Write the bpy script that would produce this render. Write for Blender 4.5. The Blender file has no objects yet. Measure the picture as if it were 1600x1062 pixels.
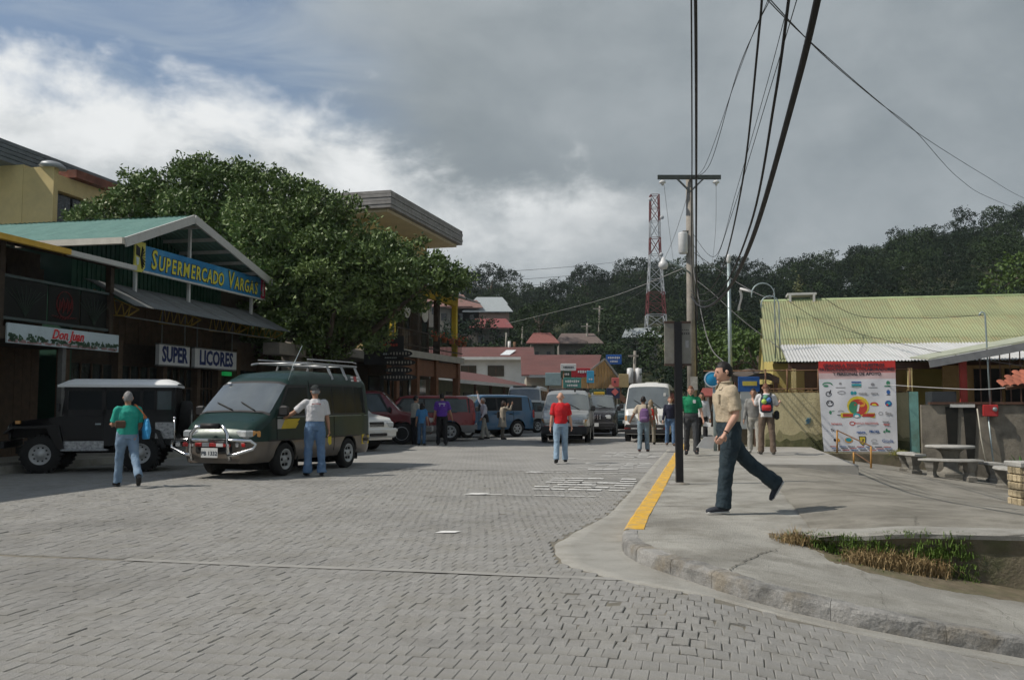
import bpy, bmesh, math, random
import numpy as np
from mathutils import Vector, Matrix, noise as mnoise
random.seed(7); np.random.seed(7)
scene = bpy.context.scene
R = math.radians
# ------------------------------------------------------------------ camera
EYE = 1.4; FPX = 1450.0
PITCH = math.atan((632-531)/FPX)
cam_d = bpy.data.cameras.new('camera'); cam = bpy.data.objects.new('camera', cam_d)
scene.collection.objects.link(cam); scene.camera = cam
cam_d.sensor_width = 36.0; cam_d.lens = FPX/1600*36.0
cam_d.clip_start = 0.1; cam_d.clip_end = 3000
cam.location = (0, 0, EYE); cam.rotation_euler = (math.pi/2+PITCH, 0, 0)
# ------------------------------------------------------------------ sun and sky
SUN_TRAVEL = Vector((0.645, 0.11, -0.755)).normalized()      # light comes from the left over the roofs
sun_d = bpy.data.lights.new('sun', 'SUN'); sun_d.energy = 4.1; sun_d.angle = R(0.6); sun_d.color = (1.0, 0.93, 0.83)
sun = bpy.data.objects.new('sun', sun_d); scene.collection.objects.link(sun)
sun.rotation_euler = SUN_TRAVEL.to_track_quat('-Z', 'Y').to_euler()
to_sun = -SUN_TRAVEL
world = bpy.data.worlds.new('World'); scene.world = world; world.use_nodes = True
def build_world():
    nt = world.node_tree; nt.nodes.clear(); L = nt.links
    def n(t, **k):
        o = nt.nodes.new(t)
        for a, b in k.items(): setattr(o, a, b)
        return o
    def math_(op, a, b=None, c=None, clamp=False):
        o = n('ShaderNodeMath', operation=op, use_clamp=clamp)
        for i, s in enumerate((a, b, c)):
            if s is None: continue
            if isinstance(s, (int, float)): o.inputs[i].default_value = s
            else: L.new(s, o.inputs[i])
        return o.outputs[0]
    def sstep(x, a, b):
        o = n('ShaderNodeMapRange', interpolation_type='SMOOTHSTEP')
        L.new(x, o.inputs[0]); o.inputs[1].default_value = a; o.inputs[2].default_value = b
        return o.outputs[0]
    def mix(f, a, b):
        o = n('ShaderNodeMix', data_type='RGBA')
        L.new(f, o.inputs[0])
        for s, i in ((a, 6), (b, 7)):
            if isinstance(s, tuple): o.inputs[i].default_value = (*s, 1)
            else: L.new(s, o.inputs[i])
        return o.outputs[2]
    sky = n('ShaderNodeTexSky', sky_type='NISHITA', sun_disc=False)
    sky.sun_elevation = math.asin(to_sun.z); sky.sun_rotation = math.atan2(to_sun.x, to_sun.y)
    sky.air_density = 1.2; sky.dust_density = 1.5; sky.altitude = 1300
    tc = n('ShaderNodeTexCoord'); sep = n('ShaderNodeSeparateXYZ'); L.new(tc.outputs['Generated'], sep.inputs[0])
    X, Y, Z = sep.outputs
    az = math_('ARCTAN2', X, Y)                       # 0 straight ahead, minus to the left
    def noise(scale, detail, rough, dist=0.0, off=(0, 0, 0), sz=1.6):
        mp = n('ShaderNodeMapping'); mp.inputs['Scale'].default_value = (1, 1, sz); mp.inputs['Location'].default_value = off
        L.new(tc.outputs['Generated'], mp.inputs[0])
        t = n('ShaderNodeTexNoise'); t.inputs['Scale'].default_value = scale; t.inputs['Detail'].default_value = detail
        t.inputs['Roughness'].default_value = rough; t.inputs['Distortion'].default_value = dist
        L.new(mp.outputs[0], t.inputs[0]); return t.outputs[0]
    big = noise(2.2, 6, .55, .3); mid = noise(5.5, 7, .56, .3, (3, 1, 2)); fine = noise(11, 7, .58, .2, (7, 3, 1))
    wisp = noise(4, 5, .55, .6, (1, 9, 4), 4.0)
    bump = math_('ADD', math_('MULTIPLY', math_('SUBTRACT', mid, .5), .26), math_('MULTIPLY', math_('SUBTRACT', fine, .5), .12))
    # cumulus bank: its top falls from the left to the right
    azp = math_('MAXIMUM', math_('ADD', az, .2), 0.0)
    top = math_('MULTIPLY_ADD', azp, -.24, .312)
    cum = sstep(math_('SUBTRACT', math_('ADD', top, bump), Z), -.03, .04)
    # grey stratus sheet above and to the right of the bank
    strat = sstep(math_('ADD', az, math_('MULTIPLY', math_('SUBTRACT', big, .5), .35)), -.25, -.07)
    gsh = sstep(math_('ADD', math_('MULTIPLY', big, .65), math_('MULTIPLY', mid, .35)), .36, .66)
    grey = mix(gsh, (2.5, 2.9, 3.18), (4.0, 4.4, 4.65))
    lit = math_('ADD', math_('MULTIPLY', mid, .6), math_('MULTIPLY', fine, .4))
    edge = sstep(math_('SUBTRACT', top, Z), .16, .0)          # sunlit upper part of the bank
    shade = sstep(math_('ADD', lit, math_('MULTIPLY', math_('SUBTRACT', edge, .5), .22)), .36, .62)
    white = mix(shade, (4.2, 4.6, 4.85), (8.4, 8.6, 8.65))
    fade = sstep(math_('ADD', az, math_('MULTIPLY', math_('SUBTRACT', mid, .5), .7)), -.02, .24)
    white = mix(math_('MULTIPLY', fade, .9), white, grey)
    haze_ = sstep(Z, .20, .03)
    white = mix(math_('MULTIPLY', haze_, .5), white, (3.6, 3.95, 4.15))
    w2 = math_('MULTIPLY_ADD', sstep(wisp, .44, .74), .55, .12)
    nsk = n('ShaderNodeVectorMath', operation='SCALE'); L.new(sky.outputs[0], nsk.inputs[0]); nsk.inputs['Scale'].default_value = .9
    base = mix(w2, nsk.outputs[0], (4.9, 5.5, 6.0))
    c = mix(strat, base, grey)
    c = mix(cum, c, white)
    hor = sstep(Z, .02, -.08)
    c = mix(hor, c, (2.3, 2.6, 2.75))
    bg = n('ShaderNodeBackground'); bg.inputs[1].default_value = 0.1
    out = n('ShaderNodeOutputWorld'); L.new(c, bg.inputs[0]); L.new(bg.outputs[0], out.inputs[0])
build_world()
scene.view_settings.view_transform = 'Standard'; scene.view_settings.look = 'None'
scene.view_settings.gamma = 1.0; scene.view_settings.exposure = 0.0
scene.view_settings.use_curve_mapping = False
scene.cycles.max_bounces = 6; scene.cycles.diffuse_bounces = 3; scene.cycles.glossy_bounces = 3
scene.cycles.transparent_max_bounces = 8; scene.cycles.use_denoising = True
scene.cycles.use_adaptive_sampling = True; scene.cycles.adaptive_threshold = .03
world.cycles.sampling_method = 'MANUAL'; world.cycles.sample_map_resolution = 256
# ------------------------------------------------------------------ street frame
SA = R(12.07)                                   # the street runs 12 degrees to the right of the view
S2 = Vector((math.sin(SA), math.cos(SA))); N2 = Vector((math.cos(SA), -math.sin(SA)))
def uv(u, v, z=0.0):
    p = S2*u + N2*v
    return Vector((p.x, p.y, z))
def to_uv(x, y): return (x*S2.x+y*S2.y, x*N2.x+y*N2.y)
STREET_ROT = -SA                                # local x = across to the right, local y = along the street
def at(px, py, Y):                              # a point of the photograph at the measured distance Y
    dx = (px-800)/FPX; dy = (531-py)/FPX
    d = Vector((dx, math.cos(PITCH)-dy*math.sin(PITCH), math.sin(PITCH)+dy*math.cos(PITCH)))
    t = Y/d.y
    return Vector((0, 0, EYE)) + d*t
def slope(v):                                   # the cross street drops to the right
    t = v+.1
    return -.15*((t+math.sqrt(t*t+.04))/2) if v < 14 else -2.1
# ------------------------------------------------------------------ materials
MATS = {}
def M(name, col, rough=.75, var=.12, scale=4.0, bump=0.0, bscale=40.0, metal=0.0, spec=.4, coat=0.0,
      col2=None, stain=None, sscale=1.2, samt=.5, isl=0.0, stain2=None, grain=0.0, trans=0.0, ior=1.45, emit=None, band=None, wz=None):
    if name in MATS: return MATS[name]
    m = bpy.data.materials.new(name); m.use_nodes = True; nt = m.node_tree; L = nt.links
    b = nt.nodes['Principled BSDF']
    b.inputs['Roughness'].default_value = rough; b.inputs['Metallic'].default_value = metal
    b.inputs['Specular IOR Level'].default_value = spec; b.inputs['Coat Weight'].default_value = coat
    b.inputs['Coat Roughness'].default_value = .05; b.inputs['IOR'].default_value = ior
    b.inputs['Transmission Weight'].default_value = trans
    tc = nt.nodes.new('ShaderNodeTexCoord')
    def noise(sc, det=5, ro=.6):
        t = nt.nodes.new('ShaderNodeTexNoise'); t.inputs['Scale'].default_value = sc; t.inputs['Detail'].default_value = det
        t.inputs['Roughness'].default_value = ro; L.new(tc.outputs['Object'], t.inputs[0]); return t.outputs[0]
    def ramp(x, a, c):
        o = nt.nodes.new('ShaderNodeMapRange'); o.inputs[1].default_value = a; o.inputs[2].default_value = c
        L.new(x, o.inputs[0]); return o.outputs[0]
    def mix(f, a, c):
        o = nt.nodes.new('ShaderNodeMix'); o.data_type = 'RGBA'; L.new(f, o.inputs[0])
        for s, i in ((a, 6), (c, 7)):
            if isinstance(s, tuple): o.inputs[i].default_value = (*s[:3], 1)
            else: L.new(s, o.inputs[i])
        return o.outputs[2]
    c0 = tuple(max(0, x*(1-var)) for x in col); c1 = tuple(min(1, x*(1+var)) for x in col) if col2 is None else col2
    cc = mix(ramp(noise(scale), .3, .7), c0, c1)
    if stain is not None:
        cc = mix(mul(nt, ramp(noise(sscale, 8, .7), .46, .66), samt), cc, stain)
    if stain2 is not None:
        cc = mix(mul(nt, ramp(noise(stain2[1], 6, .6), .50, .68), stain2[2]), cc, stain2[0])
    if grain:
        gr = nt.nodes.new('ShaderNodeMapRange'); gr.inputs[1].default_value = .25; gr.inputs[2].default_value = .75; gr.inputs[3].default_value = 1-grain; gr.inputs[4].default_value = 1+grain; L.new(noise(95, 3, .8), gr.inputs[0])
        vg = nt.nodes.new('ShaderNodeVectorMath'); vg.operation = 'SCALE'; L.new(cc, vg.inputs[0]); L.new(gr.outputs[0], vg.inputs['Scale']); cc = vg.outputs[0]
    if isl:
        g = nt.nodes.new('ShaderNodeNewGeometry'); oi = nt.nodes.new('ShaderNodeObjectInfo')
        a = nt.nodes.new('ShaderNodeMath'); a.operation = 'ADD'; L.new(g.outputs['Random Per Island'], a.inputs[0]); L.new(oi.outputs['Random'], a.inputs[1])
        f = nt.nodes.new('ShaderNodeMath'); f.operation = 'FRACT'; L.new(a.outputs[0], f.inputs[0])
        mr = nt.nodes.new('ShaderNodeMapRange'); mr.inputs[3].default_value = 1-isl; mr.inputs[4].default_value = 1+isl; L.new(f.outputs[0], mr.inputs[0])
        vm = nt.nodes.new('ShaderNodeVectorMath'); vm.operation = 'SCALE'; L.new(cc, vm.inputs[0]); L.new(mr.outputs[0], vm.inputs['Scale']); cc = vm.outputs[0]
    L.new(cc, b.inputs['Base Color'])
    if rough < .9 and rough > .15:
        rr = ramp(noise(scale*2.3), .2, .8); o = nt.nodes.new('ShaderNodeMapRange'); L.new(rr, o.inputs[0])
        o.inputs[3].default_value = max(.03, rough-.1); o.inputs[4].default_value = min(1, rough+.1); L.new(o.outputs[0], b.inputs['Roughness'])
    if bump:
        bn = nt.nodes.new('ShaderNodeBump'); bn.inputs['Strength'].default_value = min(1, bump); bn.inputs['Distance'].default_value = .02
        L.new(noise(bscale, 6, .65), bn.inputs['Height']); L.new(bn.outputs[0], b.inputs['Normal'])
    if emit:
        b.inputs['Emission Color'].default_value = (*emit[:3], 1); b.inputs['Emission Strength'].default_value = emit[3]
    MATS[name] = m; return m
def mul(nt, x, k):
    o = nt.nodes.new('ShaderNodeMath'); o.operation = 'MULTIPLY'; nt.links.new(x, o.inputs[0]); o.inputs[1].default_value = k; return o.outputs[0]

# ------------------------------------------------------------------ mesh building
class MB:
    def __init__(s): s.v = []; s.f = []; s.m = []; s.sm = []
    def add(s, vs, fs, mi=0, smooth=False):
        o = len(s.v); s.v += [tuple(p) for p in vs]
        for f in fs: s.f.append(tuple(o+i for i in f)); s.m.append(mi); s.sm.append(smooth)
        return s
    def box(s, c, d, rot=None, mi=0):
        x, y, z = (k/2 for k in d)
        vs = [Vector((a, b, e)) for a in (-x, x) for b in (-y, y) for e in (-z, z)]
        if rot is not None:
            rm = Matrix.Rotation(rot, 3, 'Z') if isinstance(rot, (int, float)) else rot
            vs = [rm @ p for p in vs]
        c = Vector(c)
        return s.add([p+c for p in vs], [(0,1,3,2),(4,6,7,5),(0,4,5,1),(2,3,7,6),(0,2,6,4),(1,5,7,3)], mi)
    def bbox(s, c, d, b=.02, rot=None, mi=0):      # box with chamfered vertical and top edges
        x, y, z = (k/2 for k in d); vs = []; fs = []
        rings = [(-z, b), (-z+b, 0), (z-b, 0), (z, b)]
        for zz, ins in rings:
            for px, py in ((x-ins, y-ins-b*.5*0), (-x+ins, y-ins), (-x+ins, -y+ins), (x-ins, -y+ins)):
                vs.append(Vector((px, py, zz)))
        for r in range(3):
            for k in range(4):
                a = r*4+k; c2 = r*4+(k+1) % 4; fs.append((a, c2, c2+4, a+4))
        fs.append((3, 2, 1, 0)); fs.append((12, 13, 14, 15))
        if rot is not None:
            rm = Matrix.Rotation(rot, 3, 'Z') if isinstance(rot, (int, float)) else rot
            vs = [rm @ p for p in vs]
        c = Vector(c); return s.add([p+c for p in vs], fs, mi)
    def beam(s, p0, p1, w, h=None, mi=0, up=(0, 0, 1)):
        p0 = Vector(p0); p1 = Vector(p1); d = p1-p0; L = d.length
        if L < 1e-6: return s
        d /= L; u = Vector(up)
        if abs(d.dot(u)) > .98: u = Vector((1, 0, 0))
        x = d.cross(u).normalized(); z = x.cross(d).normalized(); h = w if h is None else h
        vs = [p+x*a*w/2+z*b*h/2 for p in (p0, p1) for a, b in ((-1,-1),(1,-1),(1,1),(-1,1))]
        return s.add(vs, [(3,2,1,0),(4,5,6,7),(0,1,5,4),(1,2,6,5),(2,3,7,6),(3,0,4,7)], mi)
    def tube(s, pts, r, seg=8, mi=0, cap=True, smooth=True, flat=1.0):
        pts = [Vector(p) for p in pts]; n = len(pts)
        rs = r if isinstance(r, (list, tuple)) else [r]*n
        vs = []; prev = None
        for i, p in enumerate(pts):
            t = (pts[min(i+1, n-1)]-pts[max(i-1, 0)]).normalized()
            if prev is None:
                a = Vector((0, 0, 1)) if abs(t.z) < .9 else Vector((1, 0, 0)); x = t.cross(a).normalized()
            else: x = (prev - t*prev.dot(t)).normalized()
            prev = x; y = t.cross(x)
            for k in range(seg):
                an = 2*math.pi*k/seg; vs.append(p+x*math.cos(an)*rs[i]+y*math.sin(an)*rs[i]*flat)
        fs = [(i*seg+k, i*seg+(k+1) % seg, (i+1)*seg+(k+1) % seg, (i+1)*seg+k) for i in range(n-1) for k in range(seg)]
        s.add(vs, fs, mi, smooth)
        if cap:
            o = len(s.v)-len(vs); s.f.append(tuple(o+k for k in range(seg))[::-1]); s.m.append(mi); s.sm.append(False)
            s.f.append(tuple(o+(n-1)*seg+k for k in range(seg))); s.m.append(mi); s.sm.append(False)
        return s
    def lathe(s, prof, c=(0, 0, 0), seg=16, mi=0, axis='Z', smooth=True, rot=None, caps=True):
        vs = []; n = len(prof); c = Vector(c)
        for r, z in prof:
            for k in range(seg):
                a = 2*math.pi*k/seg; p = Vector((r*math.cos(a), r*math.sin(a), z))
                if axis == 'Y': p = Vector((p.x, p.z, p.y))
                elif axis == 'X': p = Vector((p.z, p.x, p.y))
                if rot is not None: p = rot @ p
                vs.append(p+c)
        fs = [(i*seg+k, i*seg+(k+1) % seg, (i+1)*seg+(k+1) % seg, (i+1)*seg+k) for i in range(n-1) for k in range(seg)]
        if caps and prof[0][0] > 1e-4: fs.append(tuple(range(seg))[::-1])
        if caps and prof[-1][0] > 1e-4: fs.append(tuple((n-1)*seg+k for k in range(seg)))
        return s.add(vs, fs, mi, smooth)
    def prism(s, poly, h, mi=0):                    # poly: 3-D points of one face, h: extrusion vector
        n = len(poly); P = [Vector(p) for p in poly]; h = Vector(h)
        return s.add(P+[p+h for p in P], [tuple(range(n))[::-1], tuple(range(n, 2*n))]+[(i, (i+1) % n, n+(i+1) % n, n+i) for i in range(n)], mi)
    def grid(s, fn, nu, nv, mi=0, smooth=True):
        vs = [fn(i/nu, j/nv) for i in range(nu+1) for j in range(nv+1)]
        fs = [(i*(nv+1)+j, (i+1)*(nv+1)+j, (i+1)*(nv+1)+j+1, i*(nv+1)+j+1) for i in range(nu) for j in range(nv)]
        return s.add(vs, fs, mi, smooth)
    def sphere(s, c, r, seg=12, rings=8, mi=0):
        rr = (r, r, r) if isinstance(r, (int, float)) else r; c = Vector(c)
        vs = []; fs = []
        for i in range(rings+1):
            th = math.pi*i/rings
            for k in range(seg):
                a = 2*math.pi*k/seg
                vs.append(c+Vector((rr[0]*math.sin(th)*math.cos(a), rr[1]*math.sin(th)*math.sin(a), rr[2]*math.cos(th))))
        fs = [(i*seg+k, (i+1)*seg+k, (i+1)*seg+(k+1) % seg, i*seg+(k+1) % seg) for i in range(rings) for k in range(seg)]
        return s.add(vs, fs, mi, True)
    def mesh(s, name, mats, inv=None):
        me = bpy.data.meshes.new(name)
        vs = [tuple(inv @ Vector(p)) for p in s.v] if inv is not None else s.v
        me.from_pydata(vs, [], s.f)
        for m in (mats if isinstance(mats, (list, tuple)) else [mats]): me.materials.append(m)
        me.polygons.foreach_set('material_index', s.m); me.polygons.foreach_set('use_smooth', s.sm)
        me.update(); return me
WM = {}                                             # world matrices of roots, for parts given in world coordinates
COL = scene.collection
def obj(name, data, parent=None):
    o = bpy.data.objects.new(name, data); COL.objects.link(o)
    if parent is not None: o.parent = parent; WM[o] = WM[parent]
    else: WM[o] = Matrix.Identity(4)
    return o
def root(name, loc, label, cat, rotz=0.0, group=None):
    o = bpy.data.objects.new(name, None); COL.objects.link(o); o.empty_display_size = .2
    o.location = loc; o.rotation_euler = (0, 0, rotz)
    WM[o] = Matrix.Translation(Vector(loc)) @ Matrix.Rotation(rotz, 4, 'Z')
    return tag(o, label, cat, group)
def tag(o, label, cat=None, group=None, kind=None):
    if label: o['label'] = label
    if cat: o['category'] = cat
    if group: o['group'] = group
    if kind: o['kind'] = kind
    return o
def part(name, mb, mats, parent, world=False, label=None):
    inv = WM[parent].inverted() if world else None
    o = obj(name, mb.mesh(name, mats, inv), parent)
    if label: o['label'] = label
    return o
def single(name, mb, mats, label, cat, group=None, kind=None, loc=None):   # a thing that is one mesh; loc = its base
    inv = Matrix.Translation(-Vector(loc)) if loc is not None else None
    o = obj(name, mb.mesh(name, mats, inv))
    if loc is not None: o.location = loc; WM[o] = Matrix.Translation(Vector(loc))
    return tag(o, label, cat, group, kind)
def clone(o, parent=None):
    c = o.copy(); COL.objects.link(c)
    if parent is not None: c.parent = parent
    WM[c] = WM.get(parent, Matrix.Identity(4))
    for ch in list(o.children): clone(ch, c)
    return c
TOBJ = []
def text(name, body, size, mat, parent, mtx, ext=.004, shear=0.0, offset=0.0, align='CENTER', sx=1.0, caps=1.0, space=1.0, valign='CENTER'):
    cu = bpy.data.curves.new(name, 'FONT'); cu.body = body; cu.size = size; cu.extrude = ext; cu.shear = shear
    cu.offset = offset; cu.align_x = align; cu.align_y = valign; cu.space_character = space; cu.small_caps_scale = caps
    cu.resolution_u = 2; cu.materials.append(mat);
    o = bpy.data.objects.new(name, cu); COL.objects.link(o)
    if parent is not None: o.parent = parent
    o.matrix_local = mtx @ Matrix.Diagonal((sx, 1, 1, 1)); WM[o] = Matrix.Identity(4); TOBJ.append(o)
    return o
def frame(o, x, y):                                 # a matrix with the given origin, x axis and y axis
    x = Vector(x).normalized(); y = Vector(y); z = x.cross(y).normalized(); y = z.cross(x)
    m = Matrix.Identity(4)
    for i, a in enumerate((x, y, z)): m.col[i][:3] = a
    m.col[3][:3] = Vector(o); return m
def lerp(a, b, t): return a+(b-a)*t
def smooth01(t): t = max(0, min(1, t)); return t*t*(3-2*t)
def interp(x, pts):
    if x <= pts[0][0]: return pts[0][1]
    for (a, p), (b, q) in zip(pts, pts[1:]):
        if x <= b: return p+(q-p)*(x-a)/(b-a) if b > a else q
    return pts[-1][1]

def texts_to_meshes():                               # lettering becomes plain mesh parts
    dg = bpy.context.evaluated_depsgraph_get()
    for o in TOBJ:
        me = bpy.data.meshes.new_from_object(o.evaluated_get(dg)); nm = o.name
        n = bpy.data.objects.new(nm, me); COL.objects.link(n); n.parent = o.parent; n.matrix_local = o.matrix_local.copy()
        bpy.data.objects.remove(o)
# ------------------------------------------------------------------ setting: terrain, road, pavements
concrete = M('pavement_concrete', (.305, .298, .268), .92, .14, 1.7, .7, 55, stain=(.165, .155, .13), sscale=1.5, samt=.75, stain2=((.10, .095, .08), .55, .6), grain=.28)
concrete_lt = M('gutter_concrete', (.29, .285, .26), .9, .12, 2.2, .5, 70, stain=(.19, .18, .155), sscale=1.8, samt=.7, grain=.25)
kerb_m = M('kerb_concrete', (.27, .265, .25), .92, .22, 5, .9, 28, stain=(.085, .085, .08), sscale=2.2, samt=.85, isl=.12, grain=.3, stain2=((.20, .165, .11), 3.0, .6))
moss_m = M('mossy_concrete', (.135, .115, .08), .95, .3, 3.0, .9, 25, stain=(.075, .105, .03), sscale=1.3, samt=.7, stain2=((.05, .045, .035), 2.5, .6))
yellow_p = M('yellow_kerb_paint', (.62, .36, .035), .7, .12, 6, .4, 40, stain=(.27, .25, .20), sscale=6.5, samt=.85, grain=.2)
white_p = M('worn_white_road_paint', (.66, .66, .64), .8, .1, 8, .2, 60, stain=(.25, .25, .24), sscale=6, samt=.75)
paver_m = M('concrete_paver', (.262, .258, .244), .88, .13, 9, .6, 90, stain=(.20, .19, .16), sscale=2.0, samt=.5, isl=.05, stain2=((.13, .128, .12), .33, .55), grain=.22)
def road_material():
    m = bpy.data.materials.new('far_paver_road'); m.use_nodes = True; nt = m.node_tree; L = nt.links; b = nt.nodes['Principled BSDF']
    b.inputs['Roughness'].default_value = .9
    tc = nt.nodes.new('ShaderNodeTexCoord')
    mp = nt.nodes.new('ShaderNodeMapping'); mp.inputs['Rotation'].default_value = (0, 0, SA); L.new(tc.outputs['Object'], mp.inputs[0])
    br = nt.nodes.new('ShaderNodeTexBrick'); br.inputs['Scale'].default_value = 1; br.inputs['Brick Width'].default_value = .21*.5; br.inputs['Row Height'].default_value = .21
    br.inputs['Mortar Size'].default_value = .004; br.inputs['Color1'].default_value = (.264, .260, .247, 1); br.inputs['Color2'].default_value = (.24, .236, .225, 1)
    br.inputs['Mortar'].default_value = (.14, .135, .12, 1); L.new(mp.outputs[0], br.inputs[0])
    nz = nt.nodes.new('ShaderNodeTexNoise'); nz.inputs['Scale'].default_value = .7; nz.inputs['Detail'].default_value = 8; L.new(tc.outputs['Object'], nz.inputs[0])
    mx = nt.nodes.new('ShaderNodeMix'); mx.data_type = 'RGBA'; mx.blend_type = 'MULTIPLY'; mx.inputs[0].default_value = .5
    L.new(br.outputs[0], mx.inputs[6]); cr = nt.nodes.new('ShaderNodeMapRange'); cr.inputs[1].default_value = .3; cr.inputs[2].default_value = .7; cr.inputs[3].default_value = .7; cr.inputs[4].default_value = 1.25
    L.new(nz.outputs[0], cr.inputs[0]); L.new(cr.outputs[0], mx.inputs[7]); L.new(mx.outputs[2], b.inputs['Base Color'])
    bp = nt.nodes.new('ShaderNodeBump'); bp.inputs['Strength'].default_value = .4; bp.inputs['Distance'].default_value = .01
    n2 = nt.nodes.new('ShaderNodeTexNoise'); n2.inputs['Scale'].default_value = 60; L.new(tc.outputs['Object'], n2.inputs[0]); L.new(n2.outputs[0], bp.inputs['Height']); L.new(bp.outputs[0], b.inputs['Normal'])
    return m
road_m = road_material()
joint_m = M('sandy_joint_fill', (.17, .16, .135), .95, .3, 6, .6, 80, stain=(.19, .165, .11), sscale=1.6, samt=.6)
ridge = [(-400, 425), (300, 450), (600, 465), (690, 470), (765, 472), (850, 488), (920, 470), (1000, 452), (1080, 458), (1160, 455), (1250, 440), (1350, 425), (1430, 394), (1500, 375), (1600, 352), (1800, 320), (2300, 320)]
def hill_h(x, y):
    if y < 20: return 0.0
    px = 800+FPX*x/y; D = y
    near = interp(px, [(500, 105), (800, 95), (1000, 85), (1200, 62), (1600, 58)]); far = interp(px, [(600, 260), (1000, 260), (1300, 215), (1700, 190)])
    rz = (632-interp(px, ridge))*far/FPX
    t = (D-near)/(far-near)
    if t <= 0: return 0
    h = rz*(.62*smooth01(t)+.38*min(1, t)) if t < 1 else rz*max(.3, 1-(t-1)*.5)
    return h + 1.8*mnoise.noise(Vector((x*.03, y*.03, 0)))*min(1, t*4)
def ground_z(x, y):
    u, v = to_uv(x, y)
    return (slope(v) if v > -1 else 0) - .25 - .5*smooth01((v-0)/4)*smooth01((40-u)/20) + hill_h(x, y)
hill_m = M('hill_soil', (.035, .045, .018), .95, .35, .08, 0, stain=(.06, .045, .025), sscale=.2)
mb = MB()
ang = [R(-80+1.6*i) for i in range(101)]; rad = [0]+[4*1.085**i for i in range(70)]
rad = [r for r in rad if r < 900]+[1400]
def tg(i, j):
    a = ang[i]; r = rad[j]; x = r*math.sin(a); y = r*math.cos(a)-6
    return (x, y, ground_z(x, y))
vs = [tg(i, j) for i in range(len(ang)) for j in range(len(rad))]; n = len(rad)
mb.add(vs, [(i*n+j, i*n+j+1, (i+1)*n+j+1, (i+1)*n+j) for i in range(len(ang)-1) for j in range(n-1)], 0, True)
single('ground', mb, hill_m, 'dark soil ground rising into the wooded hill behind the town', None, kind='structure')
mb = MB().box((0, -30, -3), (160, 48, .1))
single('ground', mb, hill_m, 'plain ground behind the camera', None, kind='structure')
# road: paver bed nearby, continuous sheet farther up the street
def sheet(mb, us, vs, zf, mi=0):
    o = [uv(u, v, zf(u, v)) for u in us for v in vs]; k = len(vs)
    mb.add(o, [(i*k+j, i*k+j+1, (i+1)*k+j+1, (i+1)*k+j) for i in range(len(us)-1) for j in range(k-1)], mi, True)
U_PAV = 19.5
mb = MB()
vv = [-60, -40, -25, -18, -14, -10, -6, -3, -1.5, -1, -.6, -.3, 0, .3, .6, 1, 1.5, 2, 3, 4.5, 6, 9, 13]
sheet(mb, [-8, 0, 3, 5, 7.0, 7.4, 8.2], vv, lambda u, v: slope(v)-.008)
sheet(mb, [8.2, 9.5, 11, 14, U_PAV], [-60, -30, -20, -14, -8, -4, -2, -.86], lambda u, v: -.008)
road = single('road', mb, [joint_m], 'grey block paved street running up between shops and cars', None, kind='structure')
mb = MB(); sheet(mb, [U_PAV, 24, 30, 40, 60, 90, 130], [-16.5, -10, -5, -.86], lambda u, v: 0.0-.0)
single('road', mb, [road_m], 'far part of the grey paved street where vehicles are parked', None, kind='structure')
# pavers: rows across the street, staggered
kerb_pts = [(60, -1.12), (29.4, -1.0), (15, -.93), (10.2, -.92), (9.5, -.9), (9.12, -.86), (8.85, -.81), (8.6, -.73), (8.35, -.63), (8.15, -.52), (7.85, -.32), (7.62, -.15), (7.42, .02), (7.24, .25), (7.1, .55), (7.0, 1.0), (6.98, 1.5), (7.03, 2.1), (7.06, 3.5), (7.08, 6.0), (7.1, 13)]
def kerb_u_at(v):                                  # cross street kerb line
    return interp(v, [(b, a) for a, b in kerb_pts[5:]])
def road_ok(u, v):
    if v > -.86: return u < kerb_u_at(v)-.02
    return True
def gutter(u, v):                                  # smooth concrete apron round the corner
    d = min(math.hypot(u-a, v-b) for a, b in GUT)
    return d
GUT = []
for (a, b), (c, d) in zip(kerb_pts, kerb_pts[1:]):
    if a > 20: continue
    for k in range(8): GUT.append((lerp(a, c, k/8), lerp(b, d, k/8)))
def gutter_w(u, v): return interp(u, [(6.9, .17), (7.3, .20), (7.7, .45), (8.4, .62), (9.2, .66), (10.4, .52), (12, .36), (20, .36)])
PW, PL = .094, .19
def paver_mesh(seed, w=PW, l=PL):
    rs = random.Random(seed); j = lambda a: rs.uniform(-a, a)
    b = .0045; x = w/2-.0007; y = l/2-.0007; vs = []
    c = [(-x+j(.0012), -y+j(.0012)), (x+j(.0012), -y+j(.0012)), (x+j(.0012), y+j(.0012)), (-x+j(.0012), y+j(.0012))]
    for px, py in c: vs.append((px, py, -.03))
    for px, py in c: vs.append((px, py, -.0035+j(.0007)))
    for px, py in c: vs.append((px*(1-b/x), py*(1-b/y), j(.001)))
    return vs, [(0,1,5,4),(1,2,6,5),(2,3,7,6),(3,0,4,7),(4,5,9,8),(5,6,10,9),(6,7,11,10),(7,4,8,11),(8,9,10,11)]
pav = []
PW, PL = .094, .19
row = 0; u = 7.55-.19*22
while u < U_PAV-.11:
    uc = u+PL/2
    if 7.54 < u < 7.6: u = 7.662; row += 1; uc = u+PL/2
    ymax = uc*1.0+2; vmax = 5.5 if uc < 7.6 else -.9; y = uc
    vmin = -(uc*.62+uc*.215+3)
    k = int(vmin/PW)
    while k*PW < vmax:
        vc = k*PW+(.5*PW if row % 2 else 0)+.008*math.sin(uc*2.1); k += 1
        p = uv(uc, vc)
        if p.y < 3.6 or abs(p.x) > .60*p.y+1.6: continue
        if not (road_ok(uc-.1, vc) and road_ok(uc+.1, vc)): continue
        if gutter(uc, vc) < gutter_w(uc, vc)+.07: continue
        pav.append((uc, vc))
    u += PL; row += 1
pav.sort(key=lambda a: uv(*a).y+(50 if abs(uv(*a).x) > .552*uv(*a).y or uv(*a).y < 4.55 else 0))
variants = []
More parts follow.
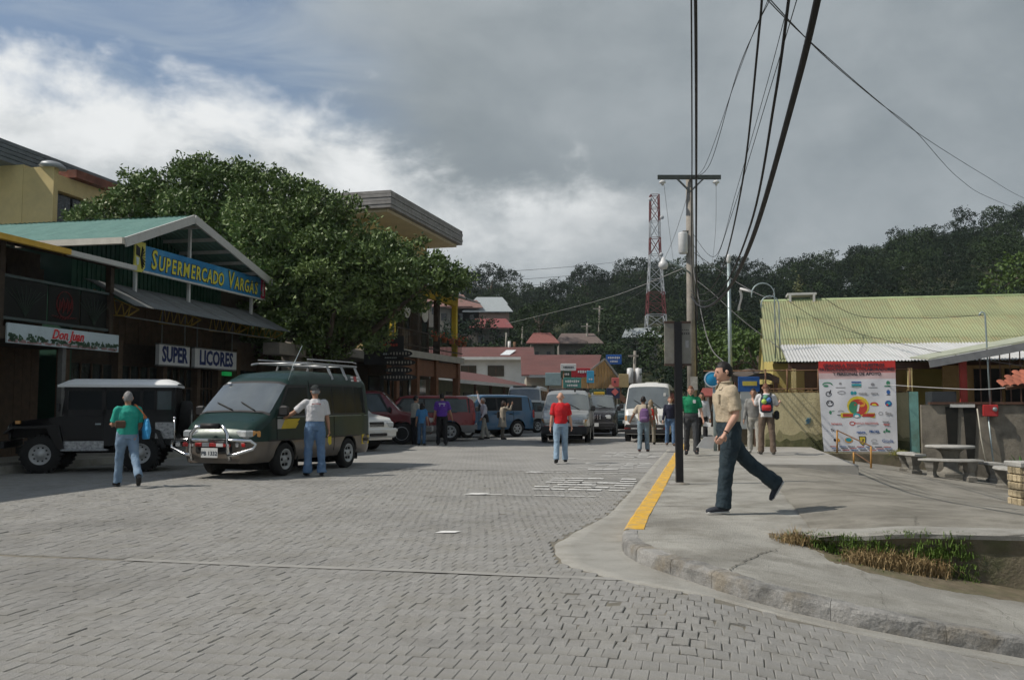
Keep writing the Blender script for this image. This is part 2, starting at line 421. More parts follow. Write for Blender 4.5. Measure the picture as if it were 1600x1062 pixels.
for s_ in range(8):
    v_, f_ = paver_mesh(s_); me = bpy.data.meshes.new('paver'); me.from_pydata(v_, [], f_); me.materials.append(paver_m); variants.append(me)
rest = MB(); rp = random.Random(3)
def wear(u, v):                                     # loose, sunken blocks near the corner
    d = math.hypot(u-6.3, (v+.2)*.8)
    return max(0, 1-d/1.5)
n_single = 0
for (u, v) in pav:
    w = wear(u, v); z = slope(v)+rp.gauss(0, .0016)+.003*mnoise.noise(Vector((u*.9, v*.9, 0)))+rp.gauss(0, .005)*w
    rz = rp.gauss(0, .008+.05*w); tx = rp.gauss(0, .008+.02*w); ty = rp.gauss(0, .012+.03*w)-math.atan(slope(v+.05)*10-slope(v-.05)*10)*-1
    if rp.random() < .006: z -= .004; ty += .05*rp.choice((-1, 1))
    mt = Matrix.Translation(uv(u, v, z)) @ Matrix.Rotation(STREET_ROT+rz, 4, 'Z') @ Matrix.Rotation(tx, 4, 'X') @ Matrix.Rotation(-ty if False else (-math.atan((slope(v+.05)-slope(v-.05))/.1)+rp.gauss(0, .01+.03*w)), 4, 'Y')
    if w > .2: mt = mt @ Matrix.Diagonal((1-.10*w*rp.random(), 1-.06*w*rp.random(), 1, 1))
    if n_single < 300:
        o = obj('paver', variants[rp.randrange(8)], road); o.matrix_local = mt; n_single += 1
    else:
        me = variants[rp.randrange(8)]; rest.add([mt @ q.co for q in me.vertices], [tuple(pp.vertices) for pp in me.polygons])
o = part('paver_field', rest, paver_m, road); o['kind'] = 'stuff'
# concrete cross band and gutter apron
mb = MB()
us = [7.55, 7.66]
sheet(mb, us, [-5.2+.45*i for i in range(10)]+[-.62], lambda u, v: .0035+.002*math.sin(v*2))
part('concrete_band', mb, M('band_concrete', (.29, .285, .265), .9, .12, 3, .3, 60, stain=(.22, .215, .2), sscale=2.5, samt=.8), road)
mb = MB(); pts = []
dense = []
for (a, b), (c, d) in zip(kerb_pts, kerb_pts[1:]):
    if a > 40: continue
    kk = 6
    for k in range(kk): dense.append((lerp(a, c, k/kk), lerp(b, d, k/kk)))
ring = []
for i, (a, b) in enumerate(dense):
    a0, b0 = dense[max(i-1, 0)]; a1, b1 = dense[min(i+1, len(dense)-1)]; tu, tv = a1-a0, b1-b0; l = math.hypot(tu, tv)
    nu_, nv_ = -tv/l, tu/l                          # towards the road
    w = gutter_w(a, b)*(1+.08*mnoise.noise(Vector((a*3, b*3, 1))))
    ring.append([uv(a+nu_*w*t, b+nv_*w*t, slope(b+nv_*w*t)+.006-.006*math.sin(math.pi*min(t, 1))-(.03 if t > 1.01 else 0)) for t in (0.0, .35, .7, 1.0, 1.02)])
k = 5
mb.add([p for r_ in ring for p in r_], [(i*k+j, (i+1)*k+j, (i+1)*k+j+1, i*k+j+1) for i in range(len(ring)-1) for j in range(k-1)], 0, True)
single('gutter', mb, concrete_lt, 'pale smooth concrete gutter curving round the street corner', None, kind='structure')
# kerb stones
kerb_root = root('kerb', uv(8.2, -.5), 'weathered concrete kerb curving round the corner, yellow paint up the street', 'kerb'); kerb_root['kind'] = 'structure'
def top_z(v): return slope(v)+.13
def kerb_stone(seg, mats, name='kerb_stone', wid=.15):
    mb = MB(); rings = []
    for i, (a, b) in enumerate(seg):
        a0, b0 = seg[max(i-1, 0)]; a1, b1 = seg[min(i+1, len(seg)-1)]; tu, tv = a1-a0, b1-b0; l = math.hypot(tu, tv) or 1
        nu_, nv_ = tv/l, -tu/l                              # inward
        z0 = slope(b)
        jag = lambda q: .009*mnoise.noise(Vector((a*9+q, b*9, q)))+.006*mnoise.noise(Vector((a*31, b*31, q*3)))
        prof = [(0, -.06), (.003, .03), (.008, .10), (.02, .126), (.042, .135), (wid, .137), (wid, -.06)]
        rings.append([uv(a+nu_*(d+jag(j)), b+nv_*(d+jag(j)), z0+h+(jag(j+7)*.9 if 0 < j < 6 else 0)) for j, (d, h) in enumerate(prof)])
    k = 7
    mb.add([p for r_ in rings for p in r_], [(i*k+j, i*k+(j+1) % k, (i+1)*k+(j+1) % k, (i+1)*k+j) for i in range(len(rings)-1) for j in range(k)]+[tuple(range(k)), tuple((len(rings)-1)*k+j for j in range(k))[::-1]], 0, False)
    return part(name, mb, mats, kerb_root, world=True)
fine = []
for (a, b), (c, d) in zip(kerb_pts[3:], kerb_pts[4:]):
    kk = max(2, int(math.hypot(a-c, b-d)/.06))
    for k in range(kk): fine.append((lerp(a, c, k/kk), lerp(b, d, k/kk)))
acc = 0; cur = [fine[0]]; L_ = [.55, .5, .62, .48, .9, .75, .8, .7, .6, .8, 1, 1, 1, 1, 1, 1, 1, 1, 1, 1, 1, 1, 1, 1, 1]; li = 0
start = next(i for i, q in enumerate(fine) if q[0] < 9.62)
cur = [fine[start]]; stones = []
for q in fine[start+1:]:
    acc += math.hypot(q[0]-cur[-1][0], q[1]-cur[-1][1]); cur.append(q)
    if acc > L_[min(li, len(L_)-1)]:
        stones.append(cur); cur = [(q[0], q[1]+.003)]; acc = 0; li += 1
for s_ in stones[:14]: kerb_stone(s_, kerb_m)
yl = [(9.66+.35*i, interp(9.66+.35*i, sorted((a, b) for a, b in kerb_pts[:5]))) for i in range(62)]
for i in range(0, 60, 10): kerb_stone(yl[i:i+11][::-1], yellow_p, 'yellow_kerb_stone', .215)
kerb_stone([(31.2+3*i, -1.01-.004*3*i) for i in range(8)][::-1], kerb_m, 'kerb_stone')
# sidewalk on the corner and beyond
def sw_edge(u): return interp(u, sorted((a, b) for a, b in kerb_pts[:6]))
mb = MB()
def swz(u, v): return .13+slope(v)*smooth01((10.2-u)/.85)
us = [9.8, 9.95, 10.1, 10.3]+[10.6, 11.2, 12, 13, 14.5, 16, 18, 20, 24, 28, 34, 42, 55]
rows_ = []
for u in us:
    e = sw_edge(u)+.148
    rows_.append([uv(u, lerp(e, 1.0, t), swz(u, lerp(e, 1.0, t))+.003*mnoise.noise(Vector((u, t*3, 4)))) for t in (0, .15, .3, .5, .7, .85, 1)])
k = 7
mb.add([p for r_ in rows_ for p in r_], [(i*k+j, (i+1)*k+j, (i+1)*k+j+1, i*k+j+1) for i in range(len(rows_)-1) for j in range(k-1)], 0, True)
# fan filling the rounded corner down to the cross street kerb
inner = []
for (a, b) in fine:
    if a > 9.75: continue
    if b > 13: break
    inner.append((a, b))
rows2 = []
for (a, b) in inner:
    tv_ = interp(b, [(-.86, -.76), (-.5, -.42), (0, .1), (.5, .58), (.62, .68), (1, 1.02), (2, 2.0), (13, 13)])
    tgt = (9.8, tv_) if tv_ < .62 else (9.81-.5*smooth01((tv_-.6)/.9)+.03, tv_)
    d_ = Vector((tgt[0]-a, tgt[1]-b)); l = d_.length; d_ /= max(l, 1e-4)
    st = (a+d_.x*min(.145, l*.9), b+d_.y*min(.145, l*.9))
    r_ = []
    for t in (0, .12, .3, .5, .75, 1):
        uu, v2 = lerp(st[0], tgt[0], t), lerp(st[1], tgt[1], t); r_.append(uv(uu, v2, swz(uu, v2)+.001+.004*mnoise.noise(Vector((uu*2, v2*2, 8)))))
    rows2.append(r_)
k = 6
mb.add([p for r_ in rows2 for p in r_], [(i*k+j, (i+1)*k+j, (i+1)*k+j+1, i*k+j+1) for i in range(len(rows2)-1) for j in range(k-1)], 0, True)
single('pavement', mb, concrete, 'grey concrete pavement round the corner, sloping down the side street', None, kind='structure')
mb = MB()
joint_dark = M('pavement_joint', (.10, .095, .08), .95, .2)
for u in (9.9, 11.9, 13.9, 15.9, 17.9, 20.5, 23.5): mb.add([uv(u, sw_edge(u)+.16, swz(u, -.5)+.005), uv(u+.014, sw_edge(u)+.16, swz(u, -.5)+.005), uv(u+.014+.05, .98, swz(u, 1)+.006), uv(u+.05, .98, swz(u, 1)+.006)], [(0, 1, 2, 3)])
single('pavement_joint', mb, joint_dark, 'dark joints between the slabs of the pavement', None, kind='structure')
def crack(mb, pts, zf, w=.006, seed=1):
    rr = random.Random(seed); P = []
    for (a, b), (c, d) in zip(pts, pts[1:]):
        n_ = max(2, int(math.hypot(a-c, b-d)/.06))
        for k_ in range(n_): t = k_/n_; P.append((lerp(a, c, t)+rr.gauss(0, .012), lerp(b, d, t)+rr.gauss(0, .012)))
    for (a, b), (c, d) in zip(P, P[1:]):
        l_ = math.hypot(c-a, d-b) or 1; nx_, ny_ = -(d-b)/l_*w*rr.uniform(.4, 1.2), (c-a)/l_*w*rr.uniform(.4, 1.2)
        mb.add([uv(a-nx_, b-ny_, zf(a, b)), uv(a+nx_, b+ny_, zf(a, b)), uv(c+nx_, d+ny_, zf(c, d)), uv(c-nx_, d-ny_, zf(c, d))], [(0, 1, 2, 3)])
mbc = MB(); pzf = lambda a, b: swz(a, b)+.009
crack(mbc, [(7.62, .12), (8.2, .25), (8.8, .42), (9.3, .62)], pzf, .006, 1); crack(mbc, [(8.9, -.55), (9.2, -.1), (9.25, .35)], pzf, .003, 2); crack(mbc, [(7.25, 1.2), (7.9, 1.3), (8.6, 1.25), (9.2, 1.4)], pzf, .0016, 3); crack(mbc, [(7.2, 2.1), (8, 2.2), (9, 2.05)], pzf, .0016, 4)
crack(mbc, [(10.8, -.7), (11.3, -.1), (11.2, .5), (11.6, .95)], lambda a, b: .141, .004, 5); crack(mbc, [(13.1, -.6), (13.4, .1), (13.2, .9)], lambda a, b: .141, .004, 6)
single('pavement_crack', mbc, M('pavement_joint', (.10, .095, .08)), 'hairline cracks wandering over the corner pavement', None, kind='structure')
# plaza: level by the low wall, falling away to the right
def plaza_z(u, v): return .128+.10*smooth01((v-.7)/1.2)-.12*max(0, v-1)*smooth01((u-9.3)/8)
mb = MB()
sheet(mb, [9.35, 10, 11, 12.5, 14, 16, 18, 20, 23, 26, 28.5], [.98, 1.3, 1.8, 2.5, 3.4, 4.5, 6, 8, 11, 15], lambda u, v: plaza_z(u, v)+.003*mnoise.noise(Vector((u, v, 2))))
plaza = single('plaza', mb, M('plaza_concrete', (.235, .222, .19), .92, .2, 1.1, .7, 45, stain=(.14, .13, .105), sscale=1.6, samt=.8, stain2=((.09, .085, .07), .4, .6), grain=.3), 'worn concrete plaza with stone tables, falling away to the right', None, kind='structure')
mbc = MB(); pzf = lambda a, b: plaza_z(a, b)+.008
crack(mbc, [(11.2, 1.1), (11.5, 2.2), (11.3, 3.4), (11.8, 5)], pzf, .006, 7); crack(mbc, [(14.4, 1.1), (14.2, 2.6), (14.8, 4.2)], pzf, .006, 8); crack(mbc, [(17.5, 1.1), (17.3, 3), (17.6, 5)], pzf, .006, 9); crack(mbc, [(9.6, 1.9), (10.6, 2.1), (11.5, 2.0)], pzf, .004, 10)
single('plaza_crack', mbc, M('pavement_joint', (.10, .095, .08)), 'cracks and joints across the worn plaza', None, kind='structure')
mb = MB()
vs_ = [.62+.16*i for i in range(80)]
wall_u = lambda v: 9.78-.5*smooth01((v-.6)/.9)
rws = []
for v in vs_:
    wu = wall_u(v); zt = plaza_z(wu, v); zb = slope(v)-.1
    nz = lambda q: .02*mnoise.noise(Vector((v*4, q*3, 5)))+.012*mnoise.noise(Vector((v*15, q*9, 5)))
    rws.append([uv(wu+nz(0), v, zb), uv(wu+nz(1), v, lerp(zb, zt, .4)), uv(wu+nz(2), v, lerp(zb, zt, .75)), uv(wu-.05+nz(3), v, zt-.05), uv(wu-.06+nz(4), v, zt-.01), uv(wu-.03+nz(5)*2, v, zt+.012+nz(6)*.4), uv(wu+.30, v, zt+.016), uv(wu+.31, v, zb)])
k = 8
mats_ = [moss_m, concrete_lt]
for i in range(len(rws)-1):
    o_ = rws[i]+rws[i+1]
    mb.add(o_, [(j, j+1, k+j+1, k+j) for j in range(3)], 0, False); mb.add(o_, [(j, j+1, k+j+1, k+j) for j in range(3, 7)], 1, False)
single('retaining_wall', mb, mats_, 'low mossy retaining wall along the edge of the plaza', 'wall')
mb = MB(); rws = []
for i in range(70):
    v = .55+.1*i; wu = wall_u(v)+.02; w_ = (.16+.16*mnoise.noise(Vector((v*1.7, 0, 9)))+.10*mnoise.noise(Vector((v*7, 0, 9))))*1.5+.42*smooth01((v-.5)/1.2)
    rws.append([uv(wu-w_*t, v, swz(wu-w_*t, v)+.004+.026*(1-t)-.004*t+.006*mnoise.noise(Vector((v*9, t*4, 2)))) for t in (0, .35, .7, 1)])
mb.add([q for r_ in rws for q in r_], [(i*4+j, (i+1)*4+j, (i+1)*4+j+1, i*4+j+1) for i in range(69) for j in range(3)], 0, True)
single('soil', mb, M('damp_soil', (.15, .125, .085), .95, .3, 7, .9, 40, stain=(.10, .11, .05), sscale=3, samt=.6), 'strip of soil and moss washed along the foot of the low wall', None, kind='structure')
# raised slab beside the compound wall
mb = MB()
P = [uv(19.6, .75, .0), uv(19.6, 2.85, .0), uv(27.6, 2.75, .0), uv(27.6, .75, .0)]
mb.prism([p-Vector((0, 0, .3)) for p in P], (0, 0, .50))
single('raised_slab', mb, M('slab_concrete', (.30, .29, .265), .9, .12, .9, .4, 50, stain=(.2, .19, .16), sscale=1.0, samt=.6), 'raised concrete landing in front of the yellow wall', None, kind='structure')
# parking bay marks on the street
mb = MB()
rq = random.Random(5)
def dash(u0, v0, v1, w=.07):
    v = v0
    while v < v1:
        l = rq.uniform(.12, .5); e = min(v+l, v1)
        mb.add([uv(u0+rq.uniform(-.006, .006), v, .013), uv(u0, e, .013), uv(u0+w+rq.uniform(-.02, .01), e, .013), uv(u0+w, v, .013)], [(0, 1, 2, 3)]); v = e+rq.uniform(.01, .07)
for i in range(4):
    u0 = 14.15+4.83*i
    dash(u0, -3.55, -1.65, .06); mb.add([uv(u0-.06, -3.78, .013), uv(u0-.08, -3.45, .013), uv(u0+.2, -3.42, .013), uv(u0+.22, -3.7, .013)], [(0, 1, 2, 3)])
# worn painted word in each bay: strokes across the bay
for i in range(3):
    u0 = 15.2+4.83*i
    for r_ in range(6):
        u1 = u0+.46*r_
        for c_ in range(5):
            if rq.random() < .78:
                a = -2.95+.32*c_+rq.uniform(-.03, .03)+(.25 if i else 0)*0; w = rq.choice((.09, .14, .2)); l = rq.uniform(.24, .36)
                mb.add([uv(u1, a, .012), uv(u1, a+l, .012), uv(u1+w, a+l, .012), uv(u1+w*1.1, a, .012)], [(0, 1, 2, 3)])
o = part('bay_marking', mb, white_p, road)
mb = MB(); mb.add([uv(9.85, -2.98, .008), uv(9.9, -2.75, .01), uv(10.02, -2.72, .012), uv(10.03, -2.93, .007)], [(0, 1, 2, 3)])
single('paper_scrap', mb, M('paper', (.7, .7, .68), .8), 'scrap of white paper lying on the paved street', 'litter')
# left pavement
mb = MB()
P = [uv(9, -60), uv(9, -30), uv(12, -14.3), uv(14, -13.95), uv(130, -13.95), uv(130, -30), uv(60, -60)]
mb.prism([p-Vector((0, 0, .1)) for p in [uv(13.2, -60), uv(13.2, -14.0), uv(95, -14.0), uv(95, -60)]], (0, 0, .26))
single('pavement', mb, concrete, 'shaded raised pavement in front of the shops across the street', None, kind='structure')
mb = MB(); mb.prism([uv(28.6, 1.0, -.2), uv(90, 1.0, -.2), uv(90, 60, -.2), uv(28.6, 60, -.2)], (0, 0, .33))
single('ground', mb, M('yard_earth', (.16, .14, .10), .95, .25, .5, 0, stain=(.07, .09, .03), sscale=.3), 'yard ground behind the compound wall', None, kind='structure')
# ------------------------------------------------------------------ shops on the left
def wbox(mb, u0, u1, v0, v1, z0, z1, mi=0):
    return mb.box(uv((u0+u1)/2, (v0+v1)/2, (z0+z1)/2), (abs(v1-v0), abs(u1-u0), abs(z1-z0)), STREET_ROT, mi)
def corr_mesh(name, width, length, waves, amp, mats, seg=6):     # one corrugated sheet: x across, y down the slope
    mb = MB(); n = waves*seg
    def fn(i, j): return (width*i, length*j, amp*math.cos(2*math.pi*waves*i))
    mb.grid(fn, n, 1)
    o = len(mb.v)
    mb.grid(lambda i, j: (width*i, length*j, amp*math.cos(2*math.pi*waves*i)-.004), n, 1)
    mb.f += []
    return mb.mesh(name, mats)
def roof_sheets(parent, p0, ax, ay, w, l, nx, ny, mat, waves=8, amp=.012, lap=.06, name='roof_sheet'):
    """sheets laid from eave corner p0 along ax and up the slope along ay"""
    ax = Vector(ax).normalized(); ay = Vector(ay).normalized(); nz = ax.cross(ay)
    me = corr_mesh(name, w/nx*1.015, l/ny+lap, waves, amp, mat); rr = random.Random(int(w*100))
    inv = WM[parent].inverted()
    for i in range(nx):
        for j in range(ny):
            o = obj(name, me, parent)
            o.matrix_local = inv @ frame(Vector(p0)+ax*(w/nx*i)+ay*(l/ny*j)+nz*(.012*j+.004*(i % 2)+rr.uniform(-.003, .003)), ax, ay)
dark_wood = M('dark_stained_wood', (.045, .032, .022), .8, .3, 6, .4, 30)
dark_wood2 = M('brown_boards', (.07, .045, .028), .8, .3, 5, .4, 30)
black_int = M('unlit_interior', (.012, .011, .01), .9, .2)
glass_dk = M('dark_window_glass', (.02, .024, .026), .12, .1, 3, spec=.6)
grey_tin = M('weathered_zinc', (.33, .35, .36), .5, .15, 3, 0, metal=.35, stain=(.2, .19, .18), sscale=1.5)
old_tin = M('old_grey_tin', (.17, .18, .18), .65, .2, 2.5, 0, metal=.2, stain=(.10, .085, .07), sscale=1.4, samt=.7)
teal_roof = M('teal_roof_paint', (.13, .245, .21), .5, .12, 1.4, 0, stain=(.22, .36, .31), sscale=1.1, samt=.5)
green_wall = M('dark_green_cladding', (.018, .075, .048), .55, .15, 2)
white_steel = M('white_painted_steel', (.55, .56, .55), .5, .1, 4, stain=(.38, .36, .32), sscale=5)
yellow_steel = M('yellow_painted_steel', (.30, .20, .04), .55, .15, 4)
fascia_w = M('greyish_white_fascia', (.5, .5, .48), .6, .12, 3, stain=(.3, .29, .27), sscale=3)
cream = M('cream_plaster', (.52, .46, .30), .85, .08, 1.5, .2, 60, stain=(.36, .32, .22), sscale=.9, samt=.4)
yellow_wall = M('yellow_plaster', (.56, .45, .22), .85, .08, 1.2, .2, 60, stain=(.40, .33, .18), sscale=.8, samt=.5)
orange_brick = M('shaded_orange_plaster', (.17, .075, .038), .85, .15, 3, .3, 40)  # orange toned down to hold the ficus shade on pillars and lintel
sign_white = M('sign_white', (.62, .63, .64), .5, .06, 2)
def planks(parent, u0, u1, v, z0, z1, mat, n, th=.03, along='u', name='plank'):
    rr = random.Random(int(u0*10+z0*7)); w = (u1-u0)/n
    for i in range(n):
        mb = MB(); wbox(mb, u0+i*w+.006, u0+(i+1)*w-.006, v-th/2+rr.uniform(-.008, .008), v+th/2+rr.uniform(0, .012), z0, z1); part(name, mb, mat, parent, True)
# --- Don Juan shop
dj = root('balcony_shop', uv(17.3, -16), 'dark wooden two storey shop with balcony and white painted sign band', 'shop')
mb = MB(); wbox(mb, 9.5, 20.35, -24, -16.6, .1, 5.2); part('wall', mb, dark_wood, dj, True)
planks(dj, 13.2, 15.6, -16.5, .15, 2.85, dark_wood2, 9); planks(dj, 16.9, 20.3, -16.5, .15, 2.85, dark_wood2, 12)
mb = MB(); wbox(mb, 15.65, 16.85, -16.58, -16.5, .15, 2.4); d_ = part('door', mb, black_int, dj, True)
mb = MB(); wbox(mb, 15.6, 15.68, -16.5, -16.4, .15, 2.5); wbox(mb, 16.82, 16.9, -16.5, -16.4, .15, 2.5); wbox(mb, 15.68, 16.82, -16.5, -16.4, 2.4, 2.5); part('door_frame', mb, dark_wood, d_, True)
mb = MB(); wbox(mb, 9.5, 20.45, -16.6, -14.45, 2.78, 3.05); part('balcony_floor', mb, dark_wood, dj, True)
planks(dj, 10.0, 20.3, -16.45, 3.06, 4.8, dark_wood, 16)
for u_ in (11.5, 14.2, 16.65, 20.3):
    mb = MB(); wbox(mb, u_-.07, u_+.07, -14.62, -14.48, 3.05, 4.86); part('post', mb, dark_wood, dj, True)
mb = MB(); wbox(mb, 18.6, 18.72, -14.62, -14.5, .16, 2.78); part('post', mb, M('pale_post', (.13, .13, .125), .7, .2), dj, True)
for z_ in (3.2, 4.1):
    mb = MB(); wbox(mb, 11.5, 20.3, -14.59, -14.51, z_, z_+.06); part('rail', mb, M('rail_paint', (.05, .07, .07), .5, .2), dj, True)
leafm = M('painted_leaf_lines', (.04, .06, .045), .7, .2); emb = M('red_emblem_paint', (.14, .02, .02), .6, .2)
for k_, (a_, b_) in enumerate(((11.6, 14.1), (14.3, 16.55), (16.75, 18.1), (18.15, 19.2), (19.25, 20.2))):
    mb = MB(); wbox(mb, a_, b_, -14.575, -14.555, 3.27, 4.09); pn = part('balcony_panel', mb, M('smoked_panel', (.009, .011, .011), .4, .2, spec=.15), dj, True)
    mb = MB(); c_ = (a_+b_)/2
    if k_ == 3:
        for q in range(24):
            an = q/24*2*math.pi; p_ = [uv(c_+.27*math.cos(an+t), -14.545, 3.7+.3*math.sin(an+t)) for t in (0, .27)]; mb.beam(p_[0], p_[1], .03, .012)
        for q in range(9): mb.beam(uv(c_-.2+.05*q, -14.545, 3.5+.06*(q % 3)), uv(c_-.16+.05*q, -14.545, 3.85-.05*((q+1) % 3)), .025, .012)
        for q in range(10): mb.beam(uv(c_-.42+.085*q, -14.545, 3.34+.05*abs(q-4.5)*.3), uv(c_-.36+.085*q, -14.545, 3.42), .03, .012)
        part('emblem', mb, emb, pn, True)
    else:
        for q in range(-4, 5):
            mb.tube([uv(c_, -14.545, 3.3), uv(c_+.06*q, -14.545, 3.62), uv(c_+.15*q, -14.545, 3.98-.03*abs(q))], .008, 4)
        part('leaf_motif', mb, leafm, pn, True)
roof_ay = (uv(0, -4.6)-uv(0, 0)+Vector((0, 0, 1.1)))
roof_sheets(dj, uv(9.2, -14.0, 4.84), uv(1, 0), roof_ay, 11.3, 4.7, 13, 2, old_tin)
mb = MB(); wbox(mb, 9.2, 18.05, -14.05, -13.93, 4.74, 4.86); part('gutter', mb, M('yellow_gutter', (.55, .34, .05), .6, .1, 3), dj, True, label='yellow painted eave edge')
mb = MB(); wbox(mb, 18.05, 20.5, -14.06, -13.94, 4.73, 4.85); part('gutter', mb, fascia_w, dj, True, label='greyish white eave edge')
for u_ in (12, 14, 16, 18, 20):
    mb = MB(); mb.beam(uv(u_, -14.1, 4.76), uv(u_, -18.4, 5.75), .07, .12); part('rafter', mb, dark_wood, dj, True)
# painted sign band
sg = root('shop_sign', uv(18.6, -14.42, 2.7), 'long white and green sign band with red script Don Juan below the balcony', 'sign')
mb = MB(); wbox(mb, 16.75, 20.5, -14.44, -14.40, 2.7, 3.12); part('board', mb, [M('sign_sky_paint', (.46, .54, .58), .5, .1, 2)], sg, True)
rr = random.Random(9)
mb = MB()
for q in range(150):
    u_ = rr.uniform(16.8, 20.45); z_ = 2.82+rr.gauss(0, .035); w_ = rr.uniform(.02, .07)
    mb.add([uv(u_-w_, -14.395, z_-.02), uv(u_+w_, -14.395, z_-.025), uv(u_+w_*.7, -14.395, z_+rr.uniform(.01, .05)), uv(u_-w_*.6, -14.395, z_+rr.uniform(.01, .06))], [(0, 1, 2, 3)])
part('painted_bushes', mb, M('sign_green_paint', (.05, .10, .06), .6, .3), sg, True)['kind'] = 'stuff'
mb = MB()
for q in range(90):
    u_ = rr.uniform(16.8, 20.45); z_ = 2.73+abs(rr.gauss(0, .02)); w_ = rr.uniform(.03, .08)
    mb.add([uv(u_-w_, -14.396, z_-.02), uv(u_+w_, -14.396, z_-.02), uv(u_+w_*.7, -14.396, z_+.03), uv(u_-w_*.6, -14.396, z_+.03)], [(0, 1, 2, 3)])
part('painted_ground', mb, M('sign_pink_paint', (.36, .22, .22), .6, .3), sg, True)['kind'] = 'stuff'
red_script = M('red_script', (.55, .03, .04), .5, .1); 
mtx = WM[sg].inverted() @ frame(uv(18.72, -14.38, 2.96), uv(1, 0), (0, 0, 1))
def facing(u, v, z): return frame(uv(u, v, z), uv(1, 0), (0, 0, 1))      # text readable from the street
text('lettering', 'Don Juan', .30, red_script, sg, WM[sg].inverted() @ facing(18.62, -14.385, 2.97), shear=.35, offset=.008, sx=.95)
text('lettering_outline', 'Don Juan', .30, M('sign_white2', (.7, .7, .7), .5), sg, WM[sg].inverted() @ facing(18.62, -14.393, 2.97), shear=.35, offset=.022, sx=.95, ext=.001)
# --- supermarket
sm = root('supermarket', uv(24.8, -16), 'supermarket with teal gable roof, grey tin awning and dark green cladding', 'shop')
UL, UR, UA, ZE, ZA, VF = 20.75, 28.8, 23.95, 5.6, 6.82, -14.5
for (ua, ub) in ((UL, UA), (UR, UA)):
    e = uv(ua, VF, ZE); a = uv(ub, VF, ZA); back = uv(0, -1)-uv(0, 0)
    ln = (a-e).length
    if ua < ub: roof_sheets(sm, e, back, a-e, 22, ln, 22, 1, teal_roof, waves=6, amp=.014)
    else: roof_sheets(sm, uv(ua, VF-22, ZE), uv(0, 1)-uv(0, 0), a-e, 22, ln, 22, 1, teal_roof, waves=6, amp=.014)
    mb = MB(); mb.beam(e+Vector((0, 0, -.09))+uv(0, .03), a+Vector((0, 0, -.09))+uv(0, .03), .06, .24); part('barge_board', mb, fascia_w, sm, True)
    for k_ in range(1, 6):
        p = e.lerp(a, k_/5.5)-Vector((0, 0, .12)); mb = MB(); mb.beam(p, p+back*3.2, .06, .1); part('purlin', mb, white_steel, sm, True)
mb = MB(); wbox(mb, UL-.12, UL+.02, -17.6, VF+.02, ZE-.14, ZE+.02); part('gutter', mb, M('cream_gutter', (.62, .58, .5), .6, .1), sm, True)
mb = MB()                                           # gable wall, recessed, vertical cladding
prof = [(UL+.5, 4.3), (UR-.08, 4.3), (UR-.08, ZE-.05), (UA, ZA-.1), (UL+.5, ZE+.05)]
mb.prism([uv(a, -16.3, z) for a, z in prof], uv(0, -.1)-uv(0, 0)); part('gable_wall', mb, green_wall, sm, True)
def gz(u): return ZE-.02+(ZA-ZE)*((u-UL)/(UA-UL) if u < UA else (UR-u)/(UR-UA))
for k_ in range(38):
    u_ = UL+.6+k_*.195; mb = MB(); wbox(mb, u_, u_+.05, -16.3, -16.27, 4.4, min(gz(u_), gz(u_+.05))-.06); part('cladding_rib', mb, green_wall, sm, True)
mb = MB(); wbox(mb, UL+.4, UL+.5, -24, -16.3, .1, ZE); part('side_wall', mb, green_wall, sm, True)
mb = MB(); wbox(mb, UL+.5, UR+.45, -24, -16.4, .1, 4.35); part('wall', mb, dark_wood, sm, True)
planks(sm, 21.3, 28.3, -16.35, 3.15, 4.3, dark_wood2, 22)
for u_ in (21.95, 24.55, 28.35):
    mb = MB(); wbox(mb, u_-.04, u_+.04, -15.02, -14.94, 4.3, gz(u_)-.1); part('post', mb, white_steel, sm, True)
aw = (uv(0, -1.35)-uv(0, 0)+Vector((0, 0, .68)))
roof_sheets(sm, uv(20.25, -13.85, 3.84), uv(1, 0), aw, 8.75, 1.52, 10, 1, old_tin, waves=9, amp=.012, name='awning_sheet')
for u_ in (20.7, 23.6, 26.3, 28.7):
    mb = MB(); a = uv(u_, -15.3, 4.32); b = uv(u_, -14.0, 3.78); c = uv(u_, -15.3, 3.7); c2 = uv(u_, -14.3, 3.62)
    mb.beam(a, b, .035); mb.beam(c, c2, .035); mb.beam(c2, b, .035)
    for q in range(5):
        p = a.lerp(b, (q+.5)/5.5); r_ = c.lerp(c2, q/4.5); r2 = c.lerp(c2, min(1, (q+1)/4.5)); mb.beam(p, r_, .022); mb.beam(p, r2, .022)
    part('awning_truss', mb, yellow_steel, sm, True)
mb = MB(); mb.tube([uv(20.6, -14.3, 3.6), uv(24.5, -14.3, 3.58), uv(28.8, -14.3, 3.6)], .02, 6); part('awning_pipe', mb, old_tin, sm, True)
for u_ in (20.9, 23.1, 25.3, 27.2, 28.5):
    mb = MB(); wbox(mb, u_-.1, u_+.1, -16.4, -16.15, .12, 3.2); part('column', mb, M('brown_column', (.11, .075, .05), .8, .25), sm, True)
for (a_, b_) in ((21.15, 22.95), (23.3, 25.1), (25.5, 27.0), (27.4, 28.3)):
    mb = MB(); wbox(mb, a_, b_, -16.38, -16.32, .5, 2.5); w_ = part('shop_window', mb, glass_dk, sm, True)
    mb = MB()
    for k_ in range(1, 4): wbox(mb, lerp(a_, b_, k_/4)-.02, lerp(a_, b_, k_/4)+.02, -16.32, -16.27, .5, 2.5)
    wbox(mb, a_, b_, -16.32, -16.275, 1.9, 1.95); part('mullion', mb, dark_wood2, w_, True)
ssn = root('supermarket_sign', uv(25.3, -14.84, 4.98), 'long blue sign reading SUPERMERCADO VARGAS in yellow letters under the gable', 'sign')
